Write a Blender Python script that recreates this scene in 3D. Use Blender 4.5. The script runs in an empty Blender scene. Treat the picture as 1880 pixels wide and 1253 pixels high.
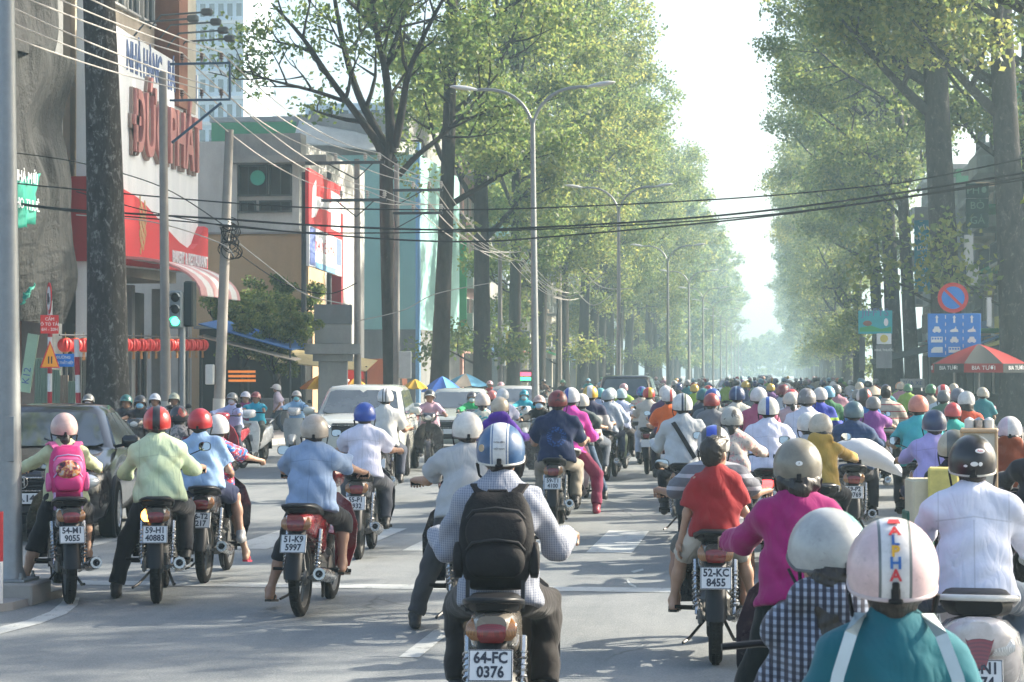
import bpy, bmesh, math, random
import numpy as np
from mathutils import Vector, Matrix, Quaternion

# ------------------------------------------------------------------ camera, sky, sun, exposure
scn = bpy.context.scene
COL = scn.collection
R = math.radians
FPX, CX, CY, VPX, HY, CAMZ = 3800.0, 940.0, 626.5, 1420.0, 684.0, 1.8   # photo is 1880 px wide
YAW = math.atan((VPX - CX) / FPX)
PITCH = math.atan((HY - CY) / FPX)
cam = bpy.data.cameras.new('camera')
cam.sensor_width = 36.0
cam.lens = FPX / 1880.0 * 36.0
cam.clip_start = 0.1
cam.clip_end = 4000.0
cam.dof.use_dof = True
cam.dof.focus_distance = 17.0
cam.dof.aperture_fstop = 14.0
cam_o = bpy.data.objects.new('camera', cam)
COL.objects.link(cam_o)
cam_o.location = (0, 0, CAMZ)
cam_o.rotation_euler = (math.pi / 2 + PITCH, 0, YAW)
scn.camera = cam_o

SUN_EL, SUN_AZ = R(31), R(62)          # azimuth clockwise from the street direction (+Y)
to_sun = Vector((math.sin(SUN_AZ) * math.cos(SUN_EL), math.cos(SUN_AZ) * math.cos(SUN_EL), math.sin(SUN_EL)))
world = bpy.data.worlds.new('World')
scn.world = world
world.use_nodes = True
wn = world.node_tree
wn.nodes.clear()
wo = wn.nodes.new('ShaderNodeOutputWorld')
bg = wn.nodes.new('ShaderNodeBackground')
sky = wn.nodes.new('ShaderNodeTexSky')
sky.sky_type = 'NISHITA'
sky.sun_disc = False
sky.sun_elevation = SUN_EL
sky.sun_rotation = SUN_AZ
sky.air_density = 1.0
sky.dust_density = 4.0
sky.ozone_density = 1.0
bg.inputs['Strength'].default_value = 0.15
wn.links.new(sky.outputs[0], bg.inputs['Color'])
wn.links.new(bg.outputs[0], wo.inputs['Surface'])
sl = bpy.data.lights.new('sun', 'SUN')
sl.energy = 5.0
sl.angle = R(0.6)
sl.color = (1.0, 0.91, 0.76)
so = bpy.data.objects.new('sun', sl)
COL.objects.link(so)
so.location = (30, 20, 60)
so.rotation_euler = to_sun.to_track_quat('Z', 'Y').to_euler()
scn.view_settings.view_transform = 'Standard'
scn.view_settings.look = 'None'
scn.view_settings.exposure = 1.33
scn.view_settings.gamma = 1.0
scn.view_settings.use_curve_mapping = False
scn.render.engine = 'CYCLES'
scn.cycles.use_denoising = True
try:
    scn.cycles.denoiser = 'OPENIMAGEDENOISE'
    scn.cycles.denoising_input_passes = 'RGB_ALBEDO_NORMAL'
except Exception:
    pass
scn.cycles.max_bounces = 6
scn.cycles.diffuse_bounces = 3
scn.cycles.glossy_bounces = 3
scn.cycles.transmission_bounces = 4
scn.cycles.transparent_max_bounces = 6
scn.cycles.volume_bounces = 1
scn.cycles.sample_clamp_indirect = 4.0
scn.cycles.caustics_reflective = False
scn.cycles.caustics_refractive = False
HAZE_DENSITY = 0.00125
HAZE_COLOR = (0.60, 0.84, 0.95)

# ------------------------------------------------------------------ helpers: placing
_f = Vector((-math.sin(YAW) * math.cos(PITCH), math.cos(YAW) * math.cos(PITCH), math.sin(PITCH)))
_r = Vector((math.cos(YAW), math.sin(YAW), 0))
_u = _r.cross(_f)
EYE = Vector((0, 0, CAMZ))

def at(px, d, z):
    """world point in photo column px, at camera depth d and height z"""
    base = EYE + (_f + _r * ((px - CX) / FPX)) * d
    t = (z - base.z) / _u.z
    return base + _u * t

def on_x(px, X, z=0.0):
    """world point in photo column px on the vertical street-parallel plane x = X"""
    dv = _f + _r * ((px - CX) / FPX)
    d = X / dv.x
    return Vector((X, dv.y * d, z))

def zat(py, p):
    """height of the point above p's ground position that shows at photo row py"""
    d = (Vector((p.x, p.y, CAMZ)) - EYE).dot(_f)
    d = max(d, .1)
    return CAMZ + (d * (_f.z - _u.z * (py - CY) / FPX))

def proj(p):
    v = Vector(p) - EYE
    d = v.dot(_f)
    return CX + FPX * v.dot(_r) / d, CY - FPX * v.dot(_u) / d, d

def TRS(loc=(0, 0, 0), rz=0.0, rx=0.0, ry=0.0, s=1.0):
    return Matrix.Translation(Vector(loc)) @ Matrix.Rotation(rz, 4, 'Z') @ Matrix.Rotation(ry, 4, 'Y') @ Matrix.Rotation(rx, 4, 'X') @ Matrix.Scale(s, 4)

def frame_for(o, xax, yax):
    """matrix whose local x and y axes are the given world directions"""
    x = Vector(xax).normalized(); y = Vector(yax).normalized(); z = x.cross(y)
    return Matrix(((x.x, y.x, z.x, o[0]), (x.y, y.y, z.y, o[1]), (x.z, y.z, z.z, o[2]), (0, 0, 0, 1)))

# ------------------------------------------------------------------ helpers: mesh building
def perp(d):
    d = d.normalized()
    a = Vector((0, 0, 1)) if abs(d.z) < .9 else Vector((1, 0, 0))
    x = d.cross(a).normalized()
    return x, d.cross(x).normalized()

class MB:
    def __init__(s):
        s.v = []; s.f = []
    def add(s, vs, fs, M=None):
        b = len(s.v)
        if M is not None:
            vs = [M @ Vector(v) for v in vs]
        s.v += [tuple(v) for v in vs]
        s.f += [tuple(i + b for i in f) for f in fs]
        return s
    def box(s, c, size, M=None, taper=1.0):
        x, y, z = size[0] / 2, size[1] / 2, size[2] / 2
        t = taper
        vs = [(-x, -y, -z), (x, -y, -z), (x, y, -z), (-x, y, -z), (-x * t, -y * t, z), (x * t, -y * t, z), (x * t, y * t, z), (-x * t, y * t, z)]
        vs = [(a + c[0], b_ + c[1], d + c[2]) for a, b_, d in vs]
        return s.add(vs, [(3, 2, 1, 0), (4, 5, 6, 7), (0, 1, 5, 4), (1, 2, 6, 5), (2, 3, 7, 6), (3, 0, 4, 7)], M)
    def bbox(s, c, size, b, M=None):
        """box with chamfered edges (all twelve)"""
        hx, hy, hz = [q / 2 for q in size]
        b = min(b, hx * .95, hy * .95, hz * .95)
        rings = []
        for z, i in ((-hz, b), (-hz + b, 0), (hz - b, 0), (hz, b)):
            k = b - i if i else b
            pts = []
            ex, ey = hx - i, hy - i
            q = b if not i else b * .5
            for sx, sy, o in ((1, -1, 0), (1, 1, 1), (-1, 1, 2), (-1, -1, 3)):
                if o in (0, 2):
                    pts += [(sx * (ex - q), sy * ey, z), (sx * ex, sy * (ey - q), z)]
                else:
                    pts += [(sx * ex, sy * (ey - q), z), (sx * (ex - q), sy * ey, z)]
            rings.append([(p[0] + c[0], p[1] + c[1], p[2] + c[2]) for p in pts])
        return s.loft(rings, M=M)
    def loft(s, rings, cap0=True, cap1=True, closed=True, M=None):
        n = len(rings[0]); vs = [p for r_ in rings for p in r_]; fs = []
        for i in range(len(rings) - 1):
            for j in range(n if closed else n - 1):
                k = (j + 1) % n
                fs.append((i * n + j, i * n + k, (i + 1) * n + k, (i + 1) * n + j))
        if cap0: fs.append(tuple(range(n))[::-1])
        if cap1: fs.append(tuple((len(rings) - 1) * n + j for j in range(n)))
        return s.add(vs, fs, M)
    def tube(s, pts, r, n=8, cap=True, M=None):
        pts = [Vector(p) for p in pts]
        rs = r if isinstance(r, (list, tuple)) else [r] * len(pts)
        rings = []; px = None
        for i, p in enumerate(pts):
            d = (pts[min(i + 1, len(pts) - 1)] - pts[max(i - 1, 0)])
            if d.length < 1e-9: d = Vector((0, 0, 1))
            d.normalize()
            if px is None: x, y = perp(d)
            else:
                x = px - d * px.dot(d)
                x = x.normalized() if x.length > 1e-6 else perp(d)[0]
                y = d.cross(x)
            px = x
            rings.append([p + (x * math.cos(2 * math.pi * k / n) + y * math.sin(2 * math.pi * k / n)) * rs[i] for k in range(n)])
        return s.loft(rings, cap, cap, M=M)
    def lathe(s, prof, n=24, M=None, cap=False):
        """prof = [(radius, height)], axis z"""
        rings = [[(r_ * math.cos(2 * math.pi * k / n), r_ * math.sin(2 * math.pi * k / n), h) for k in range(n)] for r_, h in prof]
        return s.loft(rings, cap, cap, M=M)
    def ell(s, c, r, nu=14, nv=8, M=None):
        rings = []
        for i in range(nv + 1):
            t = math.pi * (i / nv) * .998 + .001 * math.pi
            rings.append([(c[0] + r[0] * math.sin(t) * math.cos(2 * math.pi * k / nu), c[1] + r[1] * math.sin(t) * math.sin(2 * math.pi * k / nu), c[2] - r[2] * math.cos(t)) for k in range(nu)])
        return s.loft(rings, M=M)
    def torus(s, c, R0, r0, n=24, m=8, M=None, sx=1.0):
        """ring round the local z axis"""
        vs = []; fs = []
        for i in range(n):
            a = 2 * math.pi * i / n
            for j in range(m):
                b = 2 * math.pi * j / m
                q = R0 + r0 * math.cos(b)
                vs.append((c[0] + q * math.cos(a) * sx, c[1] + q * math.sin(a), c[2] + r0 * math.sin(b)))
        for i in range(n):
            for j in range(m):
                fs.append((i * m + j, ((i + 1) % n) * m + j, ((i + 1) % n) * m + (j + 1) % m, i * m + (j + 1) % m))
        return s.add(vs, fs, M)
    def prism(s, poly, h0, h1, M=None):
        """polygon in local xy extruded in z"""
        n = len(poly)
        vs = [(p[0], p[1], h0) for p in poly] + [(p[0], p[1], h1) for p in poly]
        fs = [tuple(range(n))[::-1], tuple(range(n, 2 * n))] + [(i, (i + 1) % n, (i + 1) % n + n, i + n) for i in range(n)]
        return s.add(vs, fs, M)
    def mesh(s, name, mat, smooth=40, recalc=True):
        me = bpy.data.meshes.new(name)
        me.from_pydata(s.v, [], s.f)
        if recalc and len(s.f) < 60000:
            bm = bmesh.new(); bm.from_mesh(me)
            bmesh.ops.recalc_face_normals(bm, faces=bm.faces)
            bm.to_mesh(me); bm.free()
        if mat is not None: me.materials.append(mat)
        if smooth:
            me.shade_smooth()
            me.set_sharp_from_angle(angle=R(smooth))
        me.update()
        return me
    def build(s, name, mat, parent=None, smooth=40, color=None, M=None):
        return link(name, s.mesh(name, mat, smooth), parent, color, M)

def link(name, me, parent=None, color=None, M=None):
    o = bpy.data.objects.new(name, me)
    COL.objects.link(o)
    if parent is not None: o.parent = parent
    if M is not None: o.matrix_local = M
    if color is not None: o.color = (*color[:3], 1)
    return o

def empty(name, label, cat, M=None, group=None):
    o = bpy.data.objects.new(name, None)
    COL.objects.link(o)
    o.empty_display_size = .2
    if M is not None: o.matrix_world = M
    return tag(o, label, cat, group)

def tag(o, label=None, cat=None, group=None, kind=None):
    if label: o['label'] = label
    if cat: o['category'] = cat
    if group: o['group'] = group
    if kind: o['kind'] = kind
    return o

def struct(name, mb, mat, smooth=40):
    return tag(mb.build(name, mat, smooth=smooth), kind='structure')

_txt = {}
def text_mesh(s, size=1.0, mat=None, extrude=0.0, align='CENTER', bold=0.0, key=None, narrow=1.0):
    k = (s, size, mat.name if mat else '', extrude, align, bold, narrow)
    if k in _txt: return _txt[k]
    cu = bpy.data.curves.new('lettering', 'FONT')
    cu.body = s; cu.size = size; cu.extrude = extrude; cu.align_x = align; cu.align_y = 'CENTER'; cu.offset = bold
    cu.resolution_u = 2
    o = bpy.data.objects.new('lettering_tmp', cu)
    COL.objects.link(o)
    bpy.context.view_layer.update()
    dg = bpy.context.evaluated_depsgraph_get()
    me = bpy.data.meshes.new_from_object(o.evaluated_get(dg))
    me.name = 'lettering'
    bpy.data.objects.remove(o); bpy.data.curves.remove(cu)
    if narrow != 1.0:
        for v in me.vertices: v.co.x *= narrow
    me.materials.clear()
    if mat: me.materials.append(mat)
    _txt[k] = me
    return me

def text(s, size, mat, M, parent=None, extrude=0.003, align='CENTER', bold=0.0, narrow=1.0, name='lettering'):
    return link(name, text_mesh(s, size, mat, extrude, align, bold, narrow=narrow), parent, M=M)

# ------------------------------------------------------------------ helpers: materials
class NT:
    def __init__(s, name):
        s.m = bpy.data.materials.new(name); s.m.use_nodes = True
        s.t = s.m.node_tree; s.t.nodes.clear()
        s.out = s.t.nodes.new('ShaderNodeOutputMaterial')
    def n(s, typ, **kw):
        nd = s.t.nodes.new(typ)
        for k, v in kw.items():
            if k.startswith('i_'):
                nd.inputs[k[2:]].default_value = v
            else: setattr(nd, k, v)
        return nd
    def l(s, a, b): s.t.links.new(a, b)
    def pr(s, **kw):
        p = s.t.nodes.new('ShaderNodeBsdfPrincipled')
        s.l(p.outputs[0], s.out.inputs[0])
        return p
    def math(s, op, a, b=None, c=None):
        nd = s.t.nodes.new('ShaderNodeMath'); nd.operation = op
        for i, v in enumerate((a, b, c)):
            if v is None: continue
            if isinstance(v, (int, float)): nd.inputs[i].default_value = v
            else: s.l(v, nd.inputs[i])
        return nd.outputs[0]
    def mix(s, fac, a, b):
        nd = s.t.nodes.new('ShaderNodeMix'); nd.data_type = 'RGBA'
        for sock, v in ((nd.inputs[0], fac), (nd.inputs[6], a), (nd.inputs[7], b)):
            if isinstance(v, (int, float)): sock.default_value = v
            elif isinstance(v, (tuple, list)): sock.default_value = (*v[:3], 1)
            else: s.l(v, sock)
        return nd.outputs[2]
    def ramp(s, fac, stops):
        nd = s.t.nodes.new('ShaderNodeValToRGB')
        e = nd.color_ramp.elements
        while len(e) < len(stops): e.new(.5)
        for q, (p, c) in zip(e, stops):
            q.position = p; q.color = (*c[:3], 1) if isinstance(c, (tuple, list)) else (c, c, c, 1)
        s.l(fac, nd.inputs[0])
        return nd.outputs[0]
    def coord(s, kind='Object'):
        return s.n('ShaderNodeTexCoord').outputs[kind]
    def pos(s): return s.n('ShaderNodeNewGeometry').outputs['Position']
    def xyz(s, v):
        nd = s.n('ShaderNodeSeparateXYZ'); s.l(v, nd.inputs[0]); return nd.outputs
    def noise(s, vec, scale, detail=4, rough=.6, dist=0.0):
        nd = s.n('ShaderNodeTexNoise'); nd.inputs['Scale'].default_value = scale
        nd.inputs['Detail'].default_value = detail; nd.inputs['Roughness'].default_value = rough
        nd.inputs['Distortion'].default_value = dist
        if vec is not None: s.l(vec, nd.inputs['Vector'])
        return nd.outputs[0]
    def bump(s, h, strength=.3, dist=.01):
        nd = s.n('ShaderNodeBump'); nd.inputs['Strength'].default_value = strength; nd.inputs['Distance'].default_value = dist
        s.l(h, nd.inputs['Height']); return nd.outputs[0]
    def objcol(s):
        return s.n('ShaderNodeObjectInfo').outputs['Color']

_mc = {}
def flat(name, col, rough=.6, metal=0.0, var=.12, scale=12.0, spec=.4, bump=0.0, coat=0.0, bscale=None):
    """procedural material: base colour with soft wear noise"""
    k = (name, tuple(col), rough, metal, var)
    if k in _mc: return _mc[k]
    t = NT(name); p = t.pr()
    c = t.coord()
    nz = t.noise(c, scale, 5, .65)
    f = t.math('MULTIPLY_ADD', nz, 2 * var, 1 - var)
    mixn = t.n('ShaderNodeMix', data_type='RGBA', blend_type='MULTIPLY')
    mixn.inputs[0].default_value = 1
    mixn.inputs[6].default_value = (*col, 1)
    t.l(f, mixn.inputs[7])
    t.l(mixn.outputs[2], p.inputs['Base Color'])
    rr = t.math('MULTIPLY_ADD', nz, .25, rough - .12)
    t.l(rr, p.inputs['Roughness'])
    p.inputs['Metallic'].default_value = metal
    p.inputs['Specular IOR Level'].default_value = spec
    if coat: p.inputs['Coat Weight'].default_value = coat; p.inputs['Coat Roughness'].default_value = .08
    if bump:
        t.l(t.bump(t.noise(c, bscale or scale * 4, 5, .7), bump, .01), p.inputs['Normal'])
    _mc[k] = t.m
    return t.m

def objmat(name, rough=.6, metal=0.0, var=.12, scale=10.0, spec=.4, coat=0.0, bump=0.0, bscale=40.0, sheen=0.0, dirt=None):
    """material whose base colour is the object's own colour"""
    t = NT(name); p = t.pr()
    c = t.coord()
    nz = t.noise(c, scale, 5, .65)
    f = t.math('MULTIPLY_ADD', nz, 2 * var, 1 - var)
    mixn = t.n('ShaderNodeMix', data_type='RGBA', blend_type='MULTIPLY')
    mixn.inputs[0].default_value = 1
    t.l(t.objcol(), mixn.inputs[6]); t.l(f, mixn.inputs[7])
    colr = mixn.outputs[2]
    if dirt:
        d = t.ramp(t.noise(c, 5, 6, .7), [(.5, 0.0), (.75, .55)])
        colr = t.mix(d, colr, dirt)
    t.l(colr, p.inputs['Base Color'])
    t.l(t.math('MULTIPLY_ADD', nz, .22, rough - .1), p.inputs['Roughness'])
    p.inputs['Metallic'].default_value = metal
    p.inputs['Specular IOR Level'].default_value = spec
    if coat: p.inputs['Coat Weight'].default_value = coat; p.inputs['Coat Roughness'].default_value = .06
    if sheen: p.inputs['Sheen Weight'].default_value = sheen
    if bump: t.l(t.bump(t.noise(c, bscale, 5, .7), bump, .008), p.inputs['Normal'])
    return t.m

def glow(name, col, strength):
    t = NT(name); p = t.pr()
    p.inputs['Base Color'].default_value = (*[x * .5 for x in col], 1)
    p.inputs['Emission Color'].default_value = (*col, 1)
    p.inputs['Emission Strength'].default_value = strength
    return t.m
M_STEEL = flat('galvanised_steel', (.27, .285, .29), .5, .6, var=.3, scale=10, bump=.05)
M_RUBBER = flat('black_rubber', (.010, .010, .011), .75, var=.3, scale=30, bump=.15, spec=.2)

# ------------------------------------------------------------------ setting: ground, road, kerbs, markings
def mat_asphalt(name, base, patch, scale=1.0, tracks=True):
    t = NT(name); p = t.pr()
    P = t.pos(); X = t.xyz(P)
    big = t.noise(P, .22, 6, .6, .4)
    mp = t.n('ShaderNodeMapping'); mp.inputs['Scale'].default_value = (1.0, .12, 1); t.l(P, mp.inputs[0])
    streak = t.noise(mp.outputs[0], 1.7, 5, .65)
    mid = t.noise(P, 3.0, 6, .7)
    fine = t.noise(P, 90, 3, .7)
    agg = t.n('ShaderNodeTexVoronoi'); agg.inputs['Scale'].default_value = 70; t.l(P, agg.inputs[0])
    v = t.math('MULTIPLY_ADD', big, .5, .55)
    v = t.math('MULTIPLY_ADD', t.math('SUBTRACT', streak, .5), .55 if tracks else .1, v)
    v = t.math('MULTIPLY_ADD', t.math('SUBTRACT', mid, .5), .35, v)
    v = t.math('MULTIPLY_ADD', t.math('SUBTRACT', fine, .5), .5, v)
    v = t.math('MULTIPLY_ADD', t.math('SUBTRACT', agg.outputs[0], .3), .22, v)
    c = t.ramp(v, [(.25, [x * .62 for x in base]), (.7, base), (1.1, patch)])
    spots = t.ramp(t.noise(P, 1.1, 6, .75, .6), [(.62, 0.0), (.72, .45)])
    c = t.mix(spots, c, [x * .55 for x in base])
    # hairline cracks
    cr = t.n('ShaderNodeTexVoronoi', feature='DISTANCE_TO_EDGE'); cr.inputs['Scale'].default_value = .45
    wv = t.n('ShaderNodeMixRGB'); wv.inputs[0].default_value = .25
    nz2 = t.n('ShaderNodeTexNoise'); nz2.inputs['Scale'].default_value = 1.4; nz2.inputs['Detail'].default_value = 5; t.l(P, nz2.inputs[0])
    t.l(P, wv.inputs[1]); t.l(nz2.outputs[1], wv.inputs[2]); t.l(wv.outputs[0], cr.inputs[0])
    ck = t.ramp(cr.outputs[0], [(.0, 1.0), (.006, 0.0)])
    ck = t.math('MULTIPLY', ck, t.ramp(t.noise(P, .35, 3), [(.5, 0.0), (.62, .7)]))
    c = t.mix(ck, c, [x * .35 for x in base])
    t.l(c, p.inputs['Base Color'])
    t.l(t.math('MULTIPLY_ADD', mid, .25, .62), p.inputs['Roughness'])
    p.inputs['Specular IOR Level'].default_value = .3
    t.l(t.bump(t.math('ADD', fine, agg.outputs[0]), .35, .006), p.inputs['Normal'])
    return t.m

M_ASPH = mat_asphalt('asphalt', (.142, .157, .163), (.25, .262, .263))
M_EARTH = flat('earth', (.16, .14, .115), .95, var=.35, scale=1.5, bump=.4)
M_KERB = flat('kerb_stone', (.36, .35, .32), .85, var=.3, scale=6, bump=.3)
M_PAVE = flat('pavement', (.30, .28, .26), .85, var=.25, scale=3, bump=.25)

def paint_mat(name, col, wear):
    t = NT(name); p = t.pr(); P = t.pos()
    n1 = t.noise(P, 7, 7, .75); n2 = t.noise(P, 60, 4, .7)
    w = t.math('ADD', t.math('MULTIPLY', n1, .7), t.math('MULTIPLY', n2, .3))
    f = t.ramp(w, [(wear, 0.0), (wear + .07, 1.0)])
    dirt = t.ramp(t.noise(P, .8, 5, .65), [(.3, .78), (.7, 1.0)])
    c = t.mix(f, col, (.15, .16, .165))
    mm = t.n('ShaderNodeMix', data_type='RGBA', blend_type='MULTIPLY'); mm.inputs[0].default_value = 1
    t.l(c, mm.inputs[6]); t.l(dirt, mm.inputs[7])
    t.l(mm.outputs[2], p.inputs['Base Color']); p.inputs['Roughness'].default_value = .6
    return t.m
M_LINE = paint_mat('road_paint', (.47, .49, .48), .54)

def slab(name, x0, x1, y0, y1, z, mat, kind='structure', nx=1, ny=1):
    mb = MB(); vs = []; fs = []
    for j in range(ny + 1):
        for i in range(nx + 1):
            vs.append((x0 + (x1 - x0) * i / nx, y0 + (y1 - y0) * j / ny, z))
    for j in range(ny):
        for i in range(nx):
            a = j * (nx + 1) + i
            fs.append((a, a + 1, a + nx + 2, a + nx + 1))
    mb.add(vs, fs)
    return tag(mb.build(name, mat, smooth=0), kind=kind)

slab('ground', -330, 330, -90, 900, -.02, M_EARTH)
LK, RK, MEDX = -12.2, 4.9, -6.0          # left kerb, right kerb, median with the street lamps
FARY = 40.0                               # far side of the junction
slab('road', LK - .02, RK + .02, -60, 880, 0.0, M_ASPH)
slab('cross_road_left', -320, LK - .02, 19.0, FARY, 0.0, M_ASPH)

def kerbed(name, poly, z=.13):
    """a paved block with a stone kerb of its own along its outline"""
    mb = MB().prism(poly, -.01, z)
    o = tag(mb.build(name, M_PAVE, smooth=0), kind='structure')
    return o
kerbed('pavement_left', [(LK, FARY + 2), (LK, 880), (-300, 880), (-300, FARY + .5), (LK - 2, FARY + .5), (LK - .6, FARY + .9)])
kerbed('pavement_right', [(RK, -60), (300, -60), (300, 880), (RK, 880)])
corner = at(45, 16.25, 0)
kerbed('pavement_near_left', [(corner.x - 9, 19), (corner.x - 9, 6), (corner.x - .9, 6), (corner.x - .35, 14.0), (corner.x + .12, 15.1), (corner.x + .18, 16.2), (corner.x - .3, 17.3), (corner.x - 1.4, 18.6)], .06)
mbk = MB()
for x0, y0, y1 in ((LK - .1, FARY + 2.2, 500), (RK + .1, -20, 500)):
    k = 0; y = y0
    while y < y1:
        Ls = 1.0 if y < 120 else 8.0
        mbk.bbox((x0, y + Ls / 2 - .01, .07), (.24, Ls - .03, .15), .015); y += Ls
struct('kerb', mbk, M_KERB)
md = MB()
md.bbox((MEDX, 300 + 23.5, .08), (.7, 553, .18), .03)
struct('median_kerb', md, M_KERB)

def mark(name, pts, z=.004):
    mb = MB(); mb.add([(p[0], p[1], z) for p in pts], [tuple(range(len(pts)))])
    return tag(mb.build(name, M_LINE, smooth=0), kind='structure')

def quad_px(pts):
    """ground polygon given by photo pixels, all on z = 0"""
    out = []
    for px, py in pts:
        dv = _f + _r * ((px - CX) / FPX) - _u * ((py - CY) / FPX)
        k = -CAMZ / dv.z
        out.append((EYE + dv * k))
    return out
mark('stop_line_marking', [(-6.0, 16.95), (1.9, 16.95), (1.9, 17.3), (-6.0, 17.3)])
x = -9.3
k = 0
while x < 3.8:
    mark('crossing_stripe_marking', [(x, 20.6), (x + .46, 20.6), (x + .46, 23.5), (x, 23.5)])
    x += .93
mark('lane_dash_marking', [(-2.35, 12.9), (-2.22, 12.9), (-2.22, 14.3), (-2.35, 14.3)])
mark('lane_dash_marking', [(-2.35, 7.0), (-2.22, 7.0), (-2.22, 9.4), (-2.35, 9.4)])
edge = [(-60, 1168), (0, 1152), (50, 1140), (92, 1124), (112, 1108), (118, 1098), (146, 1098), (142, 1112), (122, 1128), (74, 1146), (0, 1165), (-60, 1182)]
mark('edge_line_marking', [(p.x, p.y) for p in quad_px(edge)])
tick = quad_px([(1158, 1050), (1180, 1045), (1182, 1048), (1164, 1053)]); mark('faded_arrow_marking', tick)
tick = quad_px([(1152, 1064), (1157, 1071), (1168, 1077), (1168, 1080), (1155, 1075), (1150, 1067)]); mark('faded_arrow_marking', tick)
for i in range(14):
    y0 = 46 + i * 9
    mark('lane_dash_marking', [(-1.1, y0), (-.96, y0), (-.96, y0 + 3), (-1.1, y0 + 3)])

# ------------------------------------------------------------------ trees
def bark(name, col, blotch, amount, scale=7.0):
    t = NT(name); p = t.pr(); c = t.coord()
    mp = t.n('ShaderNodeMapping'); mp.inputs['Scale'].default_value = (1, 1, .35); t.l(c, mp.inputs[0])
    n1 = t.noise(mp.outputs[0], scale, 7, .7, .3)
    mp2 = t.n('ShaderNodeMapping'); mp2.inputs['Scale'].default_value = (1, 1, .6); t.l(c, mp2.inputs[0])
    n2 = t.noise(mp2.outputs[0], scale * .9, 9, .75, .8)
    base = t.ramp(n1, [(.3, [x * .55 for x in col]), (.7, [x * 1.35 for x in col])])
    n3 = t.noise(mp2.outputs[0], scale * 3.1, 6, .75, .4)
    f = t.ramp(t.math('ADD', t.math('MULTIPLY', n2, .72), t.math('MULTIPLY', n3, .28)), [(.60 - amount, 0.0), (.68 - amount, .9)])
    t.l(t.mix(f, base, blotch), p.inputs['Base Color'])
    p.inputs['Roughness'].default_value = .92
    p.inputs['Specular IOR Level'].default_value = .15
    mp3 = t.n('ShaderNodeMapping'); mp3.inputs['Scale'].default_value = (1, 1, .15); t.l(c, mp3.inputs[0])
    t.l(t.bump(t.noise(mp3.outputs[0], 16, 7, .75), .8, .04), p.inputs['Normal'])
    return t.m
M_BARK = bark('bark', (.040, .036, .031), (.12, .115, .105), .02)
M_BARK_MOTTLED = bark('bark_mottled', (.055, .051, .046), (.24, .24, .228), .08, 8)
M_BARK_GREY = bark('bark_grey', (.048, .045, .041), (.16, .155, .148), .06)

def leafmat(name, dark, mid, light, trans=.5):
    t = NT(name)
    g = t.n('ShaderNodeNewGeometry')
    oi = t.n('ShaderNodeObjectInfo')
    P = t.coord()
    v = t.math('ADD', t.math('MULTIPLY', g.outputs['Random Per Island'], .6), t.math('MULTIPLY', t.noise(P, .55, 3), .55))
    v = t.math('MULTIPLY_ADD', t.math('SUBTRACT', oi.outputs['Random'], .5), .16, v)
    c = t.ramp(v, [(.2, dark), (.55, mid), (.95, light)])
    d = t.n('ShaderNodeBsdfPrincipled'); t.l(c, d.inputs['Base Color']); d.inputs['Roughness'].default_value = .45
    d.inputs['Specular IOR Level'].default_value = .35
    tr = t.n('ShaderNodeBsdfTranslucent')
    hs = t.n('ShaderNodeHueSaturation'); hs.inputs['Hue'].default_value = .483; hs.inputs['Saturation'].default_value = 1.0; hs.inputs['Value'].default_value = 1.9
    t.l(c, hs.inputs['Color']); t.l(hs.outputs[0], tr.inputs['Color'])
    mx = t.n('ShaderNodeMixShader'); mx.inputs[0].default_value = trans
    t.l(d.outputs[0], mx.inputs[1]); t.l(tr.outputs[0], mx.inputs[2])
    t.l(mx.outputs[0], t.out.inputs[0])
    return t.m
M_LEAF = leafmat('leaf', (.046, .094, .032), (.090, .146, .042), (.20, .23, .066), .6)
M_LEAF2 = leafmat('leaf_warm', (.050, .093, .032), (.106, .154, .042), (.24, .25, .07), .6)
M_LEAF_D = leafmat('leaf_dark', (.022, .05, .02), (.045, .085, .028), (.10, .14, .045), .35)

def leaf_cloud(rng, centers, radii, per, size, flat_=.75):
    """many small leaf quads in clusters -> numpy verts/faces"""
    n = len(centers)
    c = np.repeat(np.array(centers), per, axis=0)
    rr = np.repeat(np.array(radii), per)[:, None]
    d = rng.normal(size=(n * per, 3)); d /= np.linalg.norm(d, axis=1)[:, None] + 1e-9
    q = rng.random((n * per, 1)) ** .45
    pos = c + d * rr * q * np.array([1, 1, flat_])
    ax = rng.normal(size=(n * per, 3)); ax[:, 2] -= .35; ax /= np.linalg.norm(ax, axis=1)[:, None]
    nr = rng.normal(size=(n * per, 3)) + np.array([0, 0, .9]); nr /= np.linalg.norm(nr, axis=1)[:, None]
    sd = np.cross(ax, nr); sd /= np.linalg.norm(sd, axis=1)[:, None] + 1e-9
    L = (size * (.65 + .7 * rng.random((n * per, 1)))); W = L * .30
    v = np.empty((n * per, 4, 3))
    v[:, 0] = pos - ax * L * .5; v[:, 1] = pos + sd * W; v[:, 2] = pos + ax * L * .5; v[:, 3] = pos - sd * W
    return v.reshape(-1, 3)

def quads_mesh(name, v, mat):
    me = bpy.data.meshes.new(name)
    nv = len(v); nf = nv // 4
    me.vertices.add(nv); me.vertices.foreach_set('co', v.astype(np.float32).ravel())
    me.loops.add(nv); me.loops.foreach_set('vertex_index', np.arange(nv, dtype=np.int32))
    me.polygons.add(nf); me.polygons.foreach_set('loop_start', np.arange(0, nv, 4, dtype=np.int32))
    me.polygons.foreach_set('loop_total', np.full(nf, 4, dtype=np.int32))
    me.update(calc_edges=True)
    me.materials.append(mat)
    return me

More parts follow.
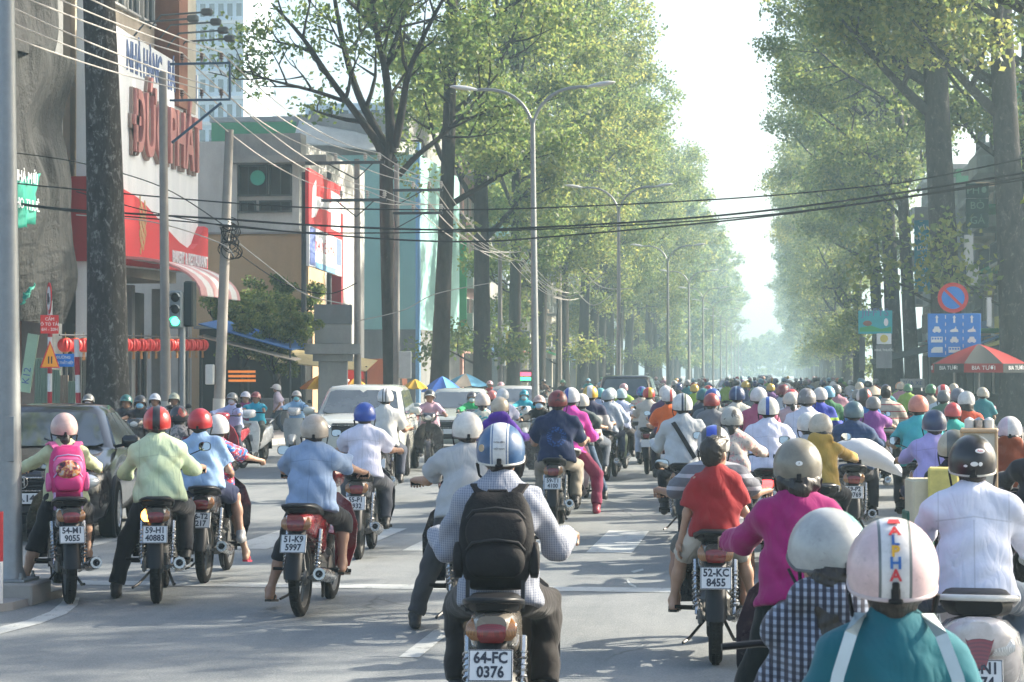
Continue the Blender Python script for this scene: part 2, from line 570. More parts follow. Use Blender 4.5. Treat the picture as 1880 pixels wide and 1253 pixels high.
def tree_meshes(seed, H, hb, rad, r0, mat_bark, mat_leaf, nclus=130, per=80, lsize=.27, bias=(0, 0), limbs=None, low=0, nlimb=10, spread=1.0, fork=False, clr=(.7, 1.35)):
    rnd = random.Random(seed); rng = np.random.default_rng(seed)
    mb = MB()
    ph = [rnd.uniform(0, 6.28) for _ in range(4)]
    def axis(z):
        q = z / H
        return Vector((.22 * math.sin(1.7 * q * 2 + ph[0]) - .22 * math.sin(ph[0]) + bias[0] * .12 * q * q * H / 10, .22 * math.sin(2.1 * q * 2 + ph[1]) - .22 * math.sin(ph[1]), z))
    top = hb + .6 if fork else H * .88
    def rad_at(z): return r0 * (1 - .55 * min(1, z / (H * .8))) * (1 if z < H * .8 else max(.12, 1 - (z - H * .8) / (H * .1)))
    n = 14; nz = 26; rings = []
    for i in range(nz + 1):
        z = top * (i / nz) ** 1.25; c = axis(z); rr = rad_at(z)
        fl = 1 + .55 * math.exp(-z / .55)
        rings.append([(c.x + math.cos(2 * math.pi * k / n) * rr * (fl + .07 * math.sin(3 * 2 * math.pi * k / n + ph[2] + z * .35) * (1 + 1.6 * math.exp(-z / .7))),
                       c.y + math.sin(2 * math.pi * k / n) * rr * (fl + .07 * math.sin(4 * 2 * math.pi * k / n + ph[3] - z * .3) * (1 + 1.6 * math.exp(-z / .7))), z) for k in range(n)])
    mb.loft(rings, True, True)
    tips = []
    def env(z):
        q = (z - hb) / (H - hb)
        if q < 0: return .55
        return max(.2, (.62 + .9 * q) if q < .35 else (.94 * math.cos((q - .35) / .65 * 1.25)))
    def limb(p0, d, L, r, lev, up=.35):
        pts = [p0]; p = p0.copy(); dd = d.normalized()
        k = 6 if lev == 0 else 4
        for i in range(k):
            dd = (dd + Vector((rnd.gauss(0, .16), rnd.gauss(0, .16), rnd.gauss(0, .08) + up * .22))).normalized()
            p = p + dd * (L / k); pts.append(p.copy())
        mb.tube(pts, [max(.018, r * (1 - .8 * i / k)) for i in range(k + 1)], 7 if lev == 0 else 5, cap=True)
        if lev < 2:
            for q in ((.4, .62, .8, .95) if lev == 0 else (.5, .85)):
                i = max(1, min(k - 1, int(q * k)))
                a = pts[i]; ax = (pts[i + 1] - pts[i]).normalized()
                s = Vector((rnd.gauss(0, 1), rnd.gauss(0, 1), rnd.gauss(.15, .5)))
                s = (s - ax * s.dot(ax)).normalized()
                limb(a, ax * .55 + s * .8, L * rnd.uniform(.34, .5), r * (1 - .8 * q) * .75 + .012, lev + 1, up)
        if lev >= 1 or L < 2: tips.append(pts[-1]); tips.append((pts[-2] + pts[-1]) / 2)
        else: tips.append(pts[-1])
    if limbs:
        for path, r in limbs:
            path = [Vector(p) for p in path]
            sm = []
            for i in range(len(path) - 1):
                for q in range(3):
                    sm.append(path[i].lerp(path[i + 1], q / 3))
            sm.append(path[-1])
            for _ in range(2):
                sm = [sm[0]] + [(sm[i - 1] + sm[i] * 2 + sm[i + 1]) / 4 for i in range(1, len(sm) - 1)] + [sm[-1]]
            k = len(sm) - 1
            mb.tube(sm, [max(.02, r * (1 - .72 * i / k)) for i in range(k + 1)], 8)
            for q in (.35, .5, .62, .74, .86, .97):
                i = max(1, min(k - 1, int(q * k)))
                ax = (sm[i + 1] - sm[i]).normalized()
                s = Vector((rnd.gauss(0, 1), rnd.gauss(0, 1), rnd.gauss(.1, .4)))
                s = (s - ax * s.dot(ax)).normalized()
                limb(sm[i], ax * .6 + s * .8, rad * rnd.uniform(.35, .6), r * (1 - .72 * q) * .6 + .015, 1)
    else:
        for i in range(nlimb):
            z = hb + (H * .84 - hb) * (i + .4 * rnd.random()) / nlimb
            a = i * 2.4 + rnd.uniform(-.4, .4)
            if i == 0 and bias != (0, 0): a = math.atan2(bias[1], bias[0])
            d = Vector((math.cos(a) + bias[0] * .3, math.sin(a) + bias[1] * .3, rnd.uniform(.45, .95)))
            L = rad * env(z) * rnd.uniform(.85, 1.15) * spread * 1.05
            limb(axis(z), d, L, rad_at(z) * .5, 0)
        limb(axis(top - .3), Vector((rnd.gauss(0, .1), rnd.gauss(0, .1), 1)), H - top, rad_at(top) * .9, 0)
        for i in range(low):
            z = rnd.uniform(hb * .25, hb); a = rnd.uniform(0, 6.28)
            limb(axis(z), Vector((math.cos(a), math.sin(a), .3)), rnd.uniform(1.4, 3.0), .06, 1)
    cs = []; rs = []
    rnd.shuffle(tips)
    for p in tips[:nclus]:
        cs.append(tuple(p)); rs.append(rnd.uniform(*clr) * (1 if rad > 4 else rad / 4.5))
    k = 0
    while len(cs) < nclus and k < 9999 and not limbs:
        k += 1
        z = rnd.uniform(hb - .5, H); rr = rad * env(z) * (rnd.random() ** .45); a = rnd.uniform(0, 6.28)
        c = axis(min(z, top))
        cs.append((c.x + rr * math.cos(a) + bias[0] * .5, c.y + rr * math.sin(a) + bias[1] * .5, z)); rs.append(rnd.uniform(*clr))
    crown = quads_mesh('crown', leaf_cloud(rng, cs, rs, per, lsize), mat_leaf)
    return mb.mesh('trunk', mat_bark, 60, recalc=False), crown

def plant_tree(name, meshes, loc, label, rz=0, s=1.0, group=None, sz=None):
    e = empty(name, label, 'tree', Matrix.Translation(Vector(loc)) @ Matrix.Rotation(rz, 4, 'Z') @ Matrix.Diagonal((s, s, sz or s, 1)), group)
    link('trunk', meshes[0], e); link('crown', meshes[1], e)
    return e

# the forked tree of the left row: limbs drawn as they stand
FORK = on_x(724, -12.9, .1)
dF = (FORK - EYE).dot(_f)
def fl(px, py, dep=0.0):
    return (_r * ((px - 724) / FPX * dF) + Vector((0, 1, 0)) * dep + Vector((0, 0, zat(py, FORK) - .1)))
fork_limbs = [
    ([fl(718, 330), fl(700, 268, -.2), fl(655, 205, -.6), fl(615, 150, -1), fl(572, 78, -1.3), fl(520, 22, -1.6)], .17),
    ([fl(722, 300), fl(690, 240, .3), fl(650, 175, .8), fl(620, 90, 1.2), fl(600, 0, 1.4), fl(590, -60, 1.6)], .19),
    ([fl(718, 280), fl(716, 215), fl(706, 120, .2), fl(690, 50, -.4), fl(682, -60, -.8)], .20),
    ([fl(724, 270), fl(742, 200, -.3), fl(752, 140, -.6), fl(790, 70, -1.2), fl(850, -20, -2)], .16),
    ([fl(706, 120, .2), fl(726, 60, .4), fl(738, 10, .6), fl(760, -50, 1)], .11),
    ([fl(733, 320), fl(762, 280, .5), fl(795, 250, 1.0), fl(850, 190, 1.6), fl(900, 120, 2)], .12),
    ([fl(640, 190, -.6), fl(590, 175, -1.4), fl(530, 165, -2.2), fl(480, 150, -2.6)], .08),
    ([fl(700, 60, -.2), fl(650, 10, -1.5), fl(600, -50, -2.5)], .09),
]
TREE_FORK = tree_meshes(11, 19, 9.0, 4.6, .33, M_BARK, M_LEAF, nclus=112, per=70, lsize=.19, limbs=fork_limbs, fork=True, clr=(.55, 1.1))
TREES_L = [tree_meshes(20 + i, H, hb, rad, r0, M_BARK, ml, nclus=nc, per=96, lsize=.215, bias=(.9, 0), low=lo) for i, (H, hb, rad, r0, ml, nc, lo) in enumerate((
    (25, 8.2, 6.0, .38, M_LEAF, 300, 0), (26.5, 7.4, 6.4, .42, M_LEAF2, 330, 2), (25.5, 7.0, 6.0, .36, M_LEAF, 320, 4), (26, 7.0, 6.4, .40, M_LEAF2, 330, 5)))]
TREES_R = [tree_meshes(40 + i, H, hb, rad, r0, M_BARK_GREY, ml, nclus=nc, per=92, lsize=.215, bias=(-1.5, 0), low=lo, nlimb=12) for i, (H, hb, rad, r0, ml, nc, lo) in enumerate((
    (25, 8.8, 6.6, .50, M_LEAF2, 330, 1), (24, 8.2, 6.4, .40, M_LEAF, 340, 0), (24.5, 5.0, 6.8, .40, M_LEAF2, 350, 8)))]
TREES_FAR = [tree_meshes(60 + i, 26 + i, 6.5, 6.8, .40, M_BARK, ml, nclus=230, per=36, lsize=.44, bias=(0, 0), low=6, nlimb=8) for i, ml in enumerate((M_LEAF, M_LEAF2, M_LEAF))]

# mottled trunk at the left (its crown is above the picture)
TREE_NEAR = tree_meshes(7, 25, 15.0, 5.0, .42, M_BARK_MOTTLED, M_LEAF, nclus=120, per=60, lsize=.27)
p0 = on_x(200, -13.0, .1)
plant_tree('street_tree', TREE_NEAR, p0, 'tall bare trunk with mottled dark and pale bark before the bakery sign')
plant_tree('street_tree', TREE_FORK, FORK, 'tree whose dark trunk forks into steep limbs above the power lines')
lab_l = ['straight dark trunk right of the forked tree, behind the yellow parasol', 'thick dark tree rising left of the nearest twin street lamp', 'tree directly behind the nearest twin street lamp',
         'slim dark tree just right of the nearest twin lamp post']
for i, px in enumerate((806, 884, 940, 988)):
    p = on_x(px, -13.0, .1)
    plant_tree('street_tree', TREES_L[i % 4], p, lab_l[i], rz=(.0, .5, -.4, .3)[i], s=(.98, 1.0, .97, 1.0)[i])
NTH = ('second', 'third', 'fourth', 'fifth', 'sixth', 'seventh', 'eighth', 'ninth', 'tenth', 'eleventh', 'twelfth', 'thirteenth', 'fourteenth')
y = on_x(988, -13.0).y
i = 0
rt = random.Random(5)
while y < 520:
    y += (10.5 if y < 230 else 16) * rt.uniform(.85, 1.15)
    far = y > 215
    src = TREES_FAR[i % 3] if far else TREES_L[(i * 3 + 1) % 4]
    plant_tree('street_tree', src, (-13.0 + rt.uniform(-.5, .5), y, .1), 'tall trees of the left row fading into the haze past the lamp posts' if far else NTH[i] + ' tall bare trunk of the left row right of the nearest lamp post',
               rz=rt.uniform(-.7, .7) if not far else rt.uniform(0, 6), s=rt.uniform(.92, 1.06), group='trees of the left row in the haze' if far else 'trees of the left row right of the lamp')
    i += 1
# right row
for i, (px, sc, lab, ti) in enumerate(((1745, 1.12, 'broad grey trunk beside the round no parking sign', 0), (1676, .84, 'slim grey tree left of the tall teal shop sign', 1), (1646, .90, 'dark middle trunk of the tight clump of right hand trees', 0),
                               (1615, .92, 'pale grey trunk at the left side of the clump of trees', 1), (1578, 1.0, 'dark leaning tree behind the small green hanging signs', 2), (1556, 1.05, 'leafy tree with a dark trunk past the green signs', 2))):
    p = on_x(px, 5.9, .1)
    plant_tree('street_tree', TREES_R[ti], p, lab, rz=(.2, -.5, .4, .0, .6, -.3)[i], s=sc)
plant_tree('street_tree', TREES_R[1], (8.4, 50.5, .1), 'tree at the right edge whose crown hangs over the dark shop houses', rz=-.3, s=1.1)
plant_tree('street_tree', TREES_R[1], (9.2, 75, .1), 'tree before the dark shop houses right of the red parasol', rz=.5, s=1.0)
plant_tree('street_tree', TREES_R[0], (7.6, 66, .1), 'tree behind the no parking sign reaching over the right pavement', rz=.25, s=1.05)
for i, (x, y_, q) in enumerate(((8.2, 41, 0), (8.8, 31.5, 1), (8.6, 22.5, 1), (9.0, 13.5, 0))):
    plant_tree('street_tree', TREES_R[q], (x, y_, .1), ('first', 'second', 'third', 'fourth')[i] + ' pavement tree on the right this side of the no parking sign', rz=1.3 * i + .4, s=1.02)
y = on_x(1556, 5.9).y
i = 0
while y < 520:
    y += (12 if y < 230 else 18) * rt.uniform(.85, 1.15)
    far = y > 230
    plant_tree('street_tree', TREES_FAR[(i + 1) % 3] if far else TREES_R[1 + i % 2], (6.2 + rt.uniform(-.4, .4), y, .1), 'trees of the right row fading into the haze' if far else NTH[i] + ' leafy tree of the right row past the teal and white pictured sign',
               rz=rt.uniform(-.7, .7) if not far else rt.uniform(0, 6), s=rt.uniform(.92, 1.05), group='trees of the right row in the haze' if far else 'trees of the right row')
    i += 1
TREE_END = tree_meshes(95, 11, 1.0, 4.8, .25, M_BARK, M_LEAF, nclus=150, per=44, lsize=.55, low=4)
for k_ in range(11):
    plant_tree('street_tree', TREE_END, (-18 + 3.4 * k_ + rt.uniform(-.6, .6), 560 + 24 * (k_ % 3), .0), 'far low trees closing the street end in the haze', rz=k_, s=.85 + .12 * (k_ % 3), group='far trees closing the street end')
# ------------------------------------------------------------------ haze: one box of even, pale air round the whole place
hz = MB().box((0, 400, 19.5), (680, 1020, 43))
ht = NT('haze'); ht.m.node_tree.nodes.clear()
o_ = ht.t.nodes.new('ShaderNodeOutputMaterial'); pv = ht.t.nodes.new('ShaderNodeVolumePrincipled')
pv.inputs['Density'].default_value = HAZE_DENSITY
pv.inputs['Color'].default_value = (*HAZE_COLOR, 1)
pv.inputs['Anisotropy'].default_value = .35
ht.t.links.new(pv.outputs[0], o_.inputs['Volume'])
tag(hz.build('haze', ht.m, smooth=0), kind='stuff')

# ------------------------------------------------------------------ buildings
def wallmat(name, col, dirt=.35, scale=.6, rough=.88):
    t = NT(name); p = t.pr(); P = t.pos()
    mp = t.n('ShaderNodeMapping'); mp.inputs['Scale'].default_value = (1, 1, .16); t.l(P, mp.inputs[0])
    st = t.noise(mp.outputs[0], 1.6, 6, .7); bl = t.noise(P, scale, 6, .65); fn = t.noise(P, 14, 4, .7)
    v = t.math('ADD', t.math('MULTIPLY', st, .5), t.math('MULTIPLY', bl, .5))
    f = t.ramp(v, [(.38, 1.0), (.68, 1 - dirt)])
    f = t.math('MULTIPLY', f, t.math('MULTIPLY_ADD', fn, .2, .9))
    mm = t.n('ShaderNodeMix', data_type='RGBA', blend_type='MULTIPLY'); mm.inputs[0].default_value = 1
    mm.inputs[6].default_value = (*col, 1); t.l(f, mm.inputs[7])
    t.l(mm.outputs[2], p.inputs['Base Color']); p.inputs['Roughness'].default_value = rough; p.inputs['Specular IOR Level'].default_value = .2
    t.l(t.bump(fn, .2, .02), p.inputs['Normal'])
    return t.m
W_WHITE = wallmat('wall_white', (.58, .58, .56)); W_CONC = wallmat('wall_concrete', (.36, .36, .35), .45); W_TAN = wallmat('wall_tan', (.58, .42, .26), .25)
W_MINT = wallmat('wall_mint', (.34, .60, .57), .18); W_BEIGE = wallmat('wall_beige', (.48, .42, .34), .35); W_BLUE = wallmat('wall_pale_blue', (.42, .52, .60), .2)
W_BRICK = wallmat('wall_brick', (.26, .13, .09), .4); W_GREY = wallmat('wall_grey', (.25, .26, .26), .4); W_GREEN = wallmat('wall_green', (.07, .28, .13), .3)
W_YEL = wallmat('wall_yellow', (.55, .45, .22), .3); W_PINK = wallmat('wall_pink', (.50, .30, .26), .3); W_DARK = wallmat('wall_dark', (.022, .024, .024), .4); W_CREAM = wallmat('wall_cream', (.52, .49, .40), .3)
WALLS = [W_WHITE, W_BEIGE, W_MINT, W_CONC, W_CREAM, W_YEL, W_PINK, W_BLUE]
t_ = NT('window_glass'); p_ = t_.pr(); P_ = t_.pos()
t_.l(t_.ramp(t_.noise(P_, .7, 4), [(.35, (.010, .013, .014)), (.7, (.035, .042, .045))]), p_.inputs['Base Color'])
p_.inputs['Roughness'].default_value = .12; p_.inputs['Specular IOR Level'].default_value = .3
M_PANE = t_.m
M_FRAME = flat('window_frame', (.42, .42, .40), .5, var=.25)
M_IRON = flat('painted_iron', (.05, .06, .065), .5, var=.3)
M_BLUEIRON = flat('blue_painted_iron', (.06, .10, .15), .5, var=.3)
M_CONCRETE = flat('concrete_pole', (.29, .27, .245), .9, var=.35, scale=3, bump=.3)
M_ACUNIT = flat('air_conditioner', (.6, .6, .57), .5, var=.2)
SX, SZ = (0, 1, 0), (0, 0, 1)
def leftface(X, Y0): return frame_for((X, Y0, 0), (0, 1, 0), (0, 0, 1))      # faces the street from the left side
def rightface(X, Y1): return frame_for((X, Y1, 0), (0, -1, 0), (0, 0, 1))
def camface(X0, Y): return frame_for((X0, Y, 0), (1, 0, 0), (0, 0, 1))       # faces the camera end of the street

def window(e, FM, x, y, w, h, bars=1, mat=None, name='window'):
    f = MB(); t = .06
    f.box((x, y + h / 2 - t / 2, .04), (w, t, .12)); f.box((x, y - h / 2 + t / 2, .05), (w + .1, t, .16))
    f.box((x - w / 2 + t / 2, y, .04), (t, h - 2 * t, .12)); f.box((x + w / 2 - t / 2, y, .04), (t, h - 2 * t, .12))
    for i in range(bars):
        f.box((x - w / 2 + w * (i + 1) / (bars + 1), y, .03), (.04, h - 2 * t, .07))
    o = f.build(name, mat or M_FRAME, e, 0, M=FM)
    p = MB(); p.box((x, y, .006), (w - t, h - t, .022)); p.build('pane', M_PANE, o, 0)
    return o

def balcony(e, FM, x, y, w, d, mat, rail=True, solid=False):
    b = MB(); b.bbox((x, y, d / 2 + .002), (w, .14, d), .02); o = b.build('balcony', mat, e, 30, M=FM)
    r_ = MB()
    if solid: r_.box((x, y + .50, d - .05), (w, .86, .08)); r_.box((x - w / 2 + .04, y + .5, d / 2 - .05), (.08, .86, d - .1)); r_.box((x + w / 2 - .04, y + .5, d / 2 - .05), (.08, .86, d - .1))
    else:
        n = max(4, int(w / .16))
        for i in range(n + 1): r_.box((x - w / 2 + w * i / n, y + .5, d - .04), (.02, .86, .02))
        r_.box((x, y + .95, d - .04), (w, .05, .05))
    r_.build('railing', mat if solid else M_IRON, o, 0)

def house(name, label, FM, w, depth, H, wall, floors=4, g0=3.6, style=0, seed=0, group=None, awn=None, sign=None):
    """narrow shop house; local x along the street, y up, z out of the facade"""
    r = random.Random(seed)
    e = empty(name, label, 'building', None, group)
    b = MB(); b.box((w / 2, H / 2, -depth / 2), (w, H, depth)); b.build('wall', wall, e, 0, M=FM)
    c = MB(); c.bbox((w / 2, H + .08, -depth / 2 + .15), (w + .1, .3, depth + .5), .04); c.build('roof', W_CONC, e, 30, M=FM)
    fh = (H - g0) / max(1, floors)
    sh = MB()
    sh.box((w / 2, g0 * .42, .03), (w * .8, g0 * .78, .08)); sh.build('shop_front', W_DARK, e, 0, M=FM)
    for k in range(floors):
        y = g0 + fh * k
        nwin = 2 if w > 4 else 1
        for j in range(nwin):
            window(e, FM, w * (j + .5) / nwin + .01 * j, y + fh * .52, w / nwin * .62, fh * .56, 1)
        if style != 2 and r.random() < .75: balcony(e, FM, w / 2, y + .07, w * .94, r.uniform(.8, 1.3), wall if r.random() < .5 else W_CONC, solid=r.random() < .4)
        if r.random() < .6:
            a = MB(); xx = r.uniform(.5, w - .6); a.bbox((xx, y + .5, .35), (.75, .5, .32), .03); a.lathe([(.19, 0), (.2, .02), (.02, .02)], 14, Matrix.Translation((xx - .12, y + .5, .51))); a.build('air_conditioner', M_ACUNIT, e, 30, M=FM)
    if awn:
        a = MB(); n = max(4, int(w / .5))
        for i in range(n):
            a.loft([[(w * i / n, g0 - .1, .05), (w * (i + 1) / n - .01, g0 - .1, .05), (w * (i + 1) / n - .01, g0 - .06, .05), (w * i / n, g0 - .06, .05)], [(w * i / n, g0 - .7, 1.6), (w * (i + 1) / n - .01, g0 - .7, 1.6), (w * (i + 1) / n - .01, g0 - .66, 1.6), (w * i / n, g0 - .66, 1.6)]])
        a.build('awning', awn, e, 0, M=FM)
    if sign:
        s = MB(); s.bbox((w / 2, g0 + .35, .14), (w * .9, .8, .18), .02); s.build('sign_board', sign, e, 30, M=FM)
    return e

# --- bakery building with the big white and red sign
XS = -17.6
Y150, Y350 = on_x(150, XS).y, on_x(350, XS).y
FS = leftface(XS, Y150)
def sx(px): return on_x(px, XS).y - Y150
def sy(px, py): return zat(py, on_x(px, XS))
bak = empty('bakery_building', 'corner bakery building carrying the big white and red sign board', 'building')
bw_ = Y350 - Y150
MB().box((bw_ / 2, 4.5 + 7.6, -6.4), (bw_ - .4, 15.2, 12)).build('wall', W_BEIGE, bak, 0, M=FS)
MB().box((bw_ / 2, 2.1, -6.9), (bw_ - .4, 4.2, 11)).build('shop_front', W_DARK, bak, 0, M=FS)  # near-black block paints in the darkness of the recessed shop interior
for px in (235, 262, 290): window(bak, leftface(XS - .38, Y150), sx(px), 13.2, 1.1, 2.6, 1)
MB().box((sx(318) - .2, 13.6, -.1), (.9, 8, .9)).build('brick_pillar', W_BRICK, bak, 0, M=FS)
MB().box((sx(336), 13.6, -.1), (.9, 8, .7)).build('pillar', W_CREAM, bak, 0, M=FS)
for px in (172, 235, 290, 338):
    p_ = MB(); p_.box((sx(px), 2.1, .0), (.28, 4.2, .3)); p_.build('pillar', W_GREY, bak, 0, M=FS)
for i in range(5):
    window(bak, leftface(XS - 1.4, Y150), bw_ * (i + .5) / 5, 1.45, bw_ / 5 * .82, 2.2, 2)
t_ = NT('sign_enamel_white'); p_ = t_.pr(); P_ = t_.pos()
mp_ = t_.n('ShaderNodeMapping'); mp_.inputs['Scale'].default_value = (1, 1.3, .12); t_.l(P_, mp_.inputs[0])
t_.l(t_.ramp(t_.noise(mp_.outputs[0], 1.6, 6, .7), [(.35, (.84, .86, .87)), (.75, (.66, .70, .72))]), p_.inputs['Base Color']); p_.inputs['Roughness'].default_value = .45
M_SIGNW = t_.m
M_SIGNR = flat('sign_enamel_red', (.62, .05, .055), .45, var=.2, scale=1.2)
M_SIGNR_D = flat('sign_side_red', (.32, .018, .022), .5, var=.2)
M_SIGNB = flat('sign_ink_blue', (.10, .15, .30), .5, var=.3)
M_LETTER = flat('letter_red', (.50, .22, .20), .4, var=.25, scale=3)
M_LETTER_SIDE = flat('letter_side_grey', (.28, .22, .19), .6, var=.3)
sign = empty('shop_sign', 'huge white sign board with red lettering above the striped awning', 'sign')
poly = [(sx(172), sy(172, 486)), (sx(350), sy(350, 503)), (sx(350), sy(350, 138)), (sx(172), sy(172, 32))]
MB().prism(poly, 0, .22).build('sign_panel', M_SIGNW, sign, 0, M=FS)
MB().box((sx(158), 8.2, .1), (.75, 12, .5)).build('fin', M_SIGNW, sign, 0, M=FS)
rp = [(150, 480), (356, 503), (356, 420), (349, 416), (343, 430), (337, 448), (328, 458), (316, 455), (302, 445), (285, 427), (262, 402), (240, 378), (222, 362), (205, 352), (180, 338), (150, 325)]
MB().prism([(sx(px), sy(px, py)) for px, py in rp], .224, .44).build('red_panel', M_SIGNR, sign, 0, M=FS)
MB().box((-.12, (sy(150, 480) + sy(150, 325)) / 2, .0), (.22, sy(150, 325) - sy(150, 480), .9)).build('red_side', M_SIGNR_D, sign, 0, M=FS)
# lettering
xw0, xw1 = sx(221), sx(347)
MT = FS @ Matrix.Translation(((xw0 + xw1) / 2, sy(284, 252), .30))
me_ = text_mesh('ĐỨC PHÁT', 2.25, M_LETTER, .10, 'CENTER', .045)
wd_ = max(v.co.x for v in me_.vertices) - min(v.co.x for v in me_.vertices)
o_ = link('lettering', me_, sign, M=MT @ Matrix.Scale((xw1 - xw0) / wd_, 4, (1, 0, 0)))
me2 = text_mesh('ĐỨC PHÁT', 2.25, M_LETTER_SIDE, .05, 'CENTER', .11)
link('letter_outline', me2, sign, M=FS @ Matrix.Translation(((xw0 + xw1) / 2 - .05, sy(284, 252) - .04, .26)) @ Matrix.Scale((xw1 - xw0) / wd_, 4, (1, 0, 0)))
me3 = text_mesh('NHÀ HÀNG - BÁNH KEM', 1.0, M_SIGNB, .01, 'CENTER', .02)
wd3 = max(v.co.x for v in me3.vertices) - min(v.co.x for v in me3.vertices)
link('lettering', me3, sign, M=FS @ Matrix.Translation(((sx(216) + sx(346)) / 2, sy(281, 134), .235)) @ Matrix.Scale((sx(346) - sx(216)) / wd3, 4, (1, 0, 0)) @ Matrix.Scale(1.15, 4, (0, 1, 0)))
text('BAKERY & RESTAURANT', .48, M_SIGNW, FS @ Matrix.Translation((sx(322), sy(322, 478), .45)), sign, extrude=.02, bold=.01, narrow=.7)
for i, dx in enumerate((-.05, .05, .0, .1, -.08)):            # ears of wheat on the red panel
    wt = MB(); x0, y0 = sx(231) + dx * 2.4, sy(231, 462) + .12 * i
    for k in range(7): wt.ell((x0 + .09 * (k % 2), y0 + .16 * k, .45), (.05, .11, .02), 8, 5)
    wt.build('wheat_emblem', flat('wheat_gold', (.5, .34, .16), .5), sign, 50, M=FS)
for i, (px, py) in enumerate(((283, 25), (312, 12), (330, 30), (345, 45), (358, 60))):           # floodlights on arms over the sign
    fl_e = empty('floodlight', 'small floodlight on a bent arm over the bakery sign top edge', 'lamp', None, 'floodlights over the bakery sign')
    q0 = Vector((XS + .1, on_x(px - 45, XS).y, sy(px - 45, py + 40))); q1 = Vector((XS + 1.6, on_x(px - 45, XS).y + .6, q0.z + .55))
    MB().tube([q0, q0 + Vector((.3, .1, .4)), q1], .03, 6).build('arm', M_IRON, fl_e)
    MB().bbox(tuple(q1), (.30, .22, .2), .04).build('lamp_head', M_IRON, fl_e)
# striped barrel awning, its panels one by one
aw = empty('shop_awning', 'rounded pink and white striped awning under the bakery sign', 'awning')
M_AWP = flat('awning_pink', (.55, .30, .29), .6, var=.2, scale=4); M_AWW = flat('awning_white', (.68, .66, .63), .6, var=.2, scale=4)
y0_, y1_ = on_x(232, XS + .5).y, on_x(432, XS + 2.4).y
n_ = 13
for i in range(n_):
    a_, b_ = y0_ + (y1_ - y0_) * i / n_ + .004, y0_ + (y1_ - y0_) * (i + 1) / n_ - .004
    rg = []
    for yy in (a_, b_):
        ring = []
        for k in range(9):
            t = R(90 * k / 8); ring.append((XS + .45 + 2.1 * math.sin(t), yy, 3.85 + 1.05 * math.cos(t)))
        for k in range(8, -1, -1):
            t = R(90 * k / 8); ring.append((XS + .45 + 2.06 * math.sin(t), yy, 3.83 + 1.0 * math.cos(t)))
        rg.append(ring)
    MB().loft(rg).build('awning_panel', (M_AWP, M_AWW)[(i // 2) % 2], aw, 30)
# lanterns
t_ = NT('lantern_silk'); p_ = t_.pr(); c_ = t_.coord()
p_.inputs['Base Color'].default_value = (.62, .028, .022, 1); p_.inputs['Roughness'].default_value = .5
M_LANT = t_.m; M_TASSEL = flat('tassel', (.55, .30, .12), .8, var=.3); M_GOLD = flat('lantern_cap', (.45, .28, .08), .4, .5)
lb = MB(); rings = []
for i in range(9):
    t = math.pi * (i / 8) * .86 + .07 * math.pi
    rings.append([((.170 + .014 * math.cos(12 * a)) * math.sin(t) * math.cos(a), (.170 + .014 * math.cos(12 * a)) * math.sin(t) * math.sin(a), -.175 * math.cos(t)) for a in [2 * math.pi * k / 24 for k in range(24)]])
lb.loft(rings); ME_LB = lb.mesh('shade', M_LANT, 40)
lc = MB(); lc.lathe([(.001, .17), (.07, .17), (.07, .14), (.001, .14)], 12); lc.lathe([(.001, -.17), (.07, -.17), (.07, -.14), (.001, -.14)], 12); lc.tube([(0, 0, .17), (0, 0, .30)], .006, 5); ME_LC = lc.mesh('cap', M_GOLD, 30)
lt = MB()
for k in range(8): lt.tube([(.02 * math.cos(k * .8), .02 * math.sin(k * .8), -.17), (.03 * math.cos(k * .8), .03 * math.sin(k * .8), -.36)], .006, 4)
ME_LT = lt.mesh('tassel', M_TASSEL, 30)
XL = -16.2
ya, yb = on_x(120, XL).y, on_x(372, XL).y
for i in range(19):
    yy = ya + (yb - ya) * i / 18
    e_ = empty('lantern', 'round red silk lantern with a gold tassel, in the row under the bakery awning', 'lantern', Matrix.Translation((XL, yy, zat(634, Vector((XL, yy, 0))))) @ Matrix.Rotation(i * .7, 4, 'Z'), 'red lanterns in a row along the bakery front')
    link('shade', ME_LB, e_); link('cap', ME_LC, e_); link('tassel', ME_LT, e_)
tag(MB().tube([(XL, ya - .4, zat(616, Vector((XL, ya, 0)))), (XL, (ya + yb) / 2, zat(617, Vector((XL, (ya + yb) / 2, 0)))), (XL, yb + .4, zat(622, Vector((XL, yb, 0))))], .02, 5).build('lantern_rail', M_IRON), 'thin dark rail that the red lanterns hang from', 'rail')

# --- building wrapped in dark netting
net_b = empty('netted_building', 'tall building under repair wrapped in dark sagging scaffold netting', 'building')
ynb0, ynb1 = 43.5, on_x(128, -17.6).y
MB().box((-24, (ynb0 + ynb1) / 2, 10), (10.8, ynb1 - ynb0 - .1, 20)).build('wall', W_BRICK, net_b, 0)
MB().box((-18.2, ynb1 - .35, 9), (.8, .7, 18)).build('pillar', W_GREY, net_b, 0)
t_ = NT('scaffold_net'); p_ = t_.pr(); P_ = t_.pos()
n1 = t_.noise(P_, .5, 5, .6); wv_ = t_.n('ShaderNodeTexNoise'); wv_.inputs['Scale'].default_value = 2.5; wv_.inputs['Detail'].default_value = 6
mp_ = t_.n('ShaderNodeMapping'); mp_.inputs['Scale'].default_value = (1, 1.6, .12); t_.l(P_, mp_.inputs[0]); t_.l(mp_.outputs[0], wv_.inputs['Vector'])
cc = t_.ramp(t_.math('ADD', t_.math('MULTIPLY', n1, .6), t_.math('MULTIPLY', wv_.outputs[0], .45)), [(.42, (.003, .0045, .004)), (.58, (.009, .012, .0105)), (.82, (.045, .047, .038))])
t_.l(cc, p_.inputs['Base Color']); p_.inputs['Roughness'].default_value = .7
